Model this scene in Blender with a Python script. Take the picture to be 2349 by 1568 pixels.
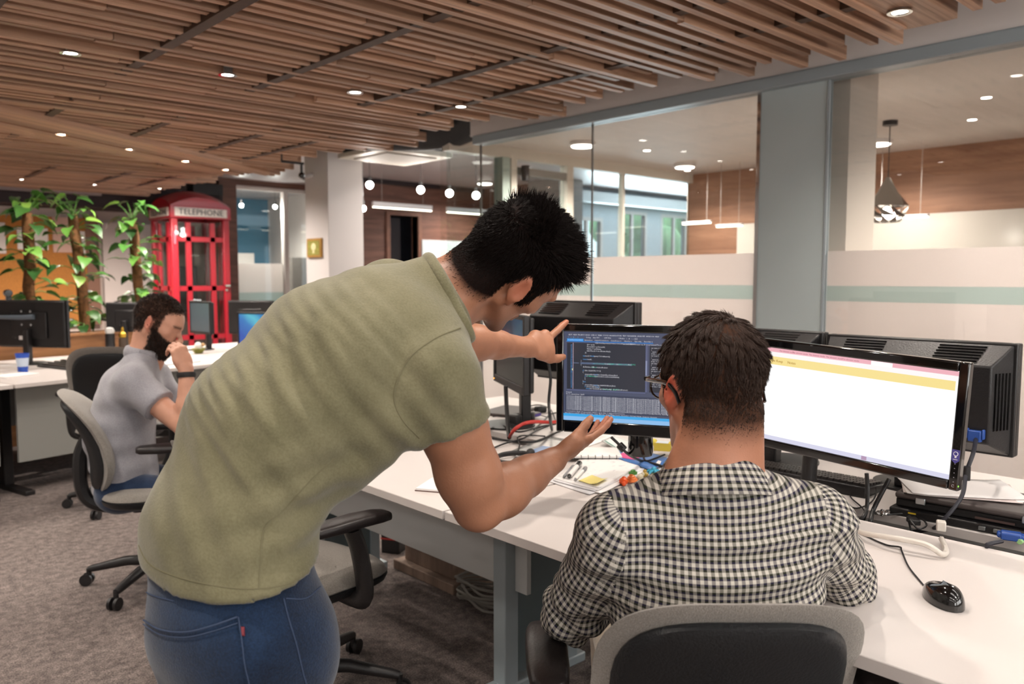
import bpy, bmesh, math, random
import numpy as np
from mathutils import Matrix, Vector

# ------------------------------------------------------------------ camera
for _o in list(bpy.data.objects):
    bpy.data.objects.remove(_o)
SC = bpy.context.scene
COL = SC.collection
IMG_W, IMG_H, FPX, HORIZON, EYE = 2349, 1568, 1850.0, 638.0, 1.38
AZ = math.radians(42.65)                        # camera heading, clockwise from +Y
PITCH = math.atan((IMG_H / 2 - HORIZON) / FPX)
cam_data = bpy.data.cameras.new('camera')
cam_data.sensor_width = 36.0
cam_data.lens = 36.0 * FPX / IMG_W
cam_data.clip_start = 0.02
cam_data.dof.use_dof = True
cam_data.dof.focus_distance = 1.85
cam_data.dof.aperture_fstop = 4.0
cam = bpy.data.objects.new('camera', cam_data)
COL.objects.link(cam)
cam.location = (0, 0, EYE)
cam.rotation_euler = (math.pi / 2 - PITCH, 0, -AZ)
SC.camera = cam

# ------------------------------------------------------------------ world, daylight, exposure
world = bpy.data.worlds.new('world')
SC.world = world
world.use_nodes = True
_bg = world.node_tree.nodes['Background']
_bg.inputs[0].default_value = (0.80, 0.92, 1.0, 1)
_bg.inputs[1].default_value = 2.2
SC.view_settings.view_transform = 'Standard'
SC.view_settings.look = 'None'
SC.view_settings.gamma = 1.0
SC.view_settings.exposure = -0.10
SC.view_settings.use_curve_mapping = False
SC.cycles.max_bounces = 4
SC.cycles.diffuse_bounces = 3
SC.cycles.glossy_bounces = 3
SC.cycles.transparent_max_bounces = 10
SC.cycles.use_adaptive_sampling = True
SC.cycles.adaptive_threshold = 0.12
SC.cycles.adaptive_min_samples = 20
SC.cycles.sample_clamp_indirect = 6.0
SC.cycles.caustics_reflective = False
SC.cycles.caustics_refractive = False


def fill_panel_light(loc, sx, sy, power, col=(1.0, 0.94, 0.88)):
    """area light of one ceiling panel added out of view as soft fill"""
    l = bpy.data.lights.new('fill_light', 'AREA')
    l.shape = 'RECTANGLE'
    l.size, l.size_y, l.energy, l.color = sx, sy, power, col
    o = bpy.data.objects.new('fill_light', l)
    COL.objects.link(o)
    o.location = loc
    return o


FILL_PANELS = [(x, y, 2.93) for x in (-2.6, -0.7, 1.2, 3.0) for y in (-3.0, -1.4, -0.1)] + [(-2.6, 2.2, 2.93), (-2.6, 4.8, 2.93), (-2.6, 7.4, 2.93)]
for _p in FILL_PANELS:  # unseen panels added over the camera side for soft even fill
    fill_panel_light(_p, 0.55, 1.15, 10)
HALF = math.pi / 2


def window_light(loc, rot, sx, sy, power, col):
    """daylight falling in through a window"""
    l = bpy.data.lights.new('window_daylight', 'AREA')
    l.shape = 'RECTANGLE'
    l.size, l.size_y, l.energy, l.color = sx, sy, power, col
    o = bpy.data.objects.new('window_daylight', l)
    COL.objects.link(o)
    o.location, o.rotation_euler = loc, rot
    return o


# the window band in the wall behind the photographer, and the far windows beyond the meeting room
for _x in (-1.9, 0.85, 3.0):
    window_light((_x, -3.86, 1.85), (HALF, 0, 0), 1.9, 1.3, 48, (1.0, 0.94, 0.88))
window_light((12.0, 9.45, 1.75), (-HALF, 0, 0), 3.0, 1.6, 420, (0.82, 0.93, 1.0))

# ------------------------------------------------------------------ camera rays (to measure places off the photograph)
FW = np.array([math.sin(AZ) * math.cos(PITCH), math.cos(AZ) * math.cos(PITCH), -math.sin(PITCH)])
RT = np.array([math.cos(AZ), -math.sin(AZ), 0.0])
UP = np.cross(RT, FW)
EYEP = np.array([0, 0, EYE])


def ray(x, y):
    return FW + RT * (x - IMG_W / 2) / FPX + UP * (IMG_H / 2 - y) / FPX


def P(x, y, d):
    return EYEP + ray(x, y) * d


def PZ(x, y, z):
    r = ray(x, y)
    return EYEP + r * ((z - EYE) / r[2])


def PX(x, y, X):
    r = ray(x, y)
    return EYEP + r * (X / r[0])


def PY(x, y, Y):
    r = ray(x, y)
    return EYEP + r * (Y / r[1])


def cdir(a, b, c):
    """direction given as (image right, image up, towards the camera)"""
    v = RT * a + UP * b - FW * c
    return v / np.linalg.norm(v)


def nrm(v):
    v = np.asarray(v, float)
    return v / np.linalg.norm(v)


# ------------------------------------------------------------------ materials
def lin(c):
    if isinstance(c, str):
        c = tuple(int(c[i:i + 2], 16) / 255 for i in (0, 2, 4))
        return tuple(((v / 12.92) if v <= 0.04045 else ((v + 0.055) / 1.055) ** 2.4) for v in c)
    return tuple(c)


MATS = {}


def new_mat(name):
    m = bpy.data.materials.new(name)
    m.use_nodes = True
    MATS[name] = m
    nt = m.node_tree
    return m, nt, nt.nodes['Principled BSDF']


def N(nt, kind, **kw):
    n = nt.nodes.new(kind)
    for k, v in kw.items():
        if k.startswith('i_'):
            key = k[2:]
            n.inputs[int(key) if key.isdigit() else key].default_value = v
        else:
            setattr(n, k, v)
    return n


def L(nt, a, ao, b, bi):
    nt.links.new(a.outputs[ao], b.inputs[bi])


def mapping(nt, scale=(1, 1, 1), coord='Object', rot=(0, 0, 0)):
    tc = N(nt, 'ShaderNodeTexCoord')
    mp = N(nt, 'ShaderNodeMapping')
    mp.inputs['Scale'].default_value = scale
    mp.inputs['Rotation'].default_value = rot
    L(nt, tc, coord, mp, 'Vector')
    return mp


def ramp(nt, stops):
    r = N(nt, 'ShaderNodeValToRGB')
    el = r.color_ramp.elements
    while len(el) < len(stops):
        el.new(0.5)
    for e, (p, c) in zip(el, stops):
        e.position = p
        e.color = tuple(lin(c)) + (1,)
    return r


def mat(name, col, rough=0.5, metal=0.0, spec=0.5, noise=None, bump=None, coat=0.0, sheen=0.0, emit=None, estr=0.0, alpha=1.0):
    """plain procedural material; noise=(scale, amount) varies the colour, bump=(scale, strength)"""
    if name in MATS:
        return MATS[name]
    m, nt, b = new_mat(name)
    c = lin(col)
    b.inputs['Base Color'].default_value = c + (1,)
    b.inputs['Roughness'].default_value = rough
    b.inputs['Metallic'].default_value = metal
    b.inputs['Specular IOR Level'].default_value = spec
    b.inputs['Coat Weight'].default_value = coat
    b.inputs['Sheen Weight'].default_value = sheen
    b.inputs['Alpha'].default_value = alpha
    m.diffuse_color = c + (1,)
    if noise:
        mp = mapping(nt)
        n = N(nt, 'ShaderNodeTexNoise', i_Scale=noise[0], i_Detail=4.0)
        L(nt, mp, 0, n, 'Vector')
        a = noise[1]
        r = ramp(nt, [(0.25, tuple(max(0, v * (1 - a)) for v in c)), (0.75, tuple(min(1, v * (1 + a)) for v in c))])
        L(nt, n, 0, r, 0)
        L(nt, r, 0, b, 'Base Color')
    if bump:
        mp = mapping(nt)
        n = N(nt, 'ShaderNodeTexNoise', i_Scale=bump[0], i_Detail=3.0)
        L(nt, mp, 0, n, 'Vector')
        bp = N(nt, 'ShaderNodeBump', i_Strength=bump[1], i_Distance=0.01)
        L(nt, n, 0, bp, 'Height')
        L(nt, bp, 0, b, 'Normal')
    if emit is not None:
        b.inputs['Emission Color'].default_value = lin(emit) + (1,)
        b.inputs['Emission Strength'].default_value = estr
    return m


def wood_mat(name, dark, light, scale=(1.2, 14, 14), rough=0.55, plank=None, rand=0.0, coord='Object'):
    m, nt, b = new_mat(name)
    mp = mapping(nt, scale, coord)
    n = N(nt, 'ShaderNodeTexNoise', i_Scale=1.6, i_Detail=7.0, i_Roughness=0.62, i_Distortion=0.6)
    L(nt, mp, 0, n, 'Vector')
    r = ramp(nt, [(0.28, dark), (0.72, light)])
    L(nt, n, 0, r, 0)
    out = (r, 0)
    if rand:
        oi = N(nt, 'ShaderNodeObjectInfo')
        mr = N(nt, 'ShaderNodeMapRange')
        mr.inputs['To Min'].default_value = 1 - rand
        mr.inputs['To Max'].default_value = 1 + rand
        L(nt, oi, 'Random', mr, 'Value')
        mx = N(nt, 'ShaderNodeHueSaturation')
        L(nt, mr, 0, mx, 'Value')
        L(nt, r, 0, mx, 'Color')
        out = (mx, 0)
    L(nt, out[0], out[1], b, 'Base Color')
    b.inputs['Roughness'].default_value = rough
    bp = N(nt, 'ShaderNodeBump', i_Strength=0.12, i_Distance=0.01)
    L(nt, n, 0, bp, 'Height')
    L(nt, bp, 0, b, 'Normal')
    return m


def glass_mat(name, tint=(0.955, 0.965, 0.962), refl=1.0, base=0.04):
    """a thin clear pane: what lies behind, plus the room mirrored more strongly at grazing angles"""
    m, nt, b = new_mat(name)
    nt.nodes.remove(b)
    out = nt.nodes['Material Output']
    t = N(nt, 'ShaderNodeBsdfTransparent')
    t.inputs[0].default_value = tint + (1,)
    g = N(nt, 'ShaderNodeBsdfGlossy')
    g.inputs['Roughness'].default_value = 0.0
    ge = N(nt, 'ShaderNodeNewGeometry')
    dt = N(nt, 'ShaderNodeVectorMath', operation='DOT_PRODUCT')
    L(nt, ge, 'Incoming', dt, 0)
    L(nt, ge, 'Normal', dt, 1)
    ab = N(nt, 'ShaderNodeMath', operation='ABSOLUTE')
    L(nt, dt, 'Value', ab, 0)
    sb = N(nt, 'ShaderNodeMath', operation='SUBTRACT')
    sb.inputs[0].default_value = 1.0
    L(nt, ab, 0, sb, 1)
    pw = N(nt, 'ShaderNodeMath', operation='POWER')
    pw.inputs[1].default_value = 5.0
    L(nt, sb, 0, pw, 0)
    ml = N(nt, 'ShaderNodeMath', operation='MULTIPLY_ADD')
    ml.inputs[1].default_value = 0.9 * refl
    ml.inputs[2].default_value = base * refl
    L(nt, pw, 0, ml, 0)
    mx = N(nt, 'ShaderNodeMixShader')
    L(nt, ml, 0, mx, 0)
    L(nt, t, 0, mx, 1)
    L(nt, g, 0, mx, 2)
    L(nt, mx, 0, out, 0)
    return m


def film_mat(name, col, clear=0.12):
    """frosted film: scatters the light that falls on it from both sides"""
    m, nt, b = new_mat(name)
    nt.nodes.remove(b)
    out = nt.nodes['Material Output']
    c = lin(col) + (1,)
    d = N(nt, 'ShaderNodeBsdfDiffuse')
    d.inputs[0].default_value = c
    t = N(nt, 'ShaderNodeBsdfTranslucent')
    t.inputs[0].default_value = c
    x = N(nt, 'ShaderNodeBsdfTransparent')
    a = N(nt, 'ShaderNodeMixShader')
    a.inputs[0].default_value = 0.5
    L(nt, d, 0, a, 1)
    L(nt, t, 0, a, 2)
    g = N(nt, 'ShaderNodeMixShader')
    g.inputs[0].default_value = clear
    L(nt, a, 0, g, 1)
    L(nt, x, 0, g, 2)
    L(nt, g, 0, out, 0)
    return m


def emit_mat(name, col, strength):
    m, nt, b = new_mat(name)
    b.inputs['Base Color'].default_value = lin(col) + (1,)
    b.inputs['Emission Color'].default_value = lin(col) + (1,)
    b.inputs['Emission Strength'].default_value = strength
    return m


# ------------------------------------------------------------------ mesh helpers
def rotz(a):
    return Matrix.Rotation(a, 4, 'Z')


def frame(o, x, y, z):
    """matrix with the given origin and axes"""
    m = Matrix.Identity(4)
    for i, v in enumerate((x, y, z, o)):
        for k in range(3):
            m[k][i] = float(v[k])
    return m


class MB:
    """collects simple shapes into one mesh"""

    def __init__(self):
        self.v, self.f, self.fm = [], [], []
        self.m = Matrix.Identity(4)
        self.mi = 0

    def add(self, vs, fs):
        o = len(self.v)
        for p in vs:
            q = self.m @ Vector([float(t) for t in p])
            self.v.append((q.x, q.y, q.z))
        for f in fs:
            self.f.append([i + o for i in f])
            self.fm.append(self.mi)
        return self

    def box(self, x0, x1, y0, y1, z0, z1):
        vs = [(x, y, z) for z in (z0, z1) for x, y in ((x0, y0), (x1, y0), (x1, y1), (x0, y1))]
        return self.add(vs, [(3, 2, 1, 0), (4, 5, 6, 7), (0, 1, 5, 4), (1, 2, 6, 5), (2, 3, 7, 6), (3, 0, 4, 7)])

    def cbox(self, c, s):
        return self.box(c[0] - s[0] / 2, c[0] + s[0] / 2, c[1] - s[1] / 2, c[1] + s[1] / 2, c[2] - s[2] / 2, c[2] + s[2] / 2)

    def prism(self, pts, y0, y1, axis='y'):
        """polygon extruded along an axis; pts are (x,z) for y, (x,y) for z, (y,z) for x"""
        n = len(pts)
        put = {'y': lambda a, b, t: (a, t, b), 'z': lambda a, b, t: (a, b, t), 'x': lambda a, b, t: (t, a, b)}[axis]
        vs = [put(a, b, y0) for a, b in pts] + [put(a, b, y1) for a, b in pts]
        fs = [tuple(range(n)), tuple(range(2 * n - 1, n - 1, -1))]
        fs += [(i, i + n, (i + 1) % n + n, (i + 1) % n) for i in range(n)]
        return self.add(vs, fs)

    def lathe(self, prof, n=24, cap=True, sx=1.0, sy=1.0):
        vs = []
        for r, z in prof:
            vs += [(r * math.cos(2 * math.pi * i / n) * sx, r * math.sin(2 * math.pi * i / n) * sy, z) for i in range(n)]
        fs = []
        for k in range(len(prof) - 1):
            fs += [(k * n + i, k * n + (i + 1) % n, (k + 1) * n + (i + 1) % n, (k + 1) * n + i) for i in range(n)]
        if cap:
            fs.append(tuple(range(n - 1, -1, -1)))
            fs.append(tuple(range((len(prof) - 1) * n, len(prof) * n)))
        return self.add(vs, fs)

    def cyl(self, p0, p1, r0, r1=None, n=12):
        return self.tube([p0, p1], [r0, r0 if r1 is None else r1], n)

    def tube(self, path, r, n=8, flat=1.0, side=None):
        path = [np.asarray(p, float) for p in path]
        k = len(path)
        rs = [r] * k if np.isscalar(r) else list(r)
        vs, ref = [], None
        for i in range(k):
            t = nrm(path[min(i + 1, k - 1)] - path[max(i - 1, 0)])
            if ref is None:
                ref = np.asarray(side, float) if side is not None else (np.array([0, 0, 1.0]) if abs(t[2]) < 0.9 else np.array([1.0, 0, 0]))
            a = nrm(np.cross(t, ref))
            b = np.cross(a, t)
            ref = b
            for j in range(n):
                w = 2 * math.pi * j / n
                vs.append(path[i] + rs[i] * (math.cos(w) * a + math.sin(w) * b * flat))
        fs = [(i * n + j, i * n + (j + 1) % n, (i + 1) * n + (j + 1) % n, (i + 1) * n + j) for i in range(k - 1) for j in range(n)]
        fs += [tuple(range(n - 1, -1, -1)), tuple(range((k - 1) * n, k * n))]
        return self.add(vs, fs)

    def ell(self, c, r, nu=16, nv=10):
        vs = [(c[0], c[1], c[2] - r[2])]
        for j in range(1, nv):
            t = math.pi * j / nv - math.pi / 2
            vs += [(c[0] + r[0] * math.cos(t) * math.cos(2 * math.pi * i / nu), c[1] + r[1] * math.cos(t) * math.sin(2 * math.pi * i / nu), c[2] + r[2] * math.sin(t)) for i in range(nu)]
        vs.append((c[0], c[1], c[2] + r[2]))
        fs = [(0, 1 + (i + 1) % nu, 1 + i) for i in range(nu)]
        for j in range(nv - 2):
            fs += [(1 + j * nu + i, 1 + j * nu + (i + 1) % nu, 1 + (j + 1) * nu + (i + 1) % nu, 1 + (j + 1) * nu + i) for i in range(nu)]
        e = len(vs) - 1
        fs += [(e, 1 + (nv - 2) * nu + i, 1 + (nv - 2) * nu + (i + 1) % nu) for i in range(nu)]
        return self.add(vs, fs)

    def build(self, name, material, parent=None, bev=0.0, seg=2, smooth=None, mw=None):
        me = bpy.data.meshes.new(name)
        me.from_pydata(self.v, [], self.f)
        bm = bmesh.new()
        bm.from_mesh(me)
        bmesh.ops.recalc_face_normals(bm, faces=bm.faces)
        bm.to_mesh(me)
        bm.free()
        for m in (material if isinstance(material, (list, tuple)) else [material]):
            me.materials.append(m)
        if any(self.fm):
            me.polygons.foreach_set('material_index', self.fm)
        return link(name, me, parent, bev, seg, smooth, mw)


def link(name, me, parent=None, bev=0.0, seg=2, smooth=None, mw=None):
    o = bpy.data.objects.new(name, me)
    COL.objects.link(o)
    if mw is not None:
        o.matrix_world = mw
    if parent is not None:
        o.parent = parent
    if smooth is None:
        smooth = 35
    if smooth:
        me.shade_smooth()
        me.set_sharp_from_angle(angle=math.radians(smooth))
    if bev:
        b = o.modifiers.new('bevel', 'BEVEL')
        b.width, b.segments, b.limit_method = bev, seg, 'ANGLE'
        b.angle_limit = math.radians(40)
        b.harden_normals = False
    return o


def empty(name, label, cat, loc=(0, 0, 0), rz=0.0, group=None):
    o = bpy.data.objects.new(name, None)
    COL.objects.link(o)
    o.location = [float(t) for t in loc]
    o.rotation_euler = (0, 0, rz)
    o.empty_display_size = 0.05
    return tag(o, label, cat, group)


def tag(o, label=None, cat=None, group=None, kind=None):
    for k, v in (('label', label), ('category', cat), ('group', group), ('kind', kind)):
        if v:
            o[k] = v
    return o


def struct(o, label=None):
    o['kind'] = 'structure'
    if label:
        o['label'] = label
    return o


def copy_tree(o, parent=None):
    c = o.copy()
    COL.objects.link(c)
    c.parent = parent
    for ch in list(o.children):
        copy_tree(ch, c)
    return c


def bez(pts, n=8):
    """smooth path through the given points"""
    p = [np.asarray(q, float) for q in pts]
    p = [2 * p[0] - p[1]] + p + [2 * p[-1] - p[-2]]
    out = []
    for i in range(1, len(p) - 2):
        for t in np.linspace(0, 1, n, endpoint=False):
            a, b, c, d = p[i - 1], p[i], p[i + 1], p[i + 2]
            out.append(0.5 * (2 * b + (c - a) * t + (2 * a - 5 * b + 4 * c - d) * t ** 2 + (3 * b - a - 3 * c + d) * t ** 3))
    out.append(p[-2])
    return out


def cable(name, pts, r, m, label, cat='cable', group=None, parent=None, n=8):
    o = MB().tube(bez(pts, n), r, 6).build(name, m, parent, smooth=60)
    if label and parent is None:
        tag(o, label, cat, group)
    return o


def text_mesh(name, body, size, m, mw, parent=None, extrude=0.0005, align='CENTER'):
    """lettering as a mesh lying in the xy plane of mw"""
    cu = bpy.data.curves.new(name, 'FONT')
    cu.body, cu.size, cu.extrude = body, size, extrude
    cu.align_x, cu.align_y = align, 'CENTER'
    cu.resolution_u = 2
    t = bpy.data.objects.new(name, cu)
    COL.objects.link(t)
    dg = bpy.context.evaluated_depsgraph_get()
    me = bpy.data.meshes.new_from_object(t.evaluated_get(dg))
    bpy.data.objects.remove(t)
    me.materials.clear()
    me.materials.append(m)
    o = bpy.data.objects.new(name, me)
    COL.objects.link(o)
    o.matrix_world = mw
    if parent is not None:
        o.parent = parent
    return o


RND = random.Random(7)

# ================================================================== MATERIALS
M = {}
M['white_paint'] = mat('white_paint', 'D9D3CF', 0.7, noise=(3, 0.03))
M['soffit_paint'] = mat('soffit_paint', 'E8E0DC', 0.7, noise=(3, 0.03))
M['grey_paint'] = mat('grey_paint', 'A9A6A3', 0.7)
M['rail_metal'] = mat('rail_metal', 'A3ADB2', 0.45, 0.1)
M['panel_glass'] = mat('panel_glass', 'BAC5C6', 0.30, 0.0, 0.5, noise=(1.2, 0.05))
M['steel'] = mat('steel', 'A7ABAD', 0.3, 0.9)
M['chrome'] = mat('chrome', 'E6E6E6', 0.08, 1.0)
M['black_plastic'] = mat('black_plastic', '1C1A1B', 0.42, bump=(220, 0.15))
M['black_gloss'] = mat('black_gloss', '0B0A0B', 0.10, coat=0.6)
M['black_soft'] = mat('black_soft', '171516', 0.55, bump=(300, 0.2))
M['dark_brown'] = mat('dark_brown', '2A2023', 0.7)
M['black_duct'] = mat('black_duct', '17171A', 0.6, bump=(30, 0.3))
M['glass'] = glass_mat('glass', refl=1.25)
M['glass_far'] = glass_mat('glass_far', (0.90, 0.95, 0.95), refl=1.0)
M['film'] = film_mat('film', 'FBF3F0', 0.08)
M['film_strip'] = film_mat('film_strip', 'D3DFDC', 0.14)
M['slat_wood'] = wood_mat('slat_wood', '8A6750', 'D2A88C', (1.3, 26, 26), 0.5, rand=0.28)
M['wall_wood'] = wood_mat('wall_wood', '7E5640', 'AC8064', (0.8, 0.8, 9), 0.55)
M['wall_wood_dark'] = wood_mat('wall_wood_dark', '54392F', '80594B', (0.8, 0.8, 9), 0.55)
M['planter_wood'] = wood_mat('planter_wood', '8A5C3B', 'B78356', (1.2, 8, 14), 0.55)
M['lamp_glow'] = emit_mat('lamp_glow', 'FFF6EA', 40)
M['disc_glow'] = emit_mat('disc_glow', 'FFF7EC', 9)
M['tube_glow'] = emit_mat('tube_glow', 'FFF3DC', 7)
M['bulb_glow'] = emit_mat('bulb_glow', 'FFF9F2', 30)

# carpet
_m, _nt, _b = new_mat('carpet')
_mp = mapping(_nt, (1, 1, 1))
_n1 = N(_nt, 'ShaderNodeTexNoise', i_Scale=170.0, i_Detail=3.0, i_Roughness=0.7)
_n2 = N(_nt, 'ShaderNodeTexNoise', i_Scale=26.0, i_Detail=5.0, i_Roughness=0.7)
L(_nt, _mp, 0, _n1, 'Vector')
L(_nt, _mp, 0, _n2, 'Vector')
_mx = N(_nt, 'ShaderNodeMix', data_type='FLOAT')
_mx.inputs[0].default_value = 0.42
L(_nt, _n1, 0, _mx, 2)
L(_nt, _n2, 0, _mx, 3)
_r = ramp(_nt, [(0.36, '3A3331'), (0.5, '706561'), (0.64, 'A4968F')])
L(_nt, _mx, 0, _r, 0)
L(_nt, _r, 0, _b, 'Base Color')
_b.inputs['Roughness'].default_value = 0.95
_bp = N(_nt, 'ShaderNodeBump', i_Strength=0.8, i_Distance=0.006)
L(_nt, _n1, 0, _bp, 'Height')
L(_nt, _bp, 0, _b, 'Normal')
M['carpet'] = _m

# meeting room ceiling: painted plaster with a perforated acoustic field
_m, _nt, _b = new_mat('acoustic_ceiling')
_mp = mapping(_nt, (1, 1, 1))
_mp.inputs['Scale'].default_value = (28, 28, 28)
_v = N(_nt, 'ShaderNodeTexVoronoi', i_Scale=1.0, i_Randomness=0.0)
L(_nt, _mp, 0, _v, 'Vector')
_r = ramp(_nt, [(0.24, 'A49A90'), (0.30, 'DCD6CF')])
L(_nt, _v, 'Distance', _r, 0)
L(_nt, _r, 0, _b, 'Base Color')
_b.inputs['Roughness'].default_value = 0.8
M['acoustic'] = _m

# ================================================================== SHELL
struct(MB().box(-4, 14, -4, 19, -0.1, 0).build('floor', M['carpet'], smooth=0), 'speckled grey-brown office carpet')
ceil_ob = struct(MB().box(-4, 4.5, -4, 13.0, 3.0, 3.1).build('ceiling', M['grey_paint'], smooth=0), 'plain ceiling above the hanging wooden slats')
struct(MB().box(4.5, 14, -4, 5.72, 2.6, 2.7).build('ceiling_meeting', mat('meeting_ceiling', 'DCD6CF', 0.75), smooth=0), 'white plaster ceiling of the meeting room')
struct(MB().box(4.62, 7.0, -1.0, 3.0, 2.592, 2.6).build('ceiling_acoustic', M['acoustic'], smooth=0), 'finely perforated acoustic ceiling field of the meeting room')
struct(MB().box(4.5, 14, 5.72, 19, 2.95, 3.05).build('ceiling_far', mat('far_ceiling', 'C9C3C4', 0.35), smooth=0), 'slightly glossy pale ceiling of the far rooms')


def wall_with_holes(name, axis, at, t, a0, a1, z1, holes, m, label):
    """wall along one axis; holes are (a0, a1, z0, z1)"""
    b = MB()
    cuts = sorted(holes)
    cur = a0

    def put(p, q, z0, zz):
        if axis == 'x':
            b.box(p, q, at, at + t, z0, zz)
        else:
            b.box(at, at + t, p, q, z0, zz)
    for h0, h1, z0, zz in cuts:
        put(cur, h0, 0, z1)
        put(h0, h1, 0, z0)
        put(h0, h1, zz, z1)
        cur = h1
    put(cur, a1, 0, z1)
    return struct(b.build(name, m, smooth=0), label)


wall_with_holes('wall_back', 'x', -4.12, 0.12, -4, 14, 3.0, [(-2.9, -0.9, 1.15, 2.55), (-0.15, 1.85, 1.15, 2.55), (2.0, 4.0, 1.15, 2.55)], M['white_paint'], 'white wall with a window band behind the photographer')
struct(MB().box(-4.12, -4.0, -4, 13, 0, 3.0).build('wall_left', M['white_paint'], smooth=0), 'white wall on the left of the office')


def window(name, axis, at, a0, a1, z0, z1, t=0.05):
    fr = MB()

    def put(b, p, q, zz0, zz1, th):
        if axis == 'x':
            b.box(p, q, at - th / 2, at + th / 2, zz0, zz1)
        else:
            b.box(at - th / 2, at + th / 2, p, q, zz0, zz1)
    w = 0.06
    put(fr, a0, a0 + w, z0, z1, t)
    put(fr, a1 - w, a1, z0, z1, t)
    put(fr, a0 + w, a1 - w, z0, z0 + w, t)
    put(fr, a0 + w, a1 - w, z1 - w, z1, t)
    mid = (a0 + a1) / 2
    put(fr, mid - w / 2, mid + w / 2, z0 + w, z1 - w, t)
    o = struct(fr.build(name, M['white_paint'], smooth=0), 'wide white framed window')
    for p, q in ((a0 + w, mid - w / 2), (mid + w / 2, a1 - w)):
        g = MB()
        put(g, p, q, z0 + w, z1 - w, 0.008)
        g.build('pane', M['glass'], o, smooth=0)
    return o


wn = 1
for a0, a1 in ((-2.9, -0.9), (-0.15, 1.85), (2.0, 4.0)):
    window('window_%d' % wn, 'x', -4.06, a0, a1, 1.15, 2.55)
    wn += 1
for _p in FILL_PANELS:
    _t = empty('fill_panel', 'one of the flat luminous ceiling panels behind the photographer', 'ceiling lamp', (_p[0], _p[1], 2.94), 0, 'fill panels added outside the view')
    MB().box(-0.3, 0.3, -0.6, 0.6, 0.01, 0.06).build('housing', M['white_paint'], _t)
    MB().box(-0.28, 0.28, -0.58, 0.58, 0.004, 0.01).build('diffuser', M['white_paint'], _t)

# ------------------------------------------------------------------ slatted wooden ceiling
# one mesh for all slats: unit length along x, 42 x 62 mm
_s = MB().box(-0.5, 0.5, -0.019, 0.019, -0.034, 0.034)
slat0 = _s.build('slat', M['slat_wood'], ceil_ob, smooth=0)
slat_me = slat0.data
slat_first = [slat0]


def slat(p0, p1, hz=1.0, wy=1.0):
    p0, p1 = np.asarray(p0, float), np.asarray(p1, float)
    if slat_first:
        o = slat_first.pop()
    else:
        o = bpy.data.objects.new('slat', slat_me)
        COL.objects.link(o)
        o.parent = ceil_ob
    d = p1 - p0
    ln = float(np.linalg.norm(d))
    o.location = (p0 + p1) / 2
    o.rotation_euler = (0, -math.asin(d[2] / ln), math.atan2(d[1], d[0]))
    o.scale = (ln, wy, hz)
    return o


PITCH_S = 0.100
yy = 0.55
k = 0
while yy < 11.45:
    j = RND.random()
    zt = 2.535 + 0.012 * math.sin(yy * 2.1) + RND.choice((-0.008, 0.0, 0.0, 0.006))
    xe = 3.90 + 0.14 * math.sin(yy * 3.3 + 1.0) + RND.uniform(-0.16, 0.12)
    if 6.3 < yy < 8.6:                    # the slats give way to the slanting strip here
        pass
    far = yy > 8.2
    if far:
        xe = min(xe, 3.75 + RND.uniform(-0.1, 0.2))
    tilt = -0.02 * (yy - 3.5) / 2 if yy < 8 else -0.01
    cutx = RND.uniform(0.9, 3.0)
    gap = 0.004 if RND.random() < 0.85 else RND.uniform(0.05, 0.2)
    x0 = -0.9 if yy < 3.5 else (-0.3 if yy < 6 else 0.6)
    dz = RND.choice((0, 0, 0.006, -0.006))
    # the row of lamps sits in a gap between two slats
    if abs(yy - 4.35) < 0.045:
        yy += PITCH_S
        continue
    slat((x0, yy, zt), (cutx, yy - tilt * 0, zt))
    if xe - cutx - gap > 0.15:
        slat((cutx + gap, yy, zt + dz), (xe, yy, zt + dz))
    yy += PITCH_S
    k += 1
# slanting strip of narrower slats that carries the second row of lamps
d0, d1 = np.array([0.95, 6.42, 2.49]), np.array([3.85, 8.27, 2.49])
dn = nrm([-(d1 - d0)[1], (d1 - d0)[0], 0])
for i in range(-6, 7):
    if i == 0:
        continue
    o_ = dn * 0.052 * i
    slat(d0 + o_ + nrm(d1 - d0) * RND.uniform(-0.2, 0.2), d1 + o_ + nrm(d1 - d0) * RND.uniform(-0.25, 0.1), 0.7, 0.85)
# bearers above the slats, along the room
for bx in (-0.1, 0.75, 1.5, 2.2, 2.92, 3.4):
    o = MB().box(bx - 0.028, bx + 0.028, 0.3, 11.5, 2.503, 2.60).build('bearer', mat('bearer_wood', '4A3426', 0.6, noise=(20, 0.2)), ceil_ob, smooth=0)
# hanging rods of the slat field
for bx in (0.75, 2.2, 3.4):
    for by in (1.6, 4.0, 6.6, 9.2):
        MB().cyl((bx, by, 2.60), (bx, by, 3.0), 0.006, n=6).build('hanger_rod', M['steel'], ceil_ob)
# dark cable trays glimpsed above the slat ends
MB().box(4.02, 4.2, 0.4, 5.0, 2.78, 2.80).build('cable_tray', M['black_duct'], ceil_ob, smooth=0)

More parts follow.
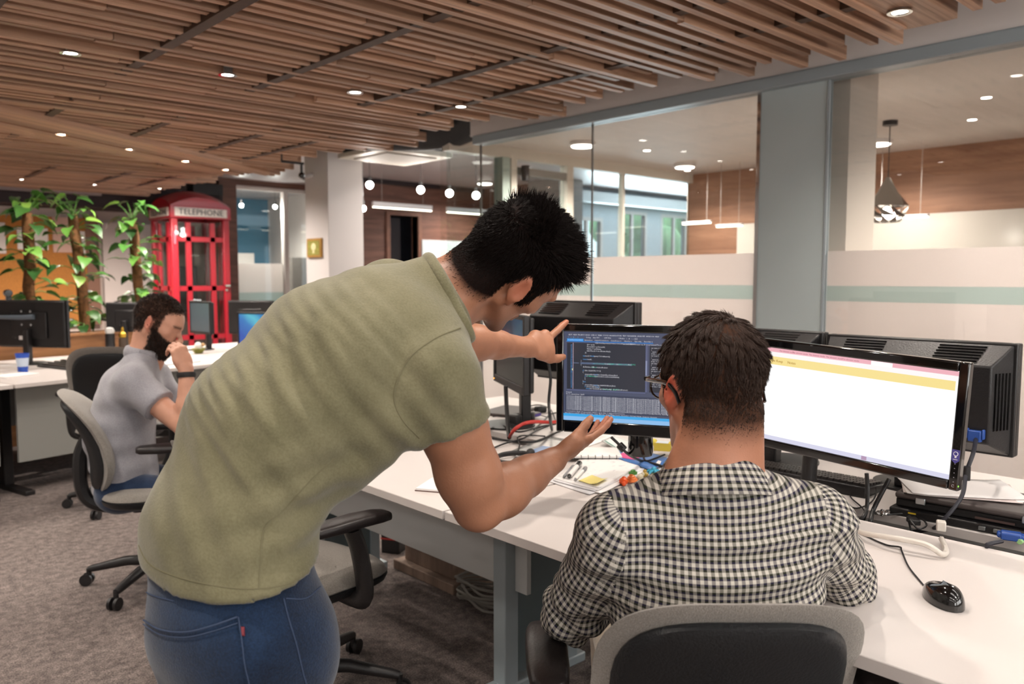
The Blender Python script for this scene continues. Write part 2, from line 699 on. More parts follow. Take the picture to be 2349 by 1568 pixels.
# ------------------------------------------------------------------ glass wall of the meeting room (x = 4.35)
GX = 4.35
struct(MB().box(GX - 0.06, GX + 0.16, -3.88, 5.16, 2.53, 3.0).build('wall_glazed_beam', M['soffit_paint'], smooth=0), 'pale beam above the glass wall')
tr = struct(MB().box(GX - 0.075, GX + 0.05, -3.88, 5.12, 2.462, 2.53).build('trim_1', M['rail_metal'], bev=0.006), 'grey metal head rail of the glass wall')
MB().box(GX - 0.03, GX + 0.03, -3.88, 5.12, 0.0, 0.05).build('floor_rail', M['rail_metal'], tr)
gw = struct(MB().box(GX - 0.012, GX + 0.012, 2.148, 2.552, 0.05, 2.462).build('wall_glazed', M['panel_glass'], smooth=0), 'glass wall of the meeting room with a grey back-painted panel')
for y0, y1 in ((-3.5, -0.6), (-0.59, 2.135), (2.575, 3.875), (3.885, 5.09)):
    g = MB().box(GX - 0.005, GX + 0.005, y0, y1, 0.05, 2.462).build('pane', M['glass'], gw, smooth=0)
    for z0, z1, mm, nm in ((0.12, 1.254, 'film', 'frosted_film'), (1.254, 1.338, 'film_strip', 'film_stripe'), (1.338, 1.53, 'film', 'frosted_film')):
        MB().box(GX + 0.006, GX + 0.007, y0 + 0.004, y1 - 0.004, z0, z1).build(nm, M[mm], gw, smooth=0)
MB().box(GX - 0.02, GX + 0.02, 2.552, 2.575, 0.05, 2.462).build('edge_profile', M['chrome'], gw)
MB().box(GX - 0.02, GX + 0.02, 2.135, 2.148, 0.05, 2.462).build('edge_profile', M['rail_metal'], gw)
MB().box(GX - 0.006, GX + 0.006, 3.875, 3.885, 0.05, 2.462).build('joint', M['steel'], gw, smooth=0)
MB().box(GX - 0.006, GX + 0.006, 5.09, 5.104, 0.05, 2.462).build('joint', M['steel'], gw, smooth=0)
MB().box(GX - 0.006, GX + 0.006, -0.6, -0.59, 0.05, 2.462).build('joint', M['steel'], gw, smooth=0)
# plastered column just inside the glass
struct(MB().box(4.5, 4.86, 2.10, 2.62, 0, 2.6).build('wall_column_inner', mat('column_plaster', 'D8CEC4', 0.7), smooth=0), 'cream plastered column inside the meeting room')

# meeting room back wall
struct(MB().box(8.1, 8.22, -4, 5.72, 0, 2.6).build('wall_meeting_back', M['wall_wood'], smooth=0), 'wood clad back wall of the meeting room')
tag(MB().box(8.04, 8.09, -1.5, 5.0, 0.85, 1.985).build('whiteboard', mat('board_meeting', 'D5CFC6', 0.2), bev=0.003), 'long whiteboard along the wood wall of the meeting room', 'whiteboard')
# side partition of the meeting room (y = 5.7) with a framed glass door
CREAM = mat('cream_frame', 'D8D2C6', 0.5)
pt = struct(MB().box(GX + 0.1, 8.1, 5.64, 5.74, 2.5, 2.6).build('wall_partition', CREAM, smooth=0), 'glass partition with cream frames behind the meeting room')
MB().box(5.06, 5.15, 5.62, 5.74, 0, 2.5).build('post', mat('sage_metal', '9FAEA6', 0.4, 0.3), pt)
MB().box(5.19, 5.26, 5.64, 5.74, 0, 2.5).build('post', CREAM, pt)
MB().box(5.95, 6.04, 5.64, 5.74, 0, 2.5).build('post', CREAM, pt)
MB().box(5.26, 5.95, 5.655, 5.725, 2.36, 2.43).build('door_head', mat('door_steel', '9C9C98', 0.4, 0.4), pt)
MB().box(6.84, 6.875, 5.66, 5.72, 0, 2.5).build('post', CREAM, pt)
MB().cyl((5.33, 5.6, 2.30), (5.33, 5.6, 2.44), 0.04).build('door_closer', M['black_plastic'], pt)
for x0, x1 in ((4.46, 5.06), (5.26, 5.95), (6.04, 6.84), (6.875, 8.1)):
    MB().box(x0, x1, 5.685, 5.695, 0, 2.5).build('pane', M['glass_far'], pt, smooth=0)
# return pane between the corner of the glass wall and the partition
MB().box(GX - 0.004, GX + 0.004, 5.11, 5.64, 0.05, 2.462).build('pane', M['glass'], gw, smooth=0)

# ------------------------------------------------------------------ far rooms
wall_with_holes('wall_far_window', 'x', 9.6, 0.14, 9.4, 14, 2.95, [(10.2, 11.05, 0.9, 2.45), (11.45, 12.32, 0.9, 2.62), (12.75, 13.6, 0.9, 2.62)], mat('pale_blue_wall', 'C3CBD0', 0.7), 'pale wall with bright windows far behind the glass')
for q, (a0, a1, zt) in enumerate(((10.2, 11.05, 2.45), (11.45, 12.32, 2.62), (12.75, 13.6, 2.62))):
    window('window_%d' % (wn + q), 'x', 9.62, a0, a1, 0.9, zt)
struct(MB().box(10.0, 14, 9.3, 9.6, 2.68, 2.86).build('trim_2', mat('pelmet', 'DDE3E6', 0.6), smooth=0), 'white pelmet box above the far windows')
struct(MB().box(9.2, 9.75, 8.9, 9.6, 0, 2.95).build('wall_far_pier', mat('pier_grey', '9A9694', 0.7), smooth=0), 'grey pier left of the far windows')
# wood wall at the far end of the passage with the dark doorway
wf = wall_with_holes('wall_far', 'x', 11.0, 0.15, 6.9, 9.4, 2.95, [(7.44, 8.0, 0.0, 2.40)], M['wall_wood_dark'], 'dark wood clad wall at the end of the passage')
struct(MB().box(6.9, 9.4, 10.94, 11.0, 2.88, 2.95).build('trim_3', M['dark_brown'], smooth=0), 'dark brown strip above the far wood wall')  # plain dark brown strip along the top of the wall
dr = struct(MB().box(7.37, 7.44, 10.97, 11.17, 0, 2.46).box(8.0, 8.07, 10.97, 11.17, 0, 2.46).box(7.44, 8.0, 10.97, 11.17, 2.40, 2.46).build('door_1', mat('door_frame_wood', '7A5444', 0.5, noise=(12, 0.15)), smooth=0), 'open dark doorway in the far wood wall')
MB().box(7.70, 8.0, 11.5, 11.54, 0, 2.4).build('door_leaf', mat('door_leaf_grey', '5B5A60', 0.5), dr)
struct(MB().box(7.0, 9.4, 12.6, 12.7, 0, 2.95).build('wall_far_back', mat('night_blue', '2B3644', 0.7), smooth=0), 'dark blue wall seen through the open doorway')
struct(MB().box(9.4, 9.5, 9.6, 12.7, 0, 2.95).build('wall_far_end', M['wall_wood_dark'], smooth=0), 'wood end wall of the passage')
tag(MB().box(8.06, 9.1, 10.955, 10.995, 0.9, 2.02).box(8.52, 8.53, 10.95, 10.955, 0.9, 2.02).build('whiteboard', mat('board_white', 'C9D3D8', 0.25), bev=0.004), 'pale glass whiteboard on the far wood wall beside the dark doorway', 'whiteboard')

# white column with the framed picture
colm = struct(MB().box(4.30, 4.72, 7.47, 7.95, 0, 3.0).build('wall_column', mat('column_white', 'CFC9C8', 0.7), bev=0.004), 'free standing white column')

# glazed blue room at the end
FY = 12.5
struct(MB().box(-4, 5.34, 13.0, 13.1, 0, 3.0).build('wall_end', mat('end_wall', 'CDBDB4', 0.8), smooth=0), 'beige end wall of the office')
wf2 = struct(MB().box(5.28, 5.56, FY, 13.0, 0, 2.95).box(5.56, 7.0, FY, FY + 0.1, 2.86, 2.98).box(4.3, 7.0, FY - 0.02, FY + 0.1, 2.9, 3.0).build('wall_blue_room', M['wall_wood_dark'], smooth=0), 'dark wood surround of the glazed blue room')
MB().box(5.56, 7.0, FY + 0.02, FY + 0.08, 2.80, 2.86).build('head_frame', M['white_paint'], wf2)
MB().box(6.36, 6.44, FY - 0.01, FY + 0.09, 0, 2.80).build('door_post', M['white_paint'], wf2)
for x0, x1 in ((5.56, 6.36), (6.44, 7.0)):
    MB().box(x0, x1, FY + 0.045, FY + 0.053, 0, 2.80).build('pane', M['glass_far'], wf2, smooth=0)
MB().box(5.56, 6.36, FY + 0.056, FY + 0.058, 1.15, 1.62).build('frosted_film', M['film'], wf2, smooth=0)
MB().box(5.56, 6.36, FY + 0.056, FY + 0.058, 0.2, 0.98).build('frosted_film', M['film'], wf2, smooth=0)
MB().box(5.56, 6.36, FY + 0.056, FY + 0.058, 0.98, 1.15).build('film_stripe', M['film_strip'], wf2, smooth=0)
struct(MB().box(5.3, 7.6, 15.4, 15.5, 0, 2.95).build('wall_blue', mat('blue_paint', '3F7E9E', 0.6), smooth=0), 'blue painted back wall of the glazed room')
struct(MB().box(7.5, 7.62, 12.7, 15.4, 0, 2.95).build('wall_blue_side', M['white_paint'], smooth=0), 'white side wall of the glazed room')
struct(MB().box(5.2, 5.3, 13.0, 15.4, 0, 2.95).build('wall_blue_left', M['white_paint'], smooth=0), 'white left wall of the glazed room')
tag(MB().box(6.86, 7.48, 13.2, 13.3, 0, 1.75).build('cabinet_screen', mat('slate', '6B6662', 0.7, noise=(25, 0.12))), 'tall slate-grey screen behind the glazed door', 'screen')
tag(MB().box(5.75, 6.2, 14.9, 15.3, 0.0, 1.72).box(5.95, 6.05, 15.0, 15.15, 1.72, 1.80).build('storage_box', mat('dark_box', '4A4444', 0.6)), 'dark cabinet against the blue wall', 'cabinet')
tag(MB().box(6.35, 6.95, 14.9, 15.3, 0.0, 1.86).build('white_locker', M['white_paint']), 'white cabinet against the blue wall', 'cabinet')

# dark bulkhead, corkboard and pale board on the end wall
struct(MB().box(-4, 5.27, 12.35, 12.95, 2.37, 2.70).build('wall_bulkhead', M['dark_brown'], smooth=0), 'dark bulkhead above the end wall')
tag(MB().box(0.4, 3.5, 12.25, 12.34, 2.53, 2.60).build('screen_housing', mat('housing_grey', 'A8A0A2', 0.4)), 'long grey projector screen housing under the ceiling', 'screen housing')
ck = empty('cork_board', 'large orange-brown cork board with pinned papers on the end wall', 'notice board', (0, 12.9, 0))
MB().box(0.4, 3.45, 0.02, 0.09, 0.7, 2.25).build('cork', mat('cork', 'B5783A', 0.9, noise=(60, 0.2), bump=(80, 0.3)), ck)
MB().box(3.45, 3.62, 0.0, 0.1, 0.7, 2.3).build('side_frame', mat('frame_brown', '84604E', 0.6), ck)
for x, z, w, h, c in ((2.28, 1.72, 0.16, 0.42, 'E4DCD6'), (2.58, 1.78, 0.38, 0.3, 'E8E2DC'), (3.02, 1.75, 0.3, 0.5, 'D8B4A4'), (3.28, 1.72, 0.16, 0.34, 'E6DFDA')):
    MB().box(x, x + w, 0.008, 0.016, z, z + h).build('pinned_paper', mat('paper_' + c, c, 0.8), ck, smooth=0)
wb2 = empty('drawing_board', 'pale board with a black car sketch beside the cork board', 'board', (0, 12.88, 0))
MB().box(3.68, 5.1, 0.04, 0.1, 0.4, 2.2).build('panel', mat('board_pale', 'DDD2CC', 0.6), wb2)
MB().tube([(3.8 + 0.09 * t, 0.03, 1.02 + 0.12 * math.sin(t * 0.45) ** 2) for t in range(11)], 0.012, 5).build('sketch_line', M['black_soft'], wb2)
MB().tube([(3.8 + 0.09 * t, 0.03, 0.88 + 0.03 * math.sin(t)) for t in range(11)], 0.009, 5).build('sketch_line', M['black_soft'], wb2)

# trees outside the far windows
struct(MB().box(14.0, 30, 5.0, 24, -0.12, -0.02).build('ground', mat('lawn', '5F7F45', 0.95, noise=(4, 0.25)), smooth=0), 'grass outside the far windows')
LEAFG = mat('outside_leaf', 'A4CC98', 0.8, noise=(3, 0.3))
for i, (x, y, r) in enumerate(((16.4, 12.6, 1.5), (20.2, 15.0, 1.8), (17.4, 18.2, 1.6))):
    t = empty('garden_tree', ('leafy green tree outside the middle far window', 'leafy green tree outside the right far window', 'leafy green tree outside the left far window')[i], 'tree', (x, y, -0.02))
    b = MB()
    for q in range(30):
        u = Vector((RND.gauss(0, 1), RND.gauss(0, 1), RND.gauss(0, 1))).normalized() * r * RND.uniform(0.3, 1)
        b.ell((u.x, u.y, 2.5 + u.z * 0.9), [RND.uniform(0.25, 0.5)] * 3, 8, 5)
    b.build('crown', LEAFG, t)
    MB().cyl((0, 0, 0), (0, 0, 2.2), 0.14, 0.09).build('trunk', mat('bark', '5C4838', 0.9, noise=(20, 0.2)), t)

# ================================================================== LAMPS
ORD = ['first', 'second', 'third', 'fourth', 'fifth', 'sixth']


def spot(parent, loc, power, angle=2.4, blend=0.9, radius=0.03, col=(1.0, 0.90, 0.80)):
    l = bpy.data.lights.new('lamp_light', 'SPOT')
    l.energy, l.spot_size, l.spot_blend, l.shadow_soft_size, l.color = power, angle, blend, radius, col
    o = bpy.data.objects.new('lamp_light', l)
    COL.objects.link(o)
    o.parent = parent
    o.location = loc
    return o


def downlight(x, y, z, label, power, r=0.036, group=None, angle=2.4):
    t = empty('ceiling_downlight', label, 'downlight', (x, y, z), 0, group)
    MB().lathe([(r + 0.012, 0.0), (r + 0.014, -0.006), (r, -0.006), (r - 0.006, 0.012), (r - 0.006, 0.05), (r + 0.01, 0.05)], 20, cap=False).build('trim_ring', M['chrome'], t)
    MB().lathe([(r - 0.006, -0.001), (r - 0.006, 0.006)], 20).build('lens', M['lamp_glow'], t)
    if power:
        spot(t, (0, 0, -0.02), power, angle)
    return t


PWR = 60
front_row = ((1.174, 4.522), (1.93, 4.412), (2.672, 4.297), (3.399, 4.184))
for i, (x, y) in enumerate(front_row):
    downlight(x, y, 2.50, '%s downlight from the left in the nearest row of slat ceiling lamps' % ORD[i], PWR)
for i, (x, y) in enumerate(((1.71, 6.932), (2.323, 7.335), (2.947, 7.713), (3.475, 8.035))):
    downlight(x, y, 2.475, '%s downlight from the left in the slanting slat strip' % ORD[i], PWR * 1.8, angle=2.7)
for i, (x, y) in enumerate(((2.189, 10.591), (2.95, 10.587), (3.674, 10.496))):
    downlight(x, y, 2.50, '%s downlight from the left in the row farthest back' % ORD[i], PWR * 5, angle=2.95)
# the lamp over the glass wall sits in a little wooden board between the slats
downlight(3.563, 1.462, 2.497, 'downlight in a wooden board at the top right slat ends', PWR * 1.2)
bd = MB().box(3.3, 3.86, 1.36, 1.56, 2.502, 2.522).build('lamp_board', M['slat_wood'], ceil_ob, bev=0.003)
# the same rows go on over the photographer
for i, (x, y) in enumerate(((-0.3, 1.5), (1.0, 1.5), (2.3, 1.5), (-0.3, -1.2), (1.3, -1.2), (2.9, -1.2), (-2.0, 2.2), (-2.0, 5.5), (0.40, 4.6), (-0.40, 4.7), (-1.2, 4.0), (-1.2, 6.8), (0.3, 3.0))):
    downlight(x, y, 2.60 if y < 1 or x < -0.9 else 2.5, 'one of the downlights over and behind the photographer', PWR * 1.15, group='downlights outside the view')

# round flush lamps of the meeting room and the passage
for i, (x, y, z, r, lab) in enumerate((
        (5.463, 4.995, 2.6, 0.10, 'round flush ceiling lamp nearest the joint of the glass wall'),
        (7.300, 5.192, 2.6, 0.10, 'round flush ceiling lamp in front of the meeting room wood wall'),
        (7.329, 3.151, 2.6, 0.10, 'round flush ceiling lamp behind the faceted pendant'),
        (5.46, 2.95, 2.6, 0.10, 'round flush ceiling lamp added out of sight behind the grey glass panel'),  # this lamp and the next are added out of view to light the room
        (5.46, 0.90, 2.6, 0.10, 'round flush ceiling lamp added beyond the right picture edge'),
        (5.80, 6.62, 2.95, 0.10, 'round hanging disc lamp left of the sage partition post'),
        (8.50, 7.55, 2.95, 0.10, 'round disc lamp above the far bright windows'),
        (8.70, 10.10, 2.95, 0.12, 'round disc lamp near the far wood wall'),
        (5.66, 12.8, 2.95, 0.16, 'round lamp at the top left of the blue room'),
        (6.52, 12.95, 2.95, 0.16, 'round lamp above the white door post of the blue room'))):
    t = empty('disc_lamp', lab, 'ceiling lamp', (x, y, z))
    MB().lathe([(r + 0.015, 0.0), (r + 0.015, -0.03), (r, -0.034)], 28).build('rim', M['white_paint'], t)
    MB().lathe([(r, -0.036), (r * 0.96, -0.044)], 28).build('diffuser', M['disc_glow'], t)
    spot(t, (0, 0, -0.06), (400 if x < 6 else 170) if y < 5.6 else (420 if y > 12 else 340), 2.7, 0.7, 0.09)
# small glowing spots seen on the meeting room ceiling
for i, (px, py) in enumerate(((1484, 344), (1577, 390), (1611, 409), (2230, 273), (2263, 222), (2185, 344), (2168, 369))):
    q = PZ(px, py, 2.598)
    t = empty('small_spotlight', '%s small recessed spot of the meeting room ceiling counted from the left' % (ORD + ['seventh'])[(0, 1, 2, 5, 6, 4, 3)[i]], 'downlight', (q[0], q[1], 2.6))
    MB().lathe([(0.045, 0.0), (0.045, -0.006), (0.034, -0.006)], 20).build('trim_ring', M['white_paint'], t)
    MB().lathe([(0.034, -0.004), (0.032, -0.010)], 20).build('lens', M['disc_glow'], t)

# faceted chrome pendants
def pendant(x, y, label):
    t = empty('faceted_pendant', label, 'pendant lamp', (x, y, 2.592), 0.2)
    MB().lathe([(0.055, 0.0), (0.055, -0.035), (0.02, -0.04)], 16).build('ceiling_rose', M['black_plastic'], t)
    MB().cyl((0, 0, -0.04), (0, 0, -0.46), 0.004, n=6).build('cord', M['black_plastic'], t)
    n = 9
    vs, fs = [], []
    prof = [(0.012, -0.43, 0), (0.075, -0.55, 0.5), (0.152, -0.655, 0), (0.135, -0.73, 0.5), (0.09, -0.775, 0), (0.08, -0.73, 0)]
    for r, z, off in prof:
        vs += [(r * math.cos(2 * math.pi * (i + off) / n), r * math.sin(2 * math.pi * (i + off) / n), z) for i in range(n)]
    for k in range(len(prof) - 2):
        for i in range(n):
            a, b = k * n + i, k * n + (i + 1) % n
            c, d = (k + 1) * n + i, (k + 1) * n + (i + 1) % n
            if k == 0:
                fs += [(a, b, c), (b, d, c)]
            elif k == 1:
                fs += [(a, d, c), (a, b, d)]
            else:
                fs += [(a, d, c)]
    o = MB().add(vs, fs).build('shade', mat('lamp_chrome', 'A9A5A0', 0.14, 1.0), t, smooth=0)
    sd = o.modifiers.new('solid', 'SOLIDIFY')
    sd.thickness = 0.003
    MB().ell((0, 0, -0.70), (0.035, 0.035, 0.045)).build('bulb', M['bulb_glow'], t)
    l = bpy.data.lights.new('lamp_light', 'POINT')
    l.energy, l.shadow_soft_size, l.color = 10, 0.03, (1, 0.9, 0.78)
    lo = bpy.data.objects.new('lamp_light', l)
    COL.objects.link(lo)
    lo.parent, lo.location = t, (0, 0, -0.78)


pendant(6.455, 2.69, 'faceted chrome pendant hanging right of the grey glass panel')
pendant(6.455, 1.36, 'faceted chrome pendant cut by the right picture edge')

# slim linear pendants, and glowing bars in place of glass reflections
def lamp_or_reflection_bar(p0, p1, ztop, label, glow='tube_glow', w=0.05, h=0.05):
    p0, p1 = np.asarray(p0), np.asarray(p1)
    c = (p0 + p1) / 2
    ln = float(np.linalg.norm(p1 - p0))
    t = empty('pendant_or_reflection_bar', label, 'pendant lamp', c, math.atan2(p1[1] - p0[1], p1[0] - p0[0]))
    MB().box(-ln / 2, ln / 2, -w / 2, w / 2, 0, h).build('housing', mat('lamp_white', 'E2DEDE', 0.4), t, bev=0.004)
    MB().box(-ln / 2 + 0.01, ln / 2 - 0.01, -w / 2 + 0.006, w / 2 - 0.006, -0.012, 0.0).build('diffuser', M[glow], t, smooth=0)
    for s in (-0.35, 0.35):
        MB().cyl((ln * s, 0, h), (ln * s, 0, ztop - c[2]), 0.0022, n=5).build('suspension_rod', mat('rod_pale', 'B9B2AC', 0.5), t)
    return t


lamp_or_reflection_bar((6.157, 9.5, 2.36), (7.161, 9.5, 2.36), 2.95, 'white linear pendant above the dark doorway', h=0.07)
lamp_or_reflection_bar((7.442, 9.5, 2.36), (8.45, 9.5, 2.36), 2.95, 'white linear pendant to the left of the standing man\'s hair', h=0.07)
lamp_or_reflection_bar((7.6, 5.42, 1.99), (7.6, 5.05, 1.99), 2.6, 'left of two short glowing bars in place of lamp reflections in the glass', h=0.02)  # three glowing bars added where lamps are mirrored in the glass
lamp_or_reflection_bar((7.6, 4.98, 1.94), (7.6, 4.66, 1.94), 2.6, 'right of two short glowing bars in place of lamp reflections in the glass', h=0.02)
lamp_or_reflection_bar((7.6, 3.30, 1.93), (7.6, 2.80, 1.93), 2.6, 'glowing bar in place of a glass reflection just below the faceted pendant', h=0.02)

# bare globe bulbs on a string
for i, (px, py) in enumerate(((848, 424), (965, 435), (1031, 443), (1092, 448), (833, 478), (554, 471), (631, 474))):
    d = 9.0 if i < 5 else 13.4
    q = P(px, py, d)
    top = 2.95
    t = empty('globe_bulb', ('bare glowing globe bulb nearest the white column', 'second bare globe bulb right of the white column', 'third bare globe bulb right of the white column', 'bare globe bulb beside the standing man\'s hair', 'low globe bulb at the edge of the white column', 'left bare globe bulb in the blue room', 'right bare globe bulb in the blue room')[i], 'bulb', q)
    MB().ell((0, 0, 0), (0.042 if i < 4 else 0.034,) * 3).build('globe', M['bulb_glow'], t)
    _l = bpy.data.lights.new('lamp_light', 'POINT')
    _l.energy, _l.shadow_soft_size, _l.color = 11, 0.05, (1, 0.92, 0.84)
    _lo = bpy.data.objects.new('lamp_light', _l)
    COL.objects.link(_lo)
    _lo.parent, _lo.location = t, (0, 0, -0.10)
    MB().cyl((0, 0, 0.03), (0, 0, 0.09), 0.016).build('socket', M['black_plastic'], t)
    MB().cyl((0, 0, 0.09), (0, 0, (top if i != 5 else 2.9) - q[2]), 0.003, n=5).build('cord', M['black_plastic'], t)

# general light of the rooms behind (their own ceiling lamps)
def room_light(name, loc, sx, sy, power, col=(1.0, 0.93, 0.86)):
    l = bpy.data.lights.new(name, 'AREA')
    l.shape = 'RECTANGLE'
    l.size, l.size_y, l.energy, l.color = sx, sy, power, col
    o = bpy.data.objects.new(name, l)
    COL.objects.link(o)
    o.location = loc
    return o


# ------------------------------------------------------------------ air conditioning
ac = empty('air_conditioner', 'ceiling cassette air conditioner left of the black duct', 'air conditioner', (4.78, 6.95, 2.60))
MB().box(-0.42, 0.42, -0.42, 0.42, 0.0, 0.05).build('frame', mat('ac_cream', 'CFC8BC', 0.5), ac, bev=0.01)
MB().box(-0.30, 0.30, -0.30, 0.30, -0.012, 0.0).build('grille', mat('ac_grille', 'B5AEA6', 0.6, bump=(120, 0.6)), ac)
MB().box(-0.38, 0.38, -0.38, 0.38, 0.05, 0.30).build('casing', M['black_duct'], ac)
tag(MB().tube(bez([(3.5, 6.9, 2.80), (4.0, 6.45, 2.74), (4.32, 6.1, 2.72), (4.5, 5.75, 2.72), (4.56, 5.45, 2.78), (4.5, 5.22, 2.90)], 8), 0.19, 18).build('air_duct', M['black_duct'], smooth=60), 'thick black air duct curving under the ceiling', 'air duct')
# cameras and a speaker
cm = empty('security_camera', 'small black dome camera on a bracket left of the white column', 'camera', P(692, 402, 7.6))
MB().ell((0, 0, 0), (0.03, 0.03, 0.03)).build('lens', M['black_gloss'], cm)
MB().cyl((0, 0, 0.02), (0, 0, 0.12), 0.012).box(-0.2, 0.02, -0.015, 0.015, 0.10, 0.12).build('bracket', M['black_plastic'], cm)
MB().cyl((-0.2, 0, 0.11), (-0.2, 0, 0.55), 0.008).build('rod', M['black_plastic'], cm)
cm = empty('bullet_camera', 'tiny white camera on the white column', 'camera', (4.28, 7.80, 2.46))
MB().cyl((0.022, 0, 0.01), (-0.09, -0.03, -0.03), 0.022, 0.026).build('body', M['white_paint'], cm)
MB().cyl((-0.09, -0.03, -0.03), (-0.098, -0.033, -0.033), 0.02).build('lens', M['black_gloss'], cm)
q = P(478, 436, 12.35)
sp = empty('loudspeaker', 'black loudspeaker box hanging beside the phone booth roof', 'loudspeaker', q)
MB().box(-0.28, 0.18, -0.12, 0.12, -0.09, 0.09).build('cabinet', M['black_soft'], sp, bev=0.01)
MB().cyl((0, 0, 0.09), (0, 0, 3.0 - q[2]), 0.015).build('bracket', M['black_plastic'], sp)
ld = empty('motion_sensor', 'small white sensor box on the beam above the grey glass panel', 'sensor', (4.28, 2.55, 2.68))
MB().box(-0.05, 0.01, -0.03, 0.03, 0, 0.09).build('body', M['white_paint'], ld, bev=0.006)
MB().ell((-0.03, 0, 0.0), (0.028, 0.028, 0.03)).build('dome', mat('sensor_dome', 'D9C9BC', 0.3), ld)
# framed picture on the column
pic = empty('framed_picture', 'small gold framed picture with a pale crest on the white column', 'picture', (4.30, 7.74, 1.70))
GOLD = mat('gold_frame', 'B58A45', 0.4, 0.3)
MB().box(-0.025, 0.0, -0.15, 0.15, -0.10, 0.10).build('frame', GOLD, pic, bev=0.004)
MB().box(-0.028, -0.025, -0.12, 0.12, -0.075, 0.075).build('print', mat('print_olive', '8F8A3C', 0.6, noise=(30, 0.25)), pic)
MB().ell((-0.028, 0, 0.01), (0.003, 0.05, 0.04)).box(-0.0295, -0.0275, -0.02, 0.02, -0.055, -0.03).build('crest', mat('crest_pale', 'D9CFA0', 0.6), pic)

# ================================================================== FURNITURE BUILDERS
M['desk_white'] = mat('desk_white', 'D0C8C4', 0.42, noise=(2.0, 0.02))
M['desk_edge'] = mat('desk_edge', 'BDB3AE', 0.5)
M['desk_metal'] = mat('desk_metal', 'A2ADB2', 0.45, 0.1)
M['modesty'] = mat('modesty', 'D2D5D4', 0.35, noise=(2, 0.06))
M['fabric_grey'] = mat('fabric_grey', '8B857E', 0.95, noise=(260, 0.25), bump=(420, 0.35), sheen=0.2)
M['shell_black'] = mat('shell_black', '15171A', 0.48, bump=(180, 0.2))
M['arm_black'] = mat('arm_black', '201B1B', 0.36, bump=(160, 0.1))
# perforated steel
_m, _nt, _b = new_mat('perforated')
_mp = mapping(_nt, (48, 48, 48))
_v = N(_nt, 'ShaderNodeTexVoronoi', i_Scale=1.0, i_Randomness=0.0)
L(_nt, _mp, 0, _v, 'Vector')
_r = ramp(_nt, [(0.33, '0E1214'), (0.38, '6C797D')])
L(_nt, _v, 'Distance', _r, 0)
L(_nt, _r, 0, _b, 'Base Color')
_b.inputs['Metallic'].default_value = 0.3
_b.inputs['Roughness'].default_value = 0.45
M['perforated'] = _m


def pillow(outline, front, back, curve, n=40, rings=(1.0, 0.97, 0.9, 0.75, 0.5, 0.25)):
    """closed cushion: outline(t) -> (y, z); thickness front/back; curve(y, z) -> x"""
    pts = [outline(2 * math.pi * i / n) for i in range(n)]
    cy, cz = sum(p[0] for p in pts) / n, sum(p[1] for p in pts) / n
    b = MB()
    vs, fs = [], []

    def ring(s, th, sg):
        k = (1 - s ** 5) ** 0.5 if s < 1 else 0
        for y, z in pts:
            yy, zz = cy + (y - cy) * s, cz + (z - cz) * s
            vs.append((curve(yy, zz) + sg * th * k, yy, zz))
    for s in rings:
        ring(s, front, 1)
    nf = len(rings)
    vs.append((curve(cy, cz) + front, cy, cz))
    cf = len(vs) - 1
    base = len(vs)
    for s in rings[1:]:
        ring(s, back, -1)
    vs.append((curve(cy, cz) - back, cy, cz))
    cb = len(vs) - 1
    for k in range(nf - 1):
        for i in range(n):
            j = (i + 1) % n
            fs.append((k * n + i, k * n + j, (k + 1) * n + j, (k + 1) * n + i))
    for i in range(n):
        fs.append(((nf - 1) * n + i, (nf - 1) * n + (i + 1) % n, cf))
    prev = 0
    for k in range(nf - 1):
        cur = base + k * n
        for i in range(n):
            j = (i + 1) % n
            fs.append((prev + j, prev + i, cur + i, cur + j))
        prev = cur
    for i in range(n):
        fs.append((prev + (i + 1) % n, prev + i, cb))
    return b.add(vs, fs)


def sup(t, a, b, e=0.5):
    c, s = math.cos(t), math.sin(t)
    return a * math.copysign(abs(c) ** e, c), b * math.copysign(abs(s) ** e, s)


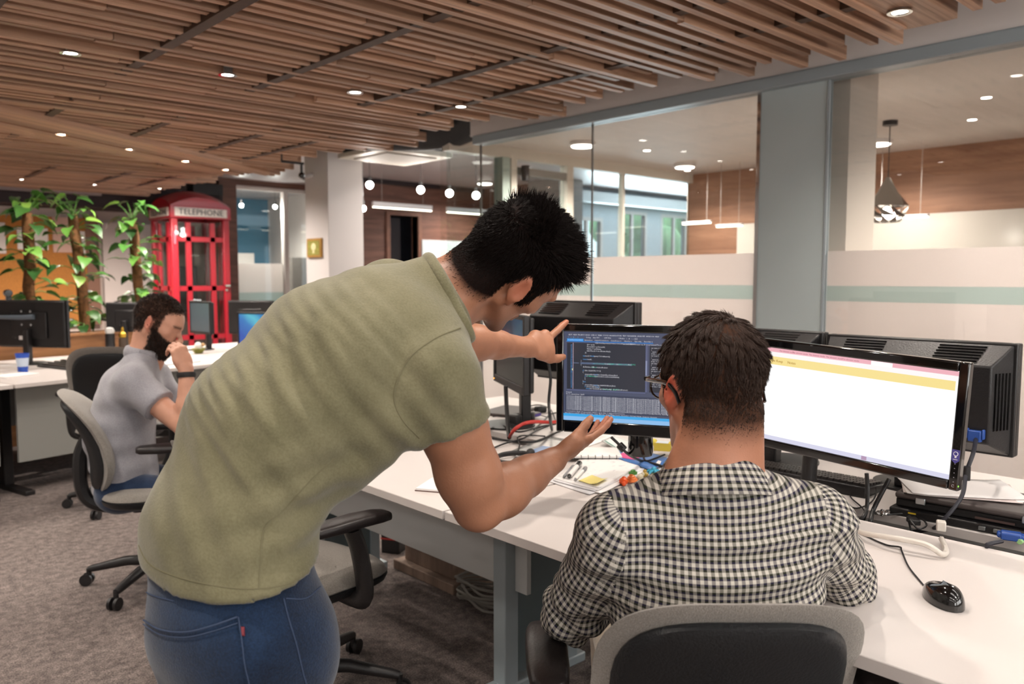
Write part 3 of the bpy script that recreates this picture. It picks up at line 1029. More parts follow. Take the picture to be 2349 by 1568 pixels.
def make_chair(label, loc, rz, seat_z=0.47, group=None, arms=True, arm_h=0.21, bh=0.46, arm_y=0.285, arm_x=0.0):
    """swivel chair, facing +x, built around its column"""
    t = empty('office_chair', label, 'chair', loc, rz, group)
    sz = seat_z

    def so(u):
        x, y = sup(u, 0.235, 0.245, 0.62)
        return x, y
    # seat (outline in x,y; thickness in z) made as a pillow turned flat
    p = pillow(lambda u: so(u), 0.045, 0.02, lambda y, z: -0.02 * (y / 0.24) ** 3 if y > 0 else 0.0)
    p.v = [(y, z, x) for x, y, z in p.v]
    p.v = [(a, b_, c + sz - 0.02) for a, b_, c in p.v]
    p.build('seat', M['fabric_grey'], t, smooth=50)
    p = pillow(lambda u: tuple(1.01 * q for q in so(u)), 0.004, 0.05, lambda y, z: -0.02 * (y / 0.24) ** 3 if y > 0 else 0.0)
    p.v = [(y, z, x + sz - 0.028) for x, y, z in p.v]
    p.build('seat_shell', M['shell_black'], t, smooth=50)

    # backrest
    def bo(u):
        y, z = sup(u, 0.235, bh / 2, 0.62)
        w = 1.0 - 0.10 * (z < 0) * (z / (bh / 2)) ** 2
        return y * w, sz + bh / 2 + z

    def bc(y, z):
        h = (z - sz) / bh
        return -0.235 - 0.05 * h - 0.10 * h * h + 0.055 * math.sin(h * math.pi) * 0.9 + 0.55 * y * y
    pillow(bo, 0.045, 0.012, bc).build('backrest', M['fabric_grey'], t, smooth=50)
    pillow(lambda u: (bo(u)[0] * 0.87, sz + bh / 2 - 0.015 + (bo(u)[1] - sz - bh / 2) * 0.90), 0.004, 0.042, lambda y, z: bc(y, z) - 0.012).build('backrest_shell', M['shell_black'], t, smooth=50)
    MB().tube(bez([(-0.05, 0, sz - 0.075), (-0.2, 0, sz - 0.09), (-0.30, 0, sz - 0.03), (-0.312, 0, sz + 0.14), (-0.275, 0, sz + 0.24)], 6), 0.028, 8, side=(0, 1, 0)).build('back_bracket', M['black_plastic'], t)
    if arms:
        for s in (-1, 1):
            y = arm_y * s
            az = sz + arm_h
            arm = MB().tube(bez([(0.02, 0.16 * s, sz - 0.06), (0.02, (arm_y - 0.025) * s, sz - 0.06), (0.02, y, sz - 0.02), (arm_x * 0.6, y, sz + 0.10), (-0.03 + arm_x, y, az - 0.02)], 5), [0.022] * 21, 8, flat=1.5).build('arm_post', M['black_plastic'], t, smooth=50)
            pad = MB()
            prof = [(-0.17, 0.024, 0.010), (-0.155, 0.036, 0.016), (-0.09, 0.042, 0.019), (0.0, 0.043, 0.019), (0.08, 0.041, 0.018), (0.115, 0.034, 0.015), (0.125, 0.02, 0.008)]
            vs, fs, nn = [], [], 16
            for x, w, h in prof:
                for i in range(nn):
                    a, b_ = sup(2 * math.pi * i / nn, w, h, 0.6)
                    vs.append((x - 0.01 + arm_x, y + a, az + b_ + 0.02 * ((x + 0.02) / 0.15) ** 2 * (x > 0) * -0.5))
            for k in range(len(prof) - 1):
                fs += [(k * nn + i, k * nn + (i + 1) % nn, (k + 1) * nn + (i + 1) % nn, (k + 1) * nn + i) for i in range(nn)]
            fs += [tuple(range(nn)), tuple(range((len(prof) - 1) * nn, len(prof) * nn))]
            pad.add(vs, fs).build('armrest', M['arm_black'], t, smooth=60)
    MB().cyl((0, 0, 0.12), (0, 0, sz - 0.09), 0.026, n=14).cyl((0, 0, 0.08), (0, 0, 0.24), 0.034, 0.03, n=14).build('column', M['black_plastic'], t)
    MB().box(-0.11, 0.11, -0.08, 0.08, sz - 0.11, sz - 0.065).build('mechanism', M['black_plastic'], t, bev=0.01)
    MB().cyl((0, 0, 0.075), (0, 0, 0.125), 0.045, 0.04, n=14).build('hub', M['black_plastic'], t)
    for i in range(5):
        a = 2 * math.pi * i / 5 + 0.35
        c, s = math.cos(a), math.sin(a)
        MB().tube([(0.03 * c, 0.03 * s, 0.105), (0.15 * c, 0.15 * s, 0.105), (0.29 * c, 0.29 * s, 0.078), (0.315 * c, 0.315 * s, 0.072)], [0.026, 0.023, 0.017, 0.014], 8).build('base_leg', M['black_plastic'], t, smooth=50)
        w = MB()
        for q in (-1, 1):
            ax = np.array([-s, c, 0])
            cc = np.array([0.325 * c, 0.325 * s, 0.027]) + ax * 0.012 * q
            w.cyl(cc + ax * 0.009 * q, cc - ax * 0.004 * q, 0.027, n=16)
        w.cyl((0.315 * c, 0.315 * s, 0.03), (0.315 * c, 0.315 * s, 0.078), 0.011)
        w.build('castor', M['black_plastic'], t, smooth=40)
    return t


def make_desk(label, x0, x1, y0, y1, h=0.73, parts=True, rz=0, loc=(0, 0, 0), modesty_x=None, legs=(), modesty_cut=0.08):
    t = empty('desk', label, 'desk', loc, rz)
    MB().box(x0, x1, y0, y1, h - 0.026, h).build('tabletop', [M['desk_white']], t, bev=0.002)
    if modesty_x is not None:
        MB().box(modesty_x - 0.01, modesty_x + 0.01, y0 + 0.08, y1 - modesty_cut, 0.35, h - 0.03).build('modesty_panel', M['modesty'], t, bev=0.002)
    for y in legs:
        xm0, xm1 = x0 + 0.42, x0 + 0.66
        MB().box(xm0 - 0.06, xm0, y - 0.03, y + 0.03, 0.03, h - 0.03).build('leg_post', M['desk_metal'], t, bev=0.004)
        MB().box(xm1, xm1 + 0.05, y - 0.03, y + 0.03, 0.03, h - 0.03).build('leg_post', M['desk_metal'], t, bev=0.004)
        MB().box(xm0, xm1, y - 0.022, y + 0.022, 0.06, h - 0.05).build('perforated_panel', M['perforated'], t, smooth=0)
        MB().box(x0 + 0.05, x1 - 0.03, y - 0.035, y + 0.035, 0.0, 0.035).build('foot', M['desk_metal'], t, bev=0.006)
        MB().box(x0 + 0.06, x1 - 0.05, y - 0.03, y + 0.03, h - 0.05, h - 0.026).build('crossbar', M['desk_metal'], t, bev=0.003)
    return t


SCREEN_OFF = mat('screen_off', '17191C', 0.16, coat=0.3)


def vent_rows(t, y0, y1, x, z0, dz, n, par):
    for i in range(n):
        MB().box(x - 0.002, x + 0.002, y0, y1, z0 + i * dz, z0 + i * dz + dz * 0.55).build('vent_slot', M['black_gloss'], par, smooth=0)


def make_monitor(label, c, yaw, w=0.54, h=0.33, tilt=0.0, screen=None, gloss=True, back='flat', bezel=0.022, chin=0.03, stand=None, floor_z=0.73, roll=0.0, sy=0.0):
    """monitor whose screen faces local +x; c is the centre of the screen face"""
    t = empty('monitor', label, 'monitor', c, yaw)
    t.rotation_euler = (roll, tilt, yaw)
    fm = M['black_gloss'] if gloss else M['black_plastic']
    fr = MB()
    W2, H2 = w / 2, h / 2
    fr.box(-0.022, 0.004, -W2, -W2 + bezel, -H2, H2).box(-0.022, 0.004, W2 - bezel, W2, -H2, H2)
    fr.box(-0.022, 0.004, -W2 + bezel, W2 - bezel, H2 - bezel, H2).box(-0.022, 0.004, -W2 + bezel, W2 - bezel, -H2, -H2 + chin)
    fr.build('bezel', fm, t, bev=0.004)
    MB().box(-0.02, -0.002, -W2 + bezel, W2 - bezel, -H2 + chin, H2 - bezel).build('screen', screen or SCREEN_OFF, t, smooth=0)
    bk = MB()
    if back == 'box':       # deep old panel with a raised housing and vents
        bk.box(-0.04, -0.022, -W2, W2, -H2, H2)
        a, b_, d, bz = 0.97, 0.86, 0.09, 0.62
        vs = [(-0.04, s * W2 * a, q * H2 * a) for q in (-1, 1) for s in (-1, 1)] + [(-0.04 - d, s * W2 * b_, H2 * (bz if q > 0 else -0.72)) for q in (-1, 1) for s in (-1, 1)]
        bk.add(vs, [(0, 1, 3, 2), (5, 4, 6, 7), (0, 4, 5, 1), (2, 3, 7, 6), (0, 2, 6, 4), (1, 5, 7, 3)])
        o = bk.build('back_shell', M['black_plastic'], t, bev=0.004)
        # vent slots on the sloping top and sides of the housing
        for s0, s1 in ((-0.74, -0.28), (0.28, 0.74)):
            for k in range(6):
                f = 0.14 + 0.13 * k
                x = -0.04 - d * f
                z = H2 * (a + (bz - a) * f)
                MB().box(x - 0.0035, x + 0.0035, W2 * s0 * (1 - 0.06 * f), W2 * s1 * (1 - 0.06 * f), z - 0.004, z + 0.002).build('vent_slot', M['black_gloss'], o, smooth=0)
        for s in (-1, 1):
            for k in range(5):
                f = 0.18 + 0.15 * k
                x = -0.04 - d * f
                y = s * W2 * (a + (b_ - a) * f)
                MB().box(x - 0.0035, x + 0.0035, y - 0.002, y + 0.002, -H2 * 0.5, H2 * 0.5).build('vent_slot', M['black_gloss'], o, smooth=0)
    else:
        bk.box(-0.045, -0.022, -W2 * 0.97, W2 * 0.97, -H2 * 0.95, H2 * 0.95).box(-0.06, -0.045, -W2 * 0.5, W2 * 0.5, -H2 * 0.6, H2 * 0.5)
        bk.build('back_shell', M['black_plastic'], t, bev=0.008)
    if stand == 'foot':
        dz = c[2] - floor_z
        MB().box(-0.10, -0.055, sy - 0.024, sy + 0.024, -dz + 0.01, -H2 * 0.2).build('neck', M['black_plastic'], t, bev=0.006)
        o = MB().lathe([(0.12, -dz), (0.12, -dz + 0.008), (0.05, -dz + 0.018)], 28).build('base', M['black_plastic'], t)
        o.location = (0, sy, 0)
    elif stand == 'pole':
        dz = c[2] - floor_z
        MB().box(-0.12, -0.04, sy - 0.05, sy + 0.05, -0.05, 0.05).build('mount_plate', M['black_plastic'], t, bev=0.004)
        MB().cyl((-0.13, sy, -dz + 0.008), (-0.13, sy, 0.06), 0.022, n=16).build('pole', M['black_plastic'], t)
        MB().box(-0.20, -0.06, sy - 0.05, sy + 0.05, -dz + 0.006, -dz + 0.018).build('clamp_foot', M['black_plastic'], t, bev=0.003)
    return t


def solid(name, c):
    return mat(name, c, 0.5)

# ================================================================== NEAR DESKS
make_desk('white desk that the seated man in the checked shirt works at', 1.36, 2.14, 0.215, 1.755, modesty_x=1.775, legs=(0.30,), modesty_cut=0.3)
make_desk('white desk beside the standing man, with paper piles and cables', 1.36, 2.14, 1.765, 3.30, modesty_x=1.775, legs=(1.93, 3.2))
make_desk('white desk behind the monitors, across from the seated man', 2.25, 2.965, 0.215, 1.755, modesty_x=2.75, legs=())
make_desk('white far desk holding the black cable tangle and the boxy monitor', 2.25, 2.965, 1.765, 3.30, modesty_x=2.75, legs=())
for o in [q for q in bpy.data.objects if q.name.startswith('desk') and q.get('label', '').startswith(('white desk behind', 'white far desk'))]:
    y0, y1 = (0.3, 1.7) if 'behind' in o['label'] else (1.84, 3.2)
    for yy in (y0, y1):
        MB().box(2.5, 2.56, yy - 0.03, yy + 0.03, 0.0, 0.70).box(2.3, 2.92, yy - 0.03, yy + 0.03, 0, 0.035).build('leg', M['desk_metal'], o, bev=0.004)

# cable tray in the gap between the two rows
tag(MB().box(2.145, 2.245, 0.25, 3.28, 0.60, 0.61).box(2.145, 2.15, 0.25, 3.28, 0.61, 0.67).box(2.24, 2.245, 0.25, 3.28, 0.61, 0.67).build('cable_trough', mat('trough_grey', '8C8780', 0.6), smooth=0), 'grey metal cable trough in the gap between the desk rows', 'cable trough')

# ------------------------------------------------------------------ white screen monitor
def ebox(name, t, y0, y1, z0, z1, x, m):
    return MB().box(x, x + 0.0006, y0, y1, z0, z1).build(name, m, t, smooth=0)


SCR_WHITE = emit_mat('screen_white', 'FFFFFF', 1.15)
SCR_WHITE.node_tree.nodes['Principled BSDF'].inputs['Base Color'].default_value = (0.02, 0.02, 0.02, 1)


def scr(name, c, s=1.0):
    m = emit_mat('scr_' + name, c, s)
    m.node_tree.nodes['Principled BSDF'].inputs['Base Color'].default_value = (0.02, 0.02, 0.02, 1)
    m.node_tree.nodes['Principled BSDF'].inputs['Roughness'].default_value = 0.2
    return m


_tl, _tr, _br, _bl = P(1728, 772, 2.36), P(2222, 830, 1.92), P(2197, 1132, 1.92), P(1720, 1017, 2.36)
_c = (_tl + _tr + _br + _bl) / 4
_rv = nrm((_tr - _tl)[:2].tolist() + [0])
_yaw = math.atan2(-_rv[0], _rv[1])
_w = float(np.linalg.norm((_tr - _tl)[:2]))
_h = float(((_tr - _br)[2] + (_tl - _bl)[2]) / 2)
wm = make_monitor('black monitor with a glaring white page, right of the seated man', _c, _yaw, _w, _h, 0.0, SCR_WHITE, True, 'flat', 0.024, 0.024, 'pole', roll=-0.05, sy=-0.16)
W2, H2 = _w / 2 - 0.024, _h / 2
zt = H2 - 0.024
ebox('tab_bar', wm, -W2, W2, zt - 0.011, zt, -0.0018, scr('pink', 'F7B9C4'))
ebox('active_tab', wm, 0.055, 0.11, zt - 0.011, zt - 0.001, -0.0015, scr('tabwhite', 'FFFFFF', 1.1))
ebox('address_bar', wm, -W2, W2, zt - 0.024, zt - 0.011, -0.0018, scr('addr', 'FFFBFA', 1.05))
ebox('notes_header', wm, -W2, W2 - 0.006, zt - 0.047, zt - 0.024, -0.0018, scr('yellow', 'FFE89A'))
ebox('pale_column', wm, -0.005, 0.05, -H2 + 0.09, zt - 0.055, -0.0018, scr('mint', 'F6FFFE', 1.14))
ebox('page_text', wm, -0.06, -0.022, -H2 + 0.07, zt - 0.06, -0.0018, scr('faint', 'FDFDFC', 1.13))
ebox('taskbar', wm, -W2, W2, -H2 + 0.024, -H2 + 0.036, -0.0018, scr('lilac', 'DCDCF2'))
ebox('taskbar_mark', wm, 0.05, 0.064, -H2 + 0.025, -H2 + 0.035, -0.0014, scr('mauve', 'B79AB8'))
DK = scr('tab_text', 'C0808C')
for i, y in enumerate((-0.185, -0.145, -0.095, -0.045, 0.0)):
    text_mesh('tab_title', 'The element stacks', 0.006, DK, Matrix.Identity(4), wm).matrix_local = frame((-0.001, y, zt - 0.006), (0, 1, 0), (0, 0, 1), (1, 0, 0))
text_mesh('header_text', 'Google Keep     Notes', 0.010, scr('keeptext', 'B98D3A'), Matrix.Identity(4), wm, align='LEFT').matrix_local = frame((-0.001, -W2 + 0.02, zt - 0.036), (0, 1, 0), (0, 0, 1), (1, 0, 0))
st = MB()
st.prism([(-0.009, 0.016), (0.009, 0.016), (0.009, -0.010), (0.0, -0.018), (-0.009, -0.010)], 0.0, 0.0008, 'x')
sk = st.build('badge_sticker', solid('sticker_violet', '4A4590'), wm, smooth=0)
sk.location = (0.004, _w / 2 - 0.012, -H2 + 0.085)
MB().tube([(0.0, 0.005 * math.cos(a), 0.006 + 0.005 * math.sin(a)) for a in np.linspace(0, 6.28, 13)], 0.0008, 4).box(-0.0003, 0.0006, -0.002, 0.002, -0.004, 0.001).box(-0.0003, 0.0006, -0.005, 0.005, -0.0085, -0.0072).build('badge_print', solid('sticker_white', 'E8E6F2'), wm).matrix_local = Matrix.Translation((0.0052, _w / 2 - 0.012, -H2 + 0.085))
for k in range(5):
    MB().ell((0.0042, _w / 2 - 0.012, -H2 + 0.022 + 0.011 * k), (0.0006, 0.0012, 0.0012), 8, 4).build('touch_key', solid('key_mark', '9A9AA0'), wm)
MB().tube([(0.0042, _w / 2 - 0.012 + 0.003 * math.cos(a), -H2 + 0.012 + 0.003 * math.sin(a)) for a in np.linspace(0.6, 5.7, 10)], 0.0006, 4).build('power_mark', solid('key_mark', '9A9AA0'), wm)
MB().ell((0.002, _w / 2 - 0.0005, -H2 + 0.013), (0.002, 0.0012, 0.0025), 8, 4).build('power_light', scr('green_led', '8FE04A', 2.0), wm)

# ------------------------------------------------------------------ code screen monitor
n_ = cdir(-0.33, 0, 0.944)
cy = math.atan2(n_[1], n_[0])
cc = P(1466, 874, 2.30)
cw, ch = 0.490, 0.319
cmn = make_monitor('black monitor showing dark code, under the pointing hand', cc, cy, cw, ch, 0.0, scr('vs_frame', '4A5068', 1.0), True, 'flat', 0.022, 0.036, None)
CW2 = cw / 2 - 0.022
ZT, ZB = ch / 2 - 0.022, -ch / 2 + 0.036
HH = ZT - ZB


def cz(f):
    return ZT - HH * f


def cyy(px):            # photograph column on the screen -> local y
    return -CW2 + (px - 1282) / 372.0 * (2 * CW2)


ebox('editor', cmn, cyy(1290), cyy(1483), cz(0.645), cz(0.125), -0.0018, scr('vs_editor', '2B2E3A'))
ebox('editor_right', cmn, cyy(1492), CW2, cz(0.645), cz(0.135), -0.0018, scr('vs_editor', '2B2E3A'))
ebox('output_pane', cmn, cyy(1286), CW2, cz(0.905), cz(0.70), -0.0018, scr('vs_output', '3A4056'))
ebox('status_bar', cmn, -CW2, CW2, ZB, cz(0.955), -0.0016, scr('vs_status', '8FC1F0'))
ebox('status_bar_top', cmn, -CW2, CW2, cz(0.955), cz(0.925), -0.0016, scr('vs_status_top', '3AA8EA'))
ebox('tab_line', cmn, cyy(1288), cyy(1500), cz(0.113), cz(0.105), -0.0014, scr('vs_blue', '2F7FD0'))
ebox('active_tab', cmn, cyy(1290), cyy(1331), cz(0.105), cz(0.078), -0.0014, scr('vs_tab', '3A9BE8'))
ebox('line_highlight', cmn, cyy(1306), cyy(1320), cz(0.356), cz(0.345), -0.0014, scr('vs_hl', '56607A'))
ebox('line_highlight', cmn, cyy(1324), cyy(1450), cz(0.361), cz(0.340), -0.0014, scr('vs_hl', '56607A'))
ebox('scroll_bar', cmn, cyy(1482.5), cyy(1487), cz(0.645), cz(0.125), -0.0014, scr('vs_scroll', '5A6080'))
ebox('scroll_thumb', cmn, cyy(1482.8), cyy(1486.5), cz(0.46), cz(0.30), -0.0011, scr('vs_thumb', '8890B0'))
ebox('scroll_bar', cmn, cyy(1290), cyy(1483), cz(0.662), cz(0.65), -0.0014, scr('vs_scroll', '5A6080'))
ebox('margin_line', cmn, cyy(1305), cyy(1306), cz(0.645), cz(0.125), -0.0014, scr('vs_margin', 'C8B0C0'))
ebox('breakpoint_mark', cmn, cyy(1303), cyy(1305), cz(0.435), cz(0.415), -0.0011, scr('vs_mark', 'E0E090'))
TW, TB, TG = scr('code_white', 'DCDCE4'), scr('code_blue', '5AA6E8'), scr('code_green', '52C8A8')
TXT = {'w': [], 'b': [], 'g': []}


def put(px, f, s, col='w', size=0.0058):
    TXT[col].append((px, f, s, size))


put(1294, 0.035, 'EDIT  VIEW  PROJECT  BUILD  DEBUG  TEAM  TOOLS  ARCHITECTURE  TEST  RESHARPER  ANALYZE  WINDOW  HELP', 'w', 0.0050)
put(1292, 0.062, '<-  o   #  ::   >', 'b', 0.0055)
put(1338, 0.062, 'Debug     Any CPU          ICBI Web', 'w', 0.0050)
put(1417, 0.064, '> Firefox   o   #   ::  ;;  [] []', 'w', 0.0050)
put(1292, 0.092, 'CreateRepository.Orders', 'w', 0.0042)
put(1334, 0.092, 'Extension.cs     OutputVController.cs     CreateRoutes.cs      ClientApi.cs      App.config      ReportApi.cs', 'w', 0.0046)
put(1360, 0.122, 'ICBI.Web.Repository.Orders.CreateRepository.Orders', 'w', 0.0052)
put(1428, 0.126, 'Create(ICBIDbContext ctx, DeliveryUpdateDTO dto)', 'w', 0.0052)
put(1340, 0.142, 'Id = us.Id,')
put(1340, 0.165, 'ParentId = us.ParentId,')
put(1340, 0.188, 'Name = us.Name,')
put(1340, 0.211, 'HasClients = us.Clients.Any(),')
put(1335, 0.231, '});')
put(1330, 0.268, 'var', 'b')
put(1335.5, 0.268, 'result =')
put(1348, 0.268, 'await', 'b')
put(1357, 0.268, 'query.ToListAsync();')
put(1330, 0.312 - 0.006, 'return', 'b')
put(1340, 0.312 - 0.006, 'result;')
put(1325, 0.328 - 0.004, '}')
OFF = 0.052
put(1324.5, 0.298 + OFF, 'public static async', 'b')
put(1353, 0.298 + OFF, 'Task<DeliveryDto.Action>', 'g')
put(1383, 0.298 + OFF, 'Create(')
put(1393, 0.298 + OFF, 'ICBIDbContext', 'g')
put(1411, 0.298 + OFF, 'ctx,')
put(1418, 0.298 + OFF, 'DeliveryUpdateDTO', 'g')
put(1440, 0.298 + OFF, 'dto)')
put(1325, 0.372, '{')
put(1330, 0.392, 'db.Entities.CIB.')
put(1352, 0.392, 'Action', 'g')
put(1363, 0.392, 'createdAction;')
put(1330, 0.432, 'if', 'b')
put(1334, 0.432, '(dto.ChildOfId == 0)')
put(1330, 0.452, '{')
put(1335, 0.474, 'createdAction =')
put(1357, 0.474, 'await', 'b')
put(1366, 0.474, 'ctx.CreateRootItem(dto);')
put(1335, 0.494, 'if', 'b')
put(1339, 0.494, '(')
put(1341, 0.494, 'ICBIPrincipal', 'g')
put(1357, 0.494, '.Current.IsCrossDomainAdmin)')
put(1335, 0.514, '{')
put(1335, 0.53, '}')
put(1330, 0.546, '}')
put(1330, 0.558, 'else', 'b')
put(1330, 0.576, '{')
put(1335, 0.592, 'createdAction =')
put(1357, 0.592, 'await', 'b')
put(1366, 0.592, 'ctx.AddChildItem(dto);')
put(1335, 0.612, 'if', 'b')
put(1339, 0.612, '(createdAction != ')
put(1362, 0.612, 'null)', 'b')
put(1338, 0.632, 'await', 'b')
put(1347, 0.632, 'ctx.UpdateEmployeeConfig(')
put(1380, 0.632, 'EmployeeConfigDTO', 'g')
put(1405, 0.632, '(), createdAction);')
put(1288, 0.683, 'Output')
put(1288, 0.704, 'Show output from:  Build', 'w', 0.0054)
for i in range(11):
    put(1289, 0.727 + 0.0152 * i, '1>C:\\Users\\Public\\Documents\\CSE-Code\\CSE-CIB.BuildTool\\ICBI.Services.Production\\Repository\\OrderTest.vb(194,%d): warning : BC42104 : There is no value for variable' % (31 + 7 * i), 'w', 0.0056)
put(1289, 0.900, '========== Build: 14 succeeded, 0 failed, 0 up-to-date, 0 skipped ==========', 'w', 0.0052)
put(1286, 0.918, 'Azure App Service Activity   Task List   Find Results   Output   Error List   Package Manager Console   Find Results 1   Find Symbol Results   Breakpoints   Bookmarks', 'w', 0.0040)
for i in range(30):
    put(1298.5, 0.15 + 0.0165 * i, '-%d' % (70 + i), 'b', 0.0046)
for i in range(22):
    put(1496, 0.16 + 0.021 * i, ('var item = ctx.Get();', '{', '  await ctx.Save();', 'if (dto != null)')[i % 4], 'w', 0.005)
for key, mm, nm in (('w', TW, 'code_text_white'), ('b', TB, 'code_text_blue'), ('g', TG, 'code_text_green')):
    b = MB()
    for px, f, s, size in TXT[key]:
        cu = bpy.data.curves.new('t', 'FONT')
        cu.body, cu.size, cu.align_y, cu.resolution_u = s, size, 'CENTER', 1
        tob = bpy.data.objects.new('t', cu)
        COL.objects.link(tob)
        me = bpy.data.meshes.new_from_object(tob.evaluated_get(bpy.context.evaluated_depsgraph_get()))
        bpy.data.objects.remove(tob)
        y0, z0 = cyy(px), cz(f)
        vs = [(-0.0008, y0 + v.co.x, z0 + v.co.y) for v in me.vertices if True]
        ok = CW2 - 0.002
        fs = [tuple(p.vertices) for p in me.polygons if max(vs[i][1] for i in p.vertices) < ok]
        b.add(vs, fs)
        bpy.data.meshes.remove(me)
    o = b.build(nm, mm, cmn, smooth=0)
    o['kind'] = 'stuff'
# glossy stub neck, and the arm that carries it from the desk gap
nk = MB().lathe([(0.034, -0.245), (0.037, -0.235), (0.035, -0.165), (0.032, -0.15)], 20)
o = nk.build('neck_stub', M['black_gloss'], cmn)
o.location = (-0.035, 0.0, 0.025)
MB().box(-0.0205, 0.0205, -0.002, 0.002, -0.007, 0.0).build('neck_reflex', scr('pink_led', 'E06A86', 0.8), cmn).location = (-0.01, 0.01, -0.205)
bpy.data.objects.remove(bpy.data.objects['neck_reflex'])
_pw = np.array([2.205, 1.47, 0.73])
_dl = _pw - cc
_pl = (_dl[0] * math.cos(cy) + _dl[1] * math.sin(cy), -_dl[0] * math.sin(cy) + _dl[1] * math.cos(cy), _dl[2])
MB().tube(bez([(-0.06, 0, 0.0), (-0.10, _pl[1] * 0.4, 0.0), (_pl[0], _pl[1], 0.0)], 5), 0.016, 8).build('support_arm', M['black_plastic'], cmn)
MB().cyl(_pl, (_pl[0], _pl[1], 0.03), 0.018, n=14).box(_pl[0] - 0.04, _pl[0] + 0.04, _pl[1] - 0.04, _pl[1] + 0.04, _pl[2], _pl[2] + 0.012).build('support_pole', M['black_plastic'], cmn)

# ------------------------------------------------------------------ monitors of the opposite row, seen from behind
def rear(label, y0, y1, z0, z1, x=2.60, yaw=0.0, sy=0.0):
    return make_monitor(label, (x + 0.03, (y0 + y1) / 2, (z0 + z1) / 2), yaw, y1 - y0, z1 - z0, 0.0, None, False, 'box', 0.02, 0.03, 'foot', sy=sy)


rm1 = rear('boxy black monitor seen from behind, right of the white screen', 0.700, 1.262, 0.868, 1.195)
rm2 = rear('boxy black monitor seen from behind, hidden by the seated man\'s head', 1.275, 1.84, 0.868, 1.20, sy=-0.13)
rm3 = rear('boxy black monitor seen from behind, between the two men\'s heads', 2.055, 2.62, 0.93, 1.283, 2.58)
# blue video plug on the back of the right one
BLUE = mat('plug_blue', '2A4F9C', 0.45)
q = empty('video_plug', 'blue video plug with dark cable on the back of the right boxy monitor', 'plug', (2.462, 0.86, 0.895))
bpy.data.objects.remove(q)
pg = MB().box(-0.02, 0.012, -0.017, 0.017, -0.020, 0.012).box(-0.018, 0.012, -0.024, -0.017, -0.012, 0.016).box(-0.018, 0.012, 0.017, 0.024, -0.012, 0.016)
_pp = PX(2240, 995, 2.505)
vp = pg.build('plug_body', BLUE, None, bev=0.003)
vp.name = 'video_plug'
vp.location = _pp
tag(vp, 'blue video plug on the back of the right boxy monitor', 'plug')
DKC = mat('cable_dark', '20202A', 0.5)
BLK = mat('cable_black', '161415', 0.45)
WHC = mat('cable_white', 'CFC8BF', 0.5)
vc = cable('video_cable', [_pp + np.array([0, 0, -0.01]), P(2232, 1040, 2.16), P(2216, 1085, 2.14), P(2205, 1140, 2.08), P(2160, 1195, 2.08), P(2125, 1215, 2.18), np.array([2.22, 0.95, 0.66])], 0.0055, DKC, 'dark blue-grey video cable hanging from the blue plug', 'cable')
fb = MB().cyl((0, 0, -0.018), (0, 0, 0.018), 0.011, n=12)
o = fb.build('ferrite_bead', M['black_plastic'], vc, smooth=40)
o.matrix_world = frame(P(2216, 1085, 2.14), (1, 0, 0), (0, 1, 0), (0, 0, 1))

# monitor turned away with a dark screen, left of the code screen
_r0 = P(1203, 909, 3.30)
_dv = nrm([0.35, 0.657, 0])
_cd = _r0 + _dv * 0.27 + np.array([0, 0, 0.165])
_nv = np.array([-_dv[1], _dv[0], 0])
mD = make_monitor('dark switched-off monitor standing left of the code screen', _cd, math.atan2(_nv[1], _nv[0]), 0.54, 0.33, 0.0, SCREEN_OFF, False, 'flat', 0.02, 0.035, 'foot')
MB().ell((0.005, -0.25, -0.152), (0.002, 0.003, 0.003), 8, 5).build('power_light', scr('amber_led', 'FFA63A', 4.0), mD)

# ------------------------------------------------------------------ laptop in its dock, keyboard, papers behind the white screen
lp = empty('laptop', 'closed black laptop in a docking base behind the desk gap', 'laptop', (2.40, 0.70, 0.73), 0.05)
MB().box(-0.14, 0.10, -0.26, 0.21, 0.0, 0.022).build('dock', M['black_plastic'], lp, bev=0.004)
MB().box(-0.12, 0.10, -0.25, 0.20, 0.022, 0.046).build('base', M['black_soft'], lp, bev=0.005)
MB().box(-0.13, 0.10, -0.25, 0.20, 0.047, 0.064).build('lid', [mat('lid_brown', '4A4240', 0.55, noise=(60, 0.1))], lp, bev=0.006)
MB().box(-0.135, -0.128, -0.13, -0.105, 0.040, 0.058).build('hinge', M['steel'], lp, bev=0.002)
MB().box(-0.135, -0.128, 0.12, 0.145, 0.040, 0.058).build('hinge', M['steel'], lp, bev=0.002)
for y, w, mm in ((-0.02, 0.016, M['steel']), (-0.055, 0.018, M['steel']), (-0.10, 0.036, solid('dvi_white', 'D8D2C4'))):
    MB().box(-0.144, -0.139, y - w / 2, y + w / 2, 0.006, 0.016).build('port', mm, lp, bev=0.001)
MB().box(-0.1405, -0.139, 0.14, 0.16, 0.012, 0.016).build('yellow_tag', solid('tag_yellow', 'D8B82A'), lp)
MB().box(-0.1305, -0.130, -0.09, -0.0, 0.030, 0.036).build('print_line', solid('print_brown', '4C3A36'), lp)
bp_ = tag(MB().box(-0.035, 0.0, -0.022, 0.022, 0.0, 0.018).cyl((-0.03, 0.024, 0.009), (0, 0.024, 0.009), 0.006).cyl((-0.03, -0.024, 0.009), (0, -0.024, 0.009), 0.006).build('video_plug', BLUE, bev=0.003), 'blue video plug in the dock at the right picture edge', 'plug')
bp_.location = PZ(2318, 1232, 0.74)
bp_.rotation_euler = (0, 0, 0.3)
cable('video_cable', [PZ(2300, 1240, 0.748), PZ(2262, 1252, 0.735), (2.235, 0.50 + 0.12, 0.68), (2.19, 0.66, 0.63)], 0.005, DKC, 'short dark cable leading from the dock plug into the gap', 'cable')
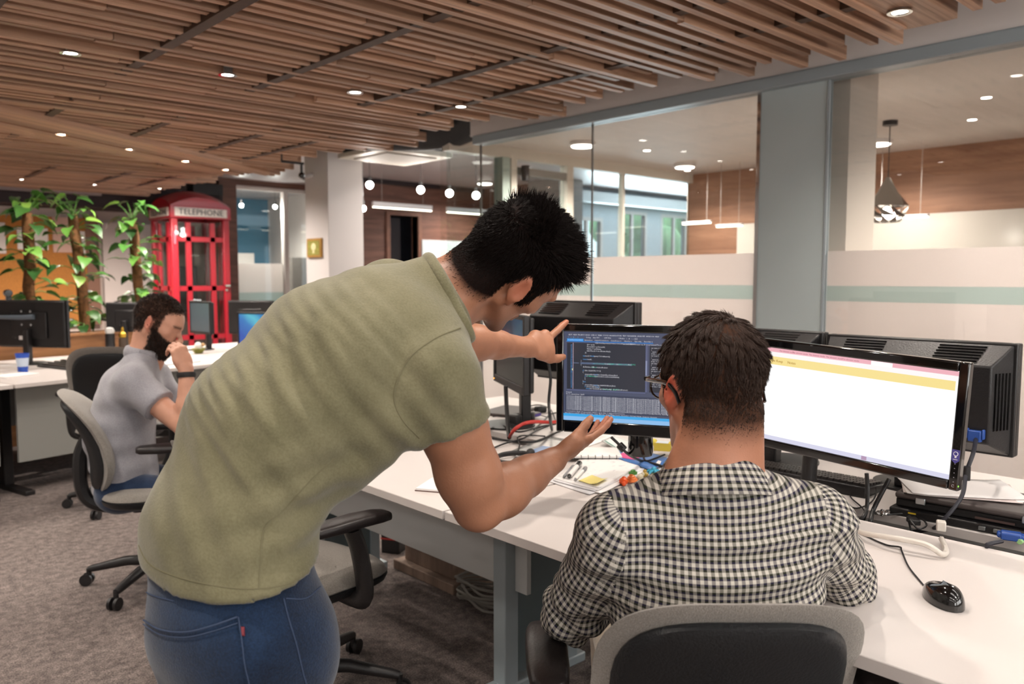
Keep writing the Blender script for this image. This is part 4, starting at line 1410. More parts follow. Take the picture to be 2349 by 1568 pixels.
gp = tag(MB().cyl((0, 0, 0), (-0.03, 0, 0), 0.007).cyl((0.0, 0, 0), (0.012, 0, 0), 0.004).build('audio_plug', mat('plug_green', '9CC98A', 0.4), bev=0.001), 'pale green audio plug at the right picture edge', 'plug')
gp.location = PZ(2347, 1236, 0.742)
wp = empty('white_plug', 'white plug with white cable standing before the dock', 'plug', PZ(2158, 1215, 0.735), 0.4)
MB().box(-0.018, 0.006, -0.011, 0.011, 0.0, 0.026).build('body', mat('plug_white', 'DDD6CC', 0.45), wp, bev=0.003)
MB().box(0.006, 0.016, -0.008, 0.008, 0.008, 0.022).build('pins', M['steel'], wp)
cable('white_cable', [PZ(2160, 1235, 0.742), PZ(2170, 1262, 0.74), PZ(2160, 1270, 0.742), PZ(2120, 1247, 0.76), PZ(2040, 1232, 0.76), PZ(1980, 1222, 0.75), PZ(1955, 1205, 0.745)], 0.007, WHC, 'thick cream cable arching over the desk gap', 'cable')

# closed papers on the laptop
for i, (a, col) in enumerate(((0.5, 'E9E2DE'), (0.42, 'CDBFBB'), (0.6, 'DDD8D6'))):
    b = MB()
    gx, gy = 7, 7
    vs = [((u / gx - 0.5) * 0.21, (v / gy - 0.5) * 0.28, 0.0025 * i + 0.018 * max(0, abs(v / gy - 0.5) * 2 - 0.55) ** 2 * (1 if i != 1 else 0.3)) for u in range(gx + 1) for v in range(gy + 1)]
    n1 = gy + 1
    fs = [(u * n1 + v, (u + 1) * n1 + v, (u + 1) * n1 + v + 1, u * n1 + v + 1) for u in range(gx) for v in range(gy)]
    o = b.add(vs, fs).build('paper_sheet', mat('sheet_' + col, col, 0.7), None, smooth=60)
    s = o.modifiers.new('s', 'SOLIDIFY')
    s.thickness = 0.0012
    o.location = (2.40, 0.78, 0.7965)
    o.rotation_euler = (0, 0, a)
    tag(o, ('lowest sheet of the small paper stack on the laptop', 'middle sheet of the small paper stack on the laptop', 'top sheet of the small paper stack on the laptop')[i], 'paper')

kb = empty('keyboard', 'black keyboard with raised keys behind the white screen', 'keyboard', (2.425, 1.24, 0.73), 0.02)
MB().prism([(-0.075, 0.0), (0.075, 0.0), (0.075, 0.018), (-0.075, 0.034)], -0.225, 0.225).build('body', M['black_plastic'], kb, bev=0.004)
key0 = MB().box(-0.0075, 0.0075, -0.0078, 0.0078, 0.0, 0.008).build('key', mat('key_dark', '3A3634', 0.35), kb, bev=0.0015)
kme = key0.data
first = True
for r in range(6):
    for c_ in range(22):
        o = key0 if first else bpy.data.objects.new('key', kme)
        if not first:
            COL.objects.link(o)
            o.parent = kb
        first = False
        x = 0.060 - r * 0.0225
        o.location = (x, -0.208 + c_ * 0.0197, 0.0265 - 0.107 * x - 0.0005)

# mouse and its lead
ms = empty('computer_mouse', 'glossy black wired mouse on the right of the desk', 'mouse', (1.712, 0.576, 0.73), math.atan2(0.111, 0.107))
b = MB()
vs, fs, nu, nv = [], [], 24, 9
for j in range(nv + 1):
    ph = HALF * j / nv
    for i in range(nu):
        a = 2 * math.pi * i / nu
        cx, sy_ = math.cos(a), math.sin(a)
        wx = 0.058 * (1 - 0.04 * cx)
        wy = 0.032 * (1 - 0.10 * cx)
        k = math.cos(ph) ** 0.55
        vs.append((wx * cx * k, wy * sy_ * k, 0.002 + (0.036 - 0.006 * cx) * math.sin(ph) ** 0.9))
for j in range(nv):
    fs += [(j * nu + i, j * nu + (i + 1) % nu, (j + 1) * nu + (i + 1) % nu, (j + 1) * nu + i) for i in range(nu)]
fs += [tuple(range(nu)), tuple(range(nv * nu, (nv + 1) * nu))]
b.add(vs, fs).build('shell', M['black_gloss'], ms, smooth=60)
MB().cyl((0.030, -0.003, 0.0225), (0.030, 0.003, 0.0225), 0.0080, n=16).build('scroll_wheel', M['black_soft'], ms)
MB().box(0.004, 0.030, -0.0006, 0.0006, 0.0, 0.0300).build('button_split', M['black_soft'], ms)
cable('mouse_cable', [P(2122, 1346, 1.70), PZ(2085, 1300, 0.733), PZ(2068, 1262, 0.733), PZ(2064, 1254, 0.735), PZ(2030, 1248, 0.733), PZ(1975, 1222, 0.733), PZ(1945, 1196, 0.733), (2.17, 0.99, 0.70)], 0.0021, BLK, 'thin black mouse lead across the desk', 'cable', n=6)

# black leads dropping behind the white screen
cable('power_cable', [P(1988, 1085, 2.24), P(1990, 1120, 2.24), P(1988, 1165, 2.22), P(1975, 1192, 2.2), (2.19, 1.02, 0.64)], 0.006, BLK, 'left of two thick black leads dropping below the white screen', 'cable')
cable('power_cable', [P(2040, 1098, 2.22), P(2020, 1135, 2.22), P(2003, 1170, 2.22), P(1997, 1195, 2.18), (2.19, 0.94, 0.64)], 0.006, BLK, 'right of two thick black leads dropping below the white screen', 'cable')
cable('thin_cable', [PZ(1935, 1140, 0.735), PZ(1960, 1165, 0.733), PZ(2000, 1150, 0.735), PZ(2010, 1120, 0.75), PZ(1985, 1112, 0.75), PZ(1950, 1135, 0.735), PZ(1985, 1175, 0.735), (2.24, 0.98, 0.66)], 0.0022, BLK, 'looped thin black cable beside the keyboard', 'cable')
cable('thin_cable', [PZ(2035, 1180, 0.738), PZ(2080, 1178, 0.738), PZ(2115, 1190, 0.738), PZ(2125, 1205, 0.738), PZ(2105, 1212, 0.736), PZ(2085, 1195, 0.738), (2.20, 0.80, 0.64)], 0.0025, BLK, 'looped thin cable in front of the dock', 'cable')
adp = empty('cable_adapter', 'small dark adapter block among the cables at the dock', 'adapter', PZ(2095, 1200, 0.732), 0.7)
MB().box(-0.02, 0.02, -0.012, 0.012, 0, 0.014).build('body', M['black_plastic'], adp, bev=0.002)
MB().cyl((0.02, 0, 0.007), (0.034, 0, 0.007), 0.006).build('strain_relief', M['black_soft'], adp)
foil = MB()
for k in range(14):
    foil.ell((RND.uniform(-0.02, 0.02), RND.uniform(-0.012, 0.012), RND.uniform(0.004, 0.010)), (RND.uniform(0.004, 0.009), RND.uniform(0.004, 0.008), 0.004), 7, 4)
fo = tag(foil.build('foil_wrap', M['chrome'], smooth=0), 'crumpled silver foil wrapper left of the dock', 'wrapper')
fo.location = PZ(2022, 1180, 0.731)

# ------------------------------------------------------------------ paper pile and pens under the outstretched hand
def sheet_obj(name, corners, z, m, label, cat, curl=0.0, th=0.0008):
    """sheet of paper from its four corners (photo pixels on the desk plane)"""
    c = [PZ(x, y, z) for x, y in corners]
    gx = gy = 8
    vs = []
    for u in range(gx + 1):
        for v in range(gy + 1):
            s, t = u / gx, v / gy
            p = c[0] * (1 - s) * (1 - t) + c[1] * s * (1 - t) + c[2] * s * t + c[3] * (1 - s) * t
            vs.append((p[0], p[1], z + curl * (max(0, s - 0.6) ** 2 + max(0, 0.25 - t) ** 2) * 3))
    n1 = gy + 1
    fs = [(u * n1 + v, (u + 1) * n1 + v, (u + 1) * n1 + v + 1, u * n1 + v + 1) for u in range(gx) for v in range(gy)]
    o = MB().add(vs, fs).build(name, m, None, smooth=60)
    s = o.modifiers.new('s', 'SOLIDIFY')
    s.thickness = th
    s.offset = 1
    return tag(o, label, cat)


PW = mat('paper_white', 'F2EEEC', 0.75, noise=(9, 0.015))
PW2 = mat('paper_cool', 'E6E4E6', 0.75)
# paper with faint handwriting
_m, _nt, _b = new_mat('paper_scribbled')
_mp = mapping(_nt, (26, 90, 1), rot=(0, 0, 0.6))
_n1 = N(_nt, 'ShaderNodeTexNoise', i_Scale=1.0, i_Detail=4.0)
L(_nt, _mp, 0, _n1, 'Vector')
_r = ramp(_nt, [(0.30, 'C9C6CC'), (0.38, 'F3F0EE')])
L(_nt, _n1, 0, _r, 0)
L(_nt, _r, 0, _b, 'Base Color')
M['scribbled'] = _m
pile = [
    ((1240, 1098), (1352, 1136), (1505, 1078), (1395, 1040), 'lowest sheet of the paper pile under the outstretched hand'),
    ((1262, 1096), (1380, 1134), (1500, 1070), (1380, 1036), 'second sheet of the paper pile, sticking out towards the toys'),
    ((1268, 1102), (1364, 1128), (1490, 1072), (1372, 1040), 'third sheet of the paper pile under the pens'),
    ((1272, 1098), (1372, 1126), (1482, 1064), (1366, 1030), 'fourth sheet of the paper pile under the pens'),
]
zz = 0.7305
for i, (a, b_, c_, d_, lab) in enumerate(pile):
    sheet_obj('paper_sheet', (a, b_, c_, d_), zz, (PW2, PW, PW2, PW)[i], lab, 'paper', 0.004, 0.0022)
    zz += 0.0024
top_sheet = sheet_obj('paper_sheet', ((1280, 1092), (1376, 1122), (1478, 1062), (1362, 1028)), zz, M['scribbled'], 'top sheet of the paper pile with faint handwriting', 'paper', 0.006)
ZP = zz + 0.0012
note = sheet_obj('sticky_note', ((1325, 1103), (1366, 1117), (1394, 1102), (1358, 1089)), ZP + 0.0008, mat('note_yellow', 'F1E08A', 0.7), 'pale yellow sticky note on the paper pile', 'sticky note', 0.02, 0.0006)


def pen(name, label, p_tip, p_end, r, body, tipm, capm, split=0.72):
    a, b_ = np.asarray(p_tip), np.asarray(p_end)
    t = empty(name, label, 'pen', a)
    d = b_ - a
    MB().tube([d * 0.10, d * 0.14, d * split], [r * 0.8, r, r], 12).build('barrel', body, t, smooth=40)
    MB().tube([d * split, d * (split + 0.02), d * 0.99, d], [r * 1.12, r * 1.12, r * 1.05, r * 0.8], 12).build('cap', capm, t, smooth=40)
    MB().tube([d * 0.0, d * 0.04, d * 0.10], [r * 0.25, r * 0.5, r * 0.8], 10).build('tip', tipm, t, smooth=40)
    s = nrm(np.cross(d, [0, 0, 1]))
    MB().tube([d * (split + 0.02) + np.array([0, 0, r * 1.3]), d * 0.86 + np.array([0, 0, r * 1.5])], r * 0.25, 6).build('clip', capm, t)
    return t


GREYP = mat('pen_grey', '8A8A8E', 0.35)
pen('marker_pen', 'thick white marker with a black cap on the paper pile', PZ(1303, 1094, ZP + 0.009), PZ(1330, 1062, ZP + 0.009), 0.009, mat('marker_white', 'ECE9E6', 0.35), M['black_plastic'], M['black_gloss'])
pen('ballpoint_pen', 'white and grey ballpoint right of the thick marker', PZ(1317, 1101, ZP + 0.006), PZ(1344, 1072, ZP + 0.006), 0.0055, mat('marker_white', 'ECE9E6', 0.35), GREYP, GREYP)
pen('ballpoint_pen', 'slim grey pen half hidden left of the thick marker', PZ(1291, 1095, ZP + 0.006), PZ(1315, 1068, ZP + 0.006), 0.0045, GREYP, M['steel'], GREYP)
# spiral bound pad behind the hand and ring binder
sb = empty('spiral_notebook', 'open spiral notebook with white pages beside the outstretched forearm', 'notebook', PZ(1345, 1040, 0.745), -0.75)
MB().box(-0.12, 0.12, -0.075, 0.075, 0.0, 0.008).build('pages', PW, sb, bev=0.001)
for k in range(9):
    MB().tube([(-0.1 + 0.025 * k, -0.078 + 0.006 * math.cos(a), 0.005 + 0.007 * math.sin(a)) for a in np.linspace(0, 6.28, 9)], 0.001, 4).build('spiral_ring', M['black_plastic'], sb)
# booklets under the code screen
bk1 = sheet_obj('booklet', ((1392, 1042), (1492, 1078), (1545, 1056), (1450, 1026)), 0.742, mat('booklet_blue', '4C78B8', 0.35), 'blue booklet with a pink wave lying below the code screen', 'booklet', 0.0, 0.004)
wv = [PZ(x, y, 0.7468) for x, y in ((1413, 1047), (1430, 1037), (1455, 1034), (1482, 1040), (1470, 1048), (1455, 1054))]
MB().add([tuple(p) for p in wv] + [tuple(p + np.array([0, 0, 0.0006])) for p in wv], [tuple(range(6)), tuple(range(6, 12))] + [(i, (i + 1) % 6, (i + 1) % 6 + 6, i + 6) for i in range(6)]).build('pink_wave', mat('booklet_pink', 'EC4F96', 0.35), bk1, smooth=0)
lb = [PZ(x, y, 0.7468) for x, y in ((1503, 1064), (1512, 1067), (1517, 1058), (1510, 1055))]
MB().add([tuple(p) for p in lb] + [tuple(p + np.array([0, 0, 0.0006])) for p in lb], [(0, 1, 2, 3), (4, 5, 6, 7)] + [(i, (i + 1) % 4, (i + 1) % 4 + 4, i + 4) for i in range(4)]).build('white_label', PW, bk1, smooth=0)
sheet_obj('paper_sheet', ((1370, 1050), (1510, 1090), (1528, 1078), (1395, 1040)), 0.7312, PW2, 'long white sheet under the blue booklet', 'paper', 0.0, 0.003)
fd = sheet_obj('plastic_folder', ((1380, 1012), (1432, 1040), (1470, 1022), (1408, 1000)), 0.745, mat('folder_white', 'E8ECEA', 0.25), 'white folder with a green edge line behind the outstretched hand', 'folder', 0.0, 0.004)
MB().tube([PZ(1388, 1010, 0.7515), PZ(1420, 1030, 0.7515)], 0.0014, 5).build('green_line', mat('line_green', '3E9C8A', 0.5), fd)
cable('monitor_cable', [P(1402, 1002, 2.34), P(1420, 1019, 2.34), P(1440, 1040, 2.34), PZ(1470, 1056, 0.752), PZ(1510, 1066, 0.75), PZ(1545, 1082, 0.735), PZ(1570, 1100, 0.735)], 0.0045, BLK, 'black lead with a ferrite bead below the code screen', 'cable')
o = MB().tube([P(1420, 1019, 2.34), P(1432, 1031, 2.34)], 0.011, 10).build('ferrite_bead', M['black_plastic'], bpy.data.objects['monitor_cable'], smooth=40)
cable('charging_cable', [PZ(1475, 1045, 0.75), PZ(1482, 1056, 0.75), PZ(1500, 1052, 0.75), PZ(1525, 1042, 0.755)], 0.003, BLK, 'short black cable lying on the blue booklet', 'cable')
bb = empty('small_box', 'little yellow and white box behind the seated man\'s cheek', 'box', PZ(1520, 1032, 0.75), 0.5)
MB().box(-0.02, 0.02, -0.03, 0.03, 0.0, 0.03).build('carton', mat('box_yellow', 'D8C048', 0.6), bb, bev=0.001)
MB().box(-0.021, 0.021, -0.022, 0.022, 0.03, 0.0305).build('label', mat('box_label', 'E6EEF4', 0.6), bb)
tag(MB().ell((0, 0, 0.014), (0.014, 0.014, 0.014)).build('candy', mat('candy_yellow', 'E3D44E', 0.35)), 'round yellow sweet next to the little yellow box', 'candy').location = PZ(1500, 1022, 0.75)

# toys beside the paper pile
def toy(label, px, py, shape, col, cat='toy'):
    o = shape.build('plastic_toy', mat('toy_' + col, col, 0.35), None, smooth=40)
    o.location = PZ(px, py, 0.731)
    tag(o, label, cat, 'small plastic toys')
    return o


b = MB()
for a in range(5):
    th = 0.35 * a
    b.ell((0.012 * math.cos(th * 4), 0.012 * math.sin(th * 4), 0.007 + 0.003 * (a % 2)), (0.008, 0.008, 0.008), 8, 5)
toy('orange-red plastic toy figure at the corner of the paper pile', 1430, 1112, MB().ell((0, 0, 0.012), (0.012, 0.016, 0.012), 10, 6).ell((0.012, 0.008, 0.016), (0.009, 0.009, 0.009), 8, 5).ell((-0.01, -0.01, 0.008), (0.008, 0.008, 0.008), 8, 5), 'E8581E')
sp_ = [(0.020 * (1 - k / 60) * math.cos(k * 0.45), 0.020 * (1 - k / 60) * math.sin(k * 0.45), 0.004 + 0.0004 * k) for k in range(48)]
toy('orange spiral shell toy beside the paper pile', 1449, 1106, MB().tube(sp_, 0.0042, 6), 'F08A4C')
toy('small green toy leaning on the paper pile', 1452, 1092, MB().box(-0.012, 0.012, -0.008, 0.008, 0.0, 0.016).ell((0, 0, 0.018), (0.010, 0.007, 0.006), 8, 5), '5C9C4E')
toy('cream coloured toy animal between the orange and blue toys', 1468, 1100, MB().ell((0, 0, 0.010), (0.014, 0.009, 0.009), 10, 6).ell((0.014, 0, 0.016), (0.007, 0.006, 0.007), 8, 5).cyl((0.008, 0.005, 0), (0.008, 0.004, 0.008), 0.003).cyl((-0.008, 0.005, 0), (-0.008, 0.004, 0.008), 0.003).cyl((0.008, -0.005, 0), (0.008, -0.004, 0.008), 0.003).cyl((-0.008, -0.005, 0), (-0.008, -0.004, 0.008), 0.003), 'D9CFB4')
toy('ochre toy figure behind the cream toy animal', 1480, 1094, MB().ell((0, 0, 0.009), (0.010, 0.012, 0.009), 8, 5).ell((0.006, 0.006, 0.018), (0.007, 0.007, 0.006), 8, 5), 'B99A4A')
toy('olive toy figure right of the cream toy animal', 1486, 1108, MB().ell((0, 0, 0.007), (0.012, 0.009, 0.007), 8, 5).ell((-0.009, 0.004, 0.012), (0.006, 0.006, 0.005), 8, 5), 'A8A83A')
arms_ = MB().ell((0, 0, 0.013), (0.010, 0.010, 0.012), 10, 6)
for k in range(6):
    a = k * 1.047
    arms_.tube([(0.008 * math.cos(a), 0.008 * math.sin(a), 0.012), (0.02 * math.cos(a), 0.02 * math.sin(a), 0.008), (0.024 * math.cos(a), 0.024 * math.sin(a), 0.003)], [0.005, 0.0045, 0.003], 6)
toy('turquoise octopus-like toy near the seated man\'s collar', 1500, 1086, arms_, '3A9CBC')
toy('green toy frog near the seated man\'s shoulder', 1500, 1099, MB().ell((0, 0, 0.007), (0.016, 0.010, 0.007), 10, 6).ell((0.008, 0.008, 0.014), (0.005, 0.005, 0.005), 8, 5).ell((0.008, -0.008, 0.014), (0.005, 0.005, 0.005), 8, 5), '43B26A')
toy('flat yellow toy piece on the bare desk', 1447, 1127, MB().prism([(-0.014, -0.003), (0.0, 0.003), (0.012, 0.012), (0.016, 0.008), (0.008, 0.0), (0.014, -0.01), (0.009, -0.012), (0.0, -0.004), (-0.014, -0.007)], 0, 0.004, 'z'), 'F0B43C')

# ------------------------------------------------------------------ clutter left of the code screen
hs = empty('headphones', 'black headset lying on the desk beside the standing man\'s arm', 'headset', PZ(1180, 1058, 0.735), 0.5)
arc = [(0.085 * math.cos(a), 0.065 * math.sin(a), 0.012) for a in np.linspace(-0.6, 3.7, 22)]
MB().tube(arc, 0.006, 8, flat=1.6).build('headband', M['black_soft'], hs, smooth=60)
for k, q in enumerate((arc[0], arc[-1])):
    MB().ell((q[0], q[1], 0.018), (0.026, 0.016, 0.017), 14, 8).build('ear_pad', M['black_soft'], hs, smooth=60)
MB().tube(bez([(arc[0][0], arc[0][1], 0.02), (0.03, -0.07, 0.02), (0.0, -0.085, 0.012)], 5), 0.002, 5).build('microphone_boom', M['black_plastic'], hs)
sl = sheet_obj('plastic_sleeve', ((1160, 1040), (1250, 1066), (1345, 1016), (1255, 1000)), 0.733, mat('sleeve_clear', 'DCDCDA', 0.12, noise=(40, 0.08), coat=0.5), 'shiny plastic sleeve with a blue sheet behind the forearm', 'plastic sleeve', 0.0, 0.002)
qv = [PZ(x, y, 0.7362) for x, y in ((1195, 1042), (1240, 1058), (1292, 1030), (1245, 1022))]
MB().add([tuple(p) for p in qv] + [tuple(p + np.array([0, 0, 0.0008])) for p in qv], [(0, 1, 2, 3), (4, 5, 6, 7)] + [(i, (i + 1) % 4, (i + 1) % 4 + 4, i + 4) for i in range(4)]).build('blue_sheet', mat('sleeve_blue', '6E97CC', 0.15, coat=0.6), sl, smooth=0)
el = PZ(1223, 1041, 0.7376)
MB().ell(tuple(el), (0.012, 0.012, 0.0008), 14, 4).build('white_mark', mat('sleeve_mark', 'C8D4E4', 0.3), sl)
sheet_obj('paper_sheet', ((1240, 1010), (1330, 1030), (1420, 1000), (1290, 985)), 0.7315, PW, 'white sheet lying between the plastic sleeve and the code screen', 'paper', 0.0, 0.002)
nb = empty('notebook', 'thin notebook with a brown edge peeking out behind the elbow', 'notebook', PZ(1040, 1118, 0.73), 0.55)
MB().box(-0.07, 0.07, -0.10, 0.10, 0.0, 0.003).build('cover', mat('cover_brown', '5C4038', 0.6), nb)
MB().box(-0.068, 0.068, -0.098, 0.098, 0.003, 0.009).build('pages', PW, nb)
# tablet-like dark pad, adapters and leads at the base of the dark monitor
pd = tag(MB().box(-0.13, 0.13, -0.09, 0.09, 0.0, 0.012).box(-0.12, 0.12, -0.08, 0.08, 0.012, 0.0125).build('closed_laptop', mat('pad_brown', '453C3A', 0.5), bev=0.004), 'thin dark closed laptop behind the leg of the dark monitor', 'laptop')
pd.location = PZ(1165, 945, 0.731)
pd.rotation_euler = (0, 0, 0.3)
for i, (px, py, lab) in enumerate(((1182, 978, 'black power adapter standing next to the red cable'), (1212, 972, 'black power adapter behind the red cable'), (1240, 945, 'dark round adapter puck near the code screen'))):
    a = empty('power_adapter', lab, 'adapter', PZ(px, py, 0.731), 0.6 * i)
    MB().box(-0.02, 0.02, -0.028, 0.028, 0, 0.055 if i < 2 else 0.03).build('body', M['black_plastic'], a, bev=0.008)
    MB().cyl((0.02, 0, 0.02), (0.04, 0, 0.018), 0.006).build('strain_relief', M['black_soft'], a)
gb = empty('memory_stick', 'small grey gadget with violet edge among the cables', 'gadget', PZ(1222, 955, 0.74), 0.2)
MB().box(-0.03, 0.03, -0.025, 0.025, 0, 0.02).build('body', mat('gadget_grey', '6E6A68', 0.4), gb, bev=0.003)
MB().box(-0.03, 0.03, -0.027, -0.025, 0.004, 0.016).build('violet_edge', mat('violet', '5A4C9C', 0.4), gb)
cable('red_cable', [PZ(1168, 1003, 0.733), P(1180, 985, 3.2), P(1200, 972, 3.2), P(1225, 967, 3.2), P(1262, 968, 3.25), P(1290, 966, 3.3)], 0.007, mat('cable_red', 'C23A34', 0.45), 'red cable bending up among the black ones', 'cable')
for i, pts in enumerate((
        ((1130, 1005), (1180, 1012), (1230, 1012), (1270, 995), (1290, 985)),
        ((1125, 1030), (1160, 1016), (1200, 1005), (1235, 985), (1262, 975)),
        ((1185, 1040), (1192, 1020), (1188, 1002), (1215, 998), (1250, 1000)),
        ((1120, 985), (1150, 975), (1190, 990), (1240, 978), (1275, 972)),
        ((1200, 935), (1235, 928), (1262, 938), (1275, 965)),
        ((1225, 985), (1250, 962), (1262, 950), (1280, 945)),
        ((1130, 955), (1170, 950), (1220, 948), (1262, 958)))):
    cable('tangled_cable', [PZ(x, y, 0.735 + 0.006 * (k % 3)) for k, (x, y) in enumerate(pts)], (0.005, 0.0035, 0.003, 0.004, 0.003, 0.004, 0.002)[i], BLK,
          ('thickest black cable running along the desk gap', 'black cable crossing under the dark monitor', 'thin black loop standing up near the plastic sleeve', 'black cable around the dark monitor foot', 'thin black arc left of the code screen', 'black cable end beside the code screen bezel', 'thin grey-black lead across the thin laptop')[i], 'cable', 'tangled desk cables')
cable('hanging_cable', [P(1258, 830, 3.05), P(1263, 870, 3.05), P(1259, 920, 3.05), P(1262, 960, 3.05), PZ(1266, 985, 0.735)], 0.006, BLK, 'black cable hanging down left of the code screen', 'cable')
cable('hanging_cable', [P(1160, 885, 3.4), P(1162, 930, 3.4), P(1165, 975, 3.35), PZ(1168, 1004, 0.733)], 0.009, BLK, 'pair of thick black leads behind the dark monitor neck', 'cable')

# ------------------------------------------------------------------ under the desk
pw = empty('wooden_pedestal', 'weathered wooden block on a wider base under the desk', 'pedestal', (2.29, 2.91, 0))
WD = wood_mat('old_wood', '6E5A4E', '9C8474', (10, 10, 1.2), 0.75)
MB().box(-0.16, 0.16, -0.22, 0.24, 0.0, 0.045).build('base_board', WD, pw, bev=0.004)
MB().box(-0.12, 0.13, -0.17, 0.20, 0.045, 0.42).build('block', WD, pw, bev=0.004)
coil = MB()
pts = [(2.18 + 0.10 * math.cos(k * 0.62) + 0.015 * math.sin(k * 1.7), 2.52 + 0.15 * math.sin(k * 0.62 + 0.1 * math.sin(k)), 0.012 + 0.0016 * k + 0.02 * (k % 5 == 0)) for k in range(62)]
coil.tube(bez(pts, 3), 0.006, 5)
tag(coil.build('coiled_cable', mat('cable_grey', '8C8880', 0.6), smooth=60), 'heap of coiled grey network cable under the desk', 'cable')
cable('loose_cable', [(2.1, 2.42, 0.02), PZ(1085, 1375, 0.008), PZ(1110, 1392, 0.008), PZ(1150, 1392, 0.008), PZ(1172, 1388, 0.008), (1.95, 2.15, 0.02)], 0.005, mat('cable_grey', '8C8880', 0.6), 'loose grey cable loop on the carpet near the desk leg', 'cable')
pk = empty('floor_socket', 'dark power block with a red band on the floor behind the empty chair', 'power block', PZ(905, 1262, 0.0), 0.5)
MB().box(-0.05, 0.05, -0.05, 0.05, 0, 0.10).build('body', M['black_plastic'], pk, bev=0.006)
MB().box(-0.051, 0.051, -0.051, 0.051, 0.07, 0.078).build('red_band', mat('cable_red', 'C23A34', 0.45), pk)

# ================================================================== CHAIRS
make_chair('empty office chair with a black armrest between the standing man and the desk', (1.24, 2.36, 0), 0.15, 0.45, arm_h=0.20)
make_chair('office chair whose grey backrest faces the camera, under the man in the checked shirt', (1.36, 0.923, 0), 0.826, 0.42, bh=0.455, arm_y=0.305)
make_chair('office chair that the bearded man sits on', (1.256, 3.72, 0), -0.34, 0.46, bh=0.44, arm_x=0.10)
make_chair('empty office chair behind the bearded man, by the far white desk', (1.55, 5.18, 0), 1.05, 0.50, bh=0.50)

# ================================================================== FAR DESK CLUSTER (left)
FA = math.radians(14)
FO = np.array([1.0, 5.67, 0.0])
FU = np.array([math.cos(FA), math.sin(FA), 0])
FN = np.array([-math.sin(FA), math.cos(FA), 0])


def far_at(px, py, n):
    """point on the vertical plane n metres behind the far desks' front edge"""
    r = ray(px, py)
    return EYEP + r * ((n + FO @ FN - EYEP @ FN) / (r @ FN))


def far_desk(label, x0, x1, n0, n1, front):
    t = empty('desk', label, 'desk', FO, FA)
    MB().box(x0, x1, n0, n1, 0.704, 0.73).build('tabletop', M['desk_white'], t, bev=0.002)
    nn = n0 + 0.10 if front else n1 - 0.1
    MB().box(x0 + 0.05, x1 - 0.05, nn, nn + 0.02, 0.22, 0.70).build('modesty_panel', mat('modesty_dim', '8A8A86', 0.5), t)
    for x in (x0 + 0.1, x1 - 0.1):
        MB().box(x - 0.03, x + 0.03, (n0 + n1) / 2 - 0.04, (n0 + n1) / 2 + 0.04, 0.03, 0.704).box(x - 0.03, x + 0.03, n0 + 0.08, n1 - 0.08, 0, 0.03).build('leg', M['black_plastic'], t, bev=0.004)
    return t


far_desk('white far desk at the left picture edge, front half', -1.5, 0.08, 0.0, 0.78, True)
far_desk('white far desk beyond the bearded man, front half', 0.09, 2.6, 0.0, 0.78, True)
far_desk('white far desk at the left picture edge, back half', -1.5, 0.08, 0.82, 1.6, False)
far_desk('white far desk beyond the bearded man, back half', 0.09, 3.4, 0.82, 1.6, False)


def fyaw(px, py, n, toward):
    """yaw of a monitor normal given as (image right, towards camera)"""
    v = cdir(toward[0], 0, toward[1])
    return math.atan2(v[1], v[0])


q = far_at(80, 742, 1.15)
ml = make_monitor('black monitor seen from behind at the left picture edge', q, fyaw(0, 0, 0, (0.22, -0.97)), 0.62, 0.36, 0, None, False, 'flat', 0.02, 0.03, 'foot')
MB().tube([(-0.075, 0.32, 0.05), (-0.075, 0.05, 0.05), (-0.07, -0.06, 0.055)], [0.014, 0.018, 0.02], 10).build('mounting_arm', mat('arm_bluegrey', '5C6670', 0.4), ml)
for a in (-1, 1):
    for b_ in (-1, 1):
        MB().ell((-0.062, 0.02 + 0.04 * a, 0.045 + 0.05 * b_), (0.004, 0.009, 0.009), 8, 5).build('screw', M['steel'], ml)
MB().box(-0.0615, -0.0605, 0.03, 0.09, -0.12, -0.09).build('label', PW, ml)
wc = tag(MB().cyl((0, -0.03, 0.0), (0, 0.03, 0.0), 0.028).box(-0.015, 0.02, -0.02, 0.02, -0.055, -0.02).build('webcam', M['black_gloss'], bev=0.004), 'small round webcam on top of the left edge monitor', 'webcam')
wc.location = far_at(18, 672, 1.15)
q = far_at(292, 727, 1.46)
make_monitor('dark monitor seen from behind next to the bearded man\'s head', q, fyaw(0, 0, 0, (-0.1, -1)), 0.34, 0.26, 0, None, False, 'flat', 0.02, 0.03, 'foot')
q = far_at(458, 728, 1.15)
mo = make_monitor('grey-blue blank monitor in front of the bearded man\'s face', q, fyaw(0, 0, 0, (-0.72, 0.7)), 0.44, 0.30, 0, mat('screen_off_reflection', '54646E', 0.25), False, 'flat', 0.014, 0.022, 'foot')  # switched off; the grey-blue base colour paints in a reflection
mo.name = 'monitor'
for k in range(3):
    MB().ell((0, -0.10 + 0.06 * k, 0.156), (0.012, 0.014, 0.010), 8, 5).build('clip_on_figure', mat('clip_grey', 'A9B4BC', 0.4), mo)
q = far_at(578, 727, 1.45)
make_monitor('black monitor back standing behind the blue desktop screen', q, fyaw(0, 0, 0, (0.05, -1)), 0.47, 0.34, 0, None, False, 'flat', 0.02, 0.03, 'foot')
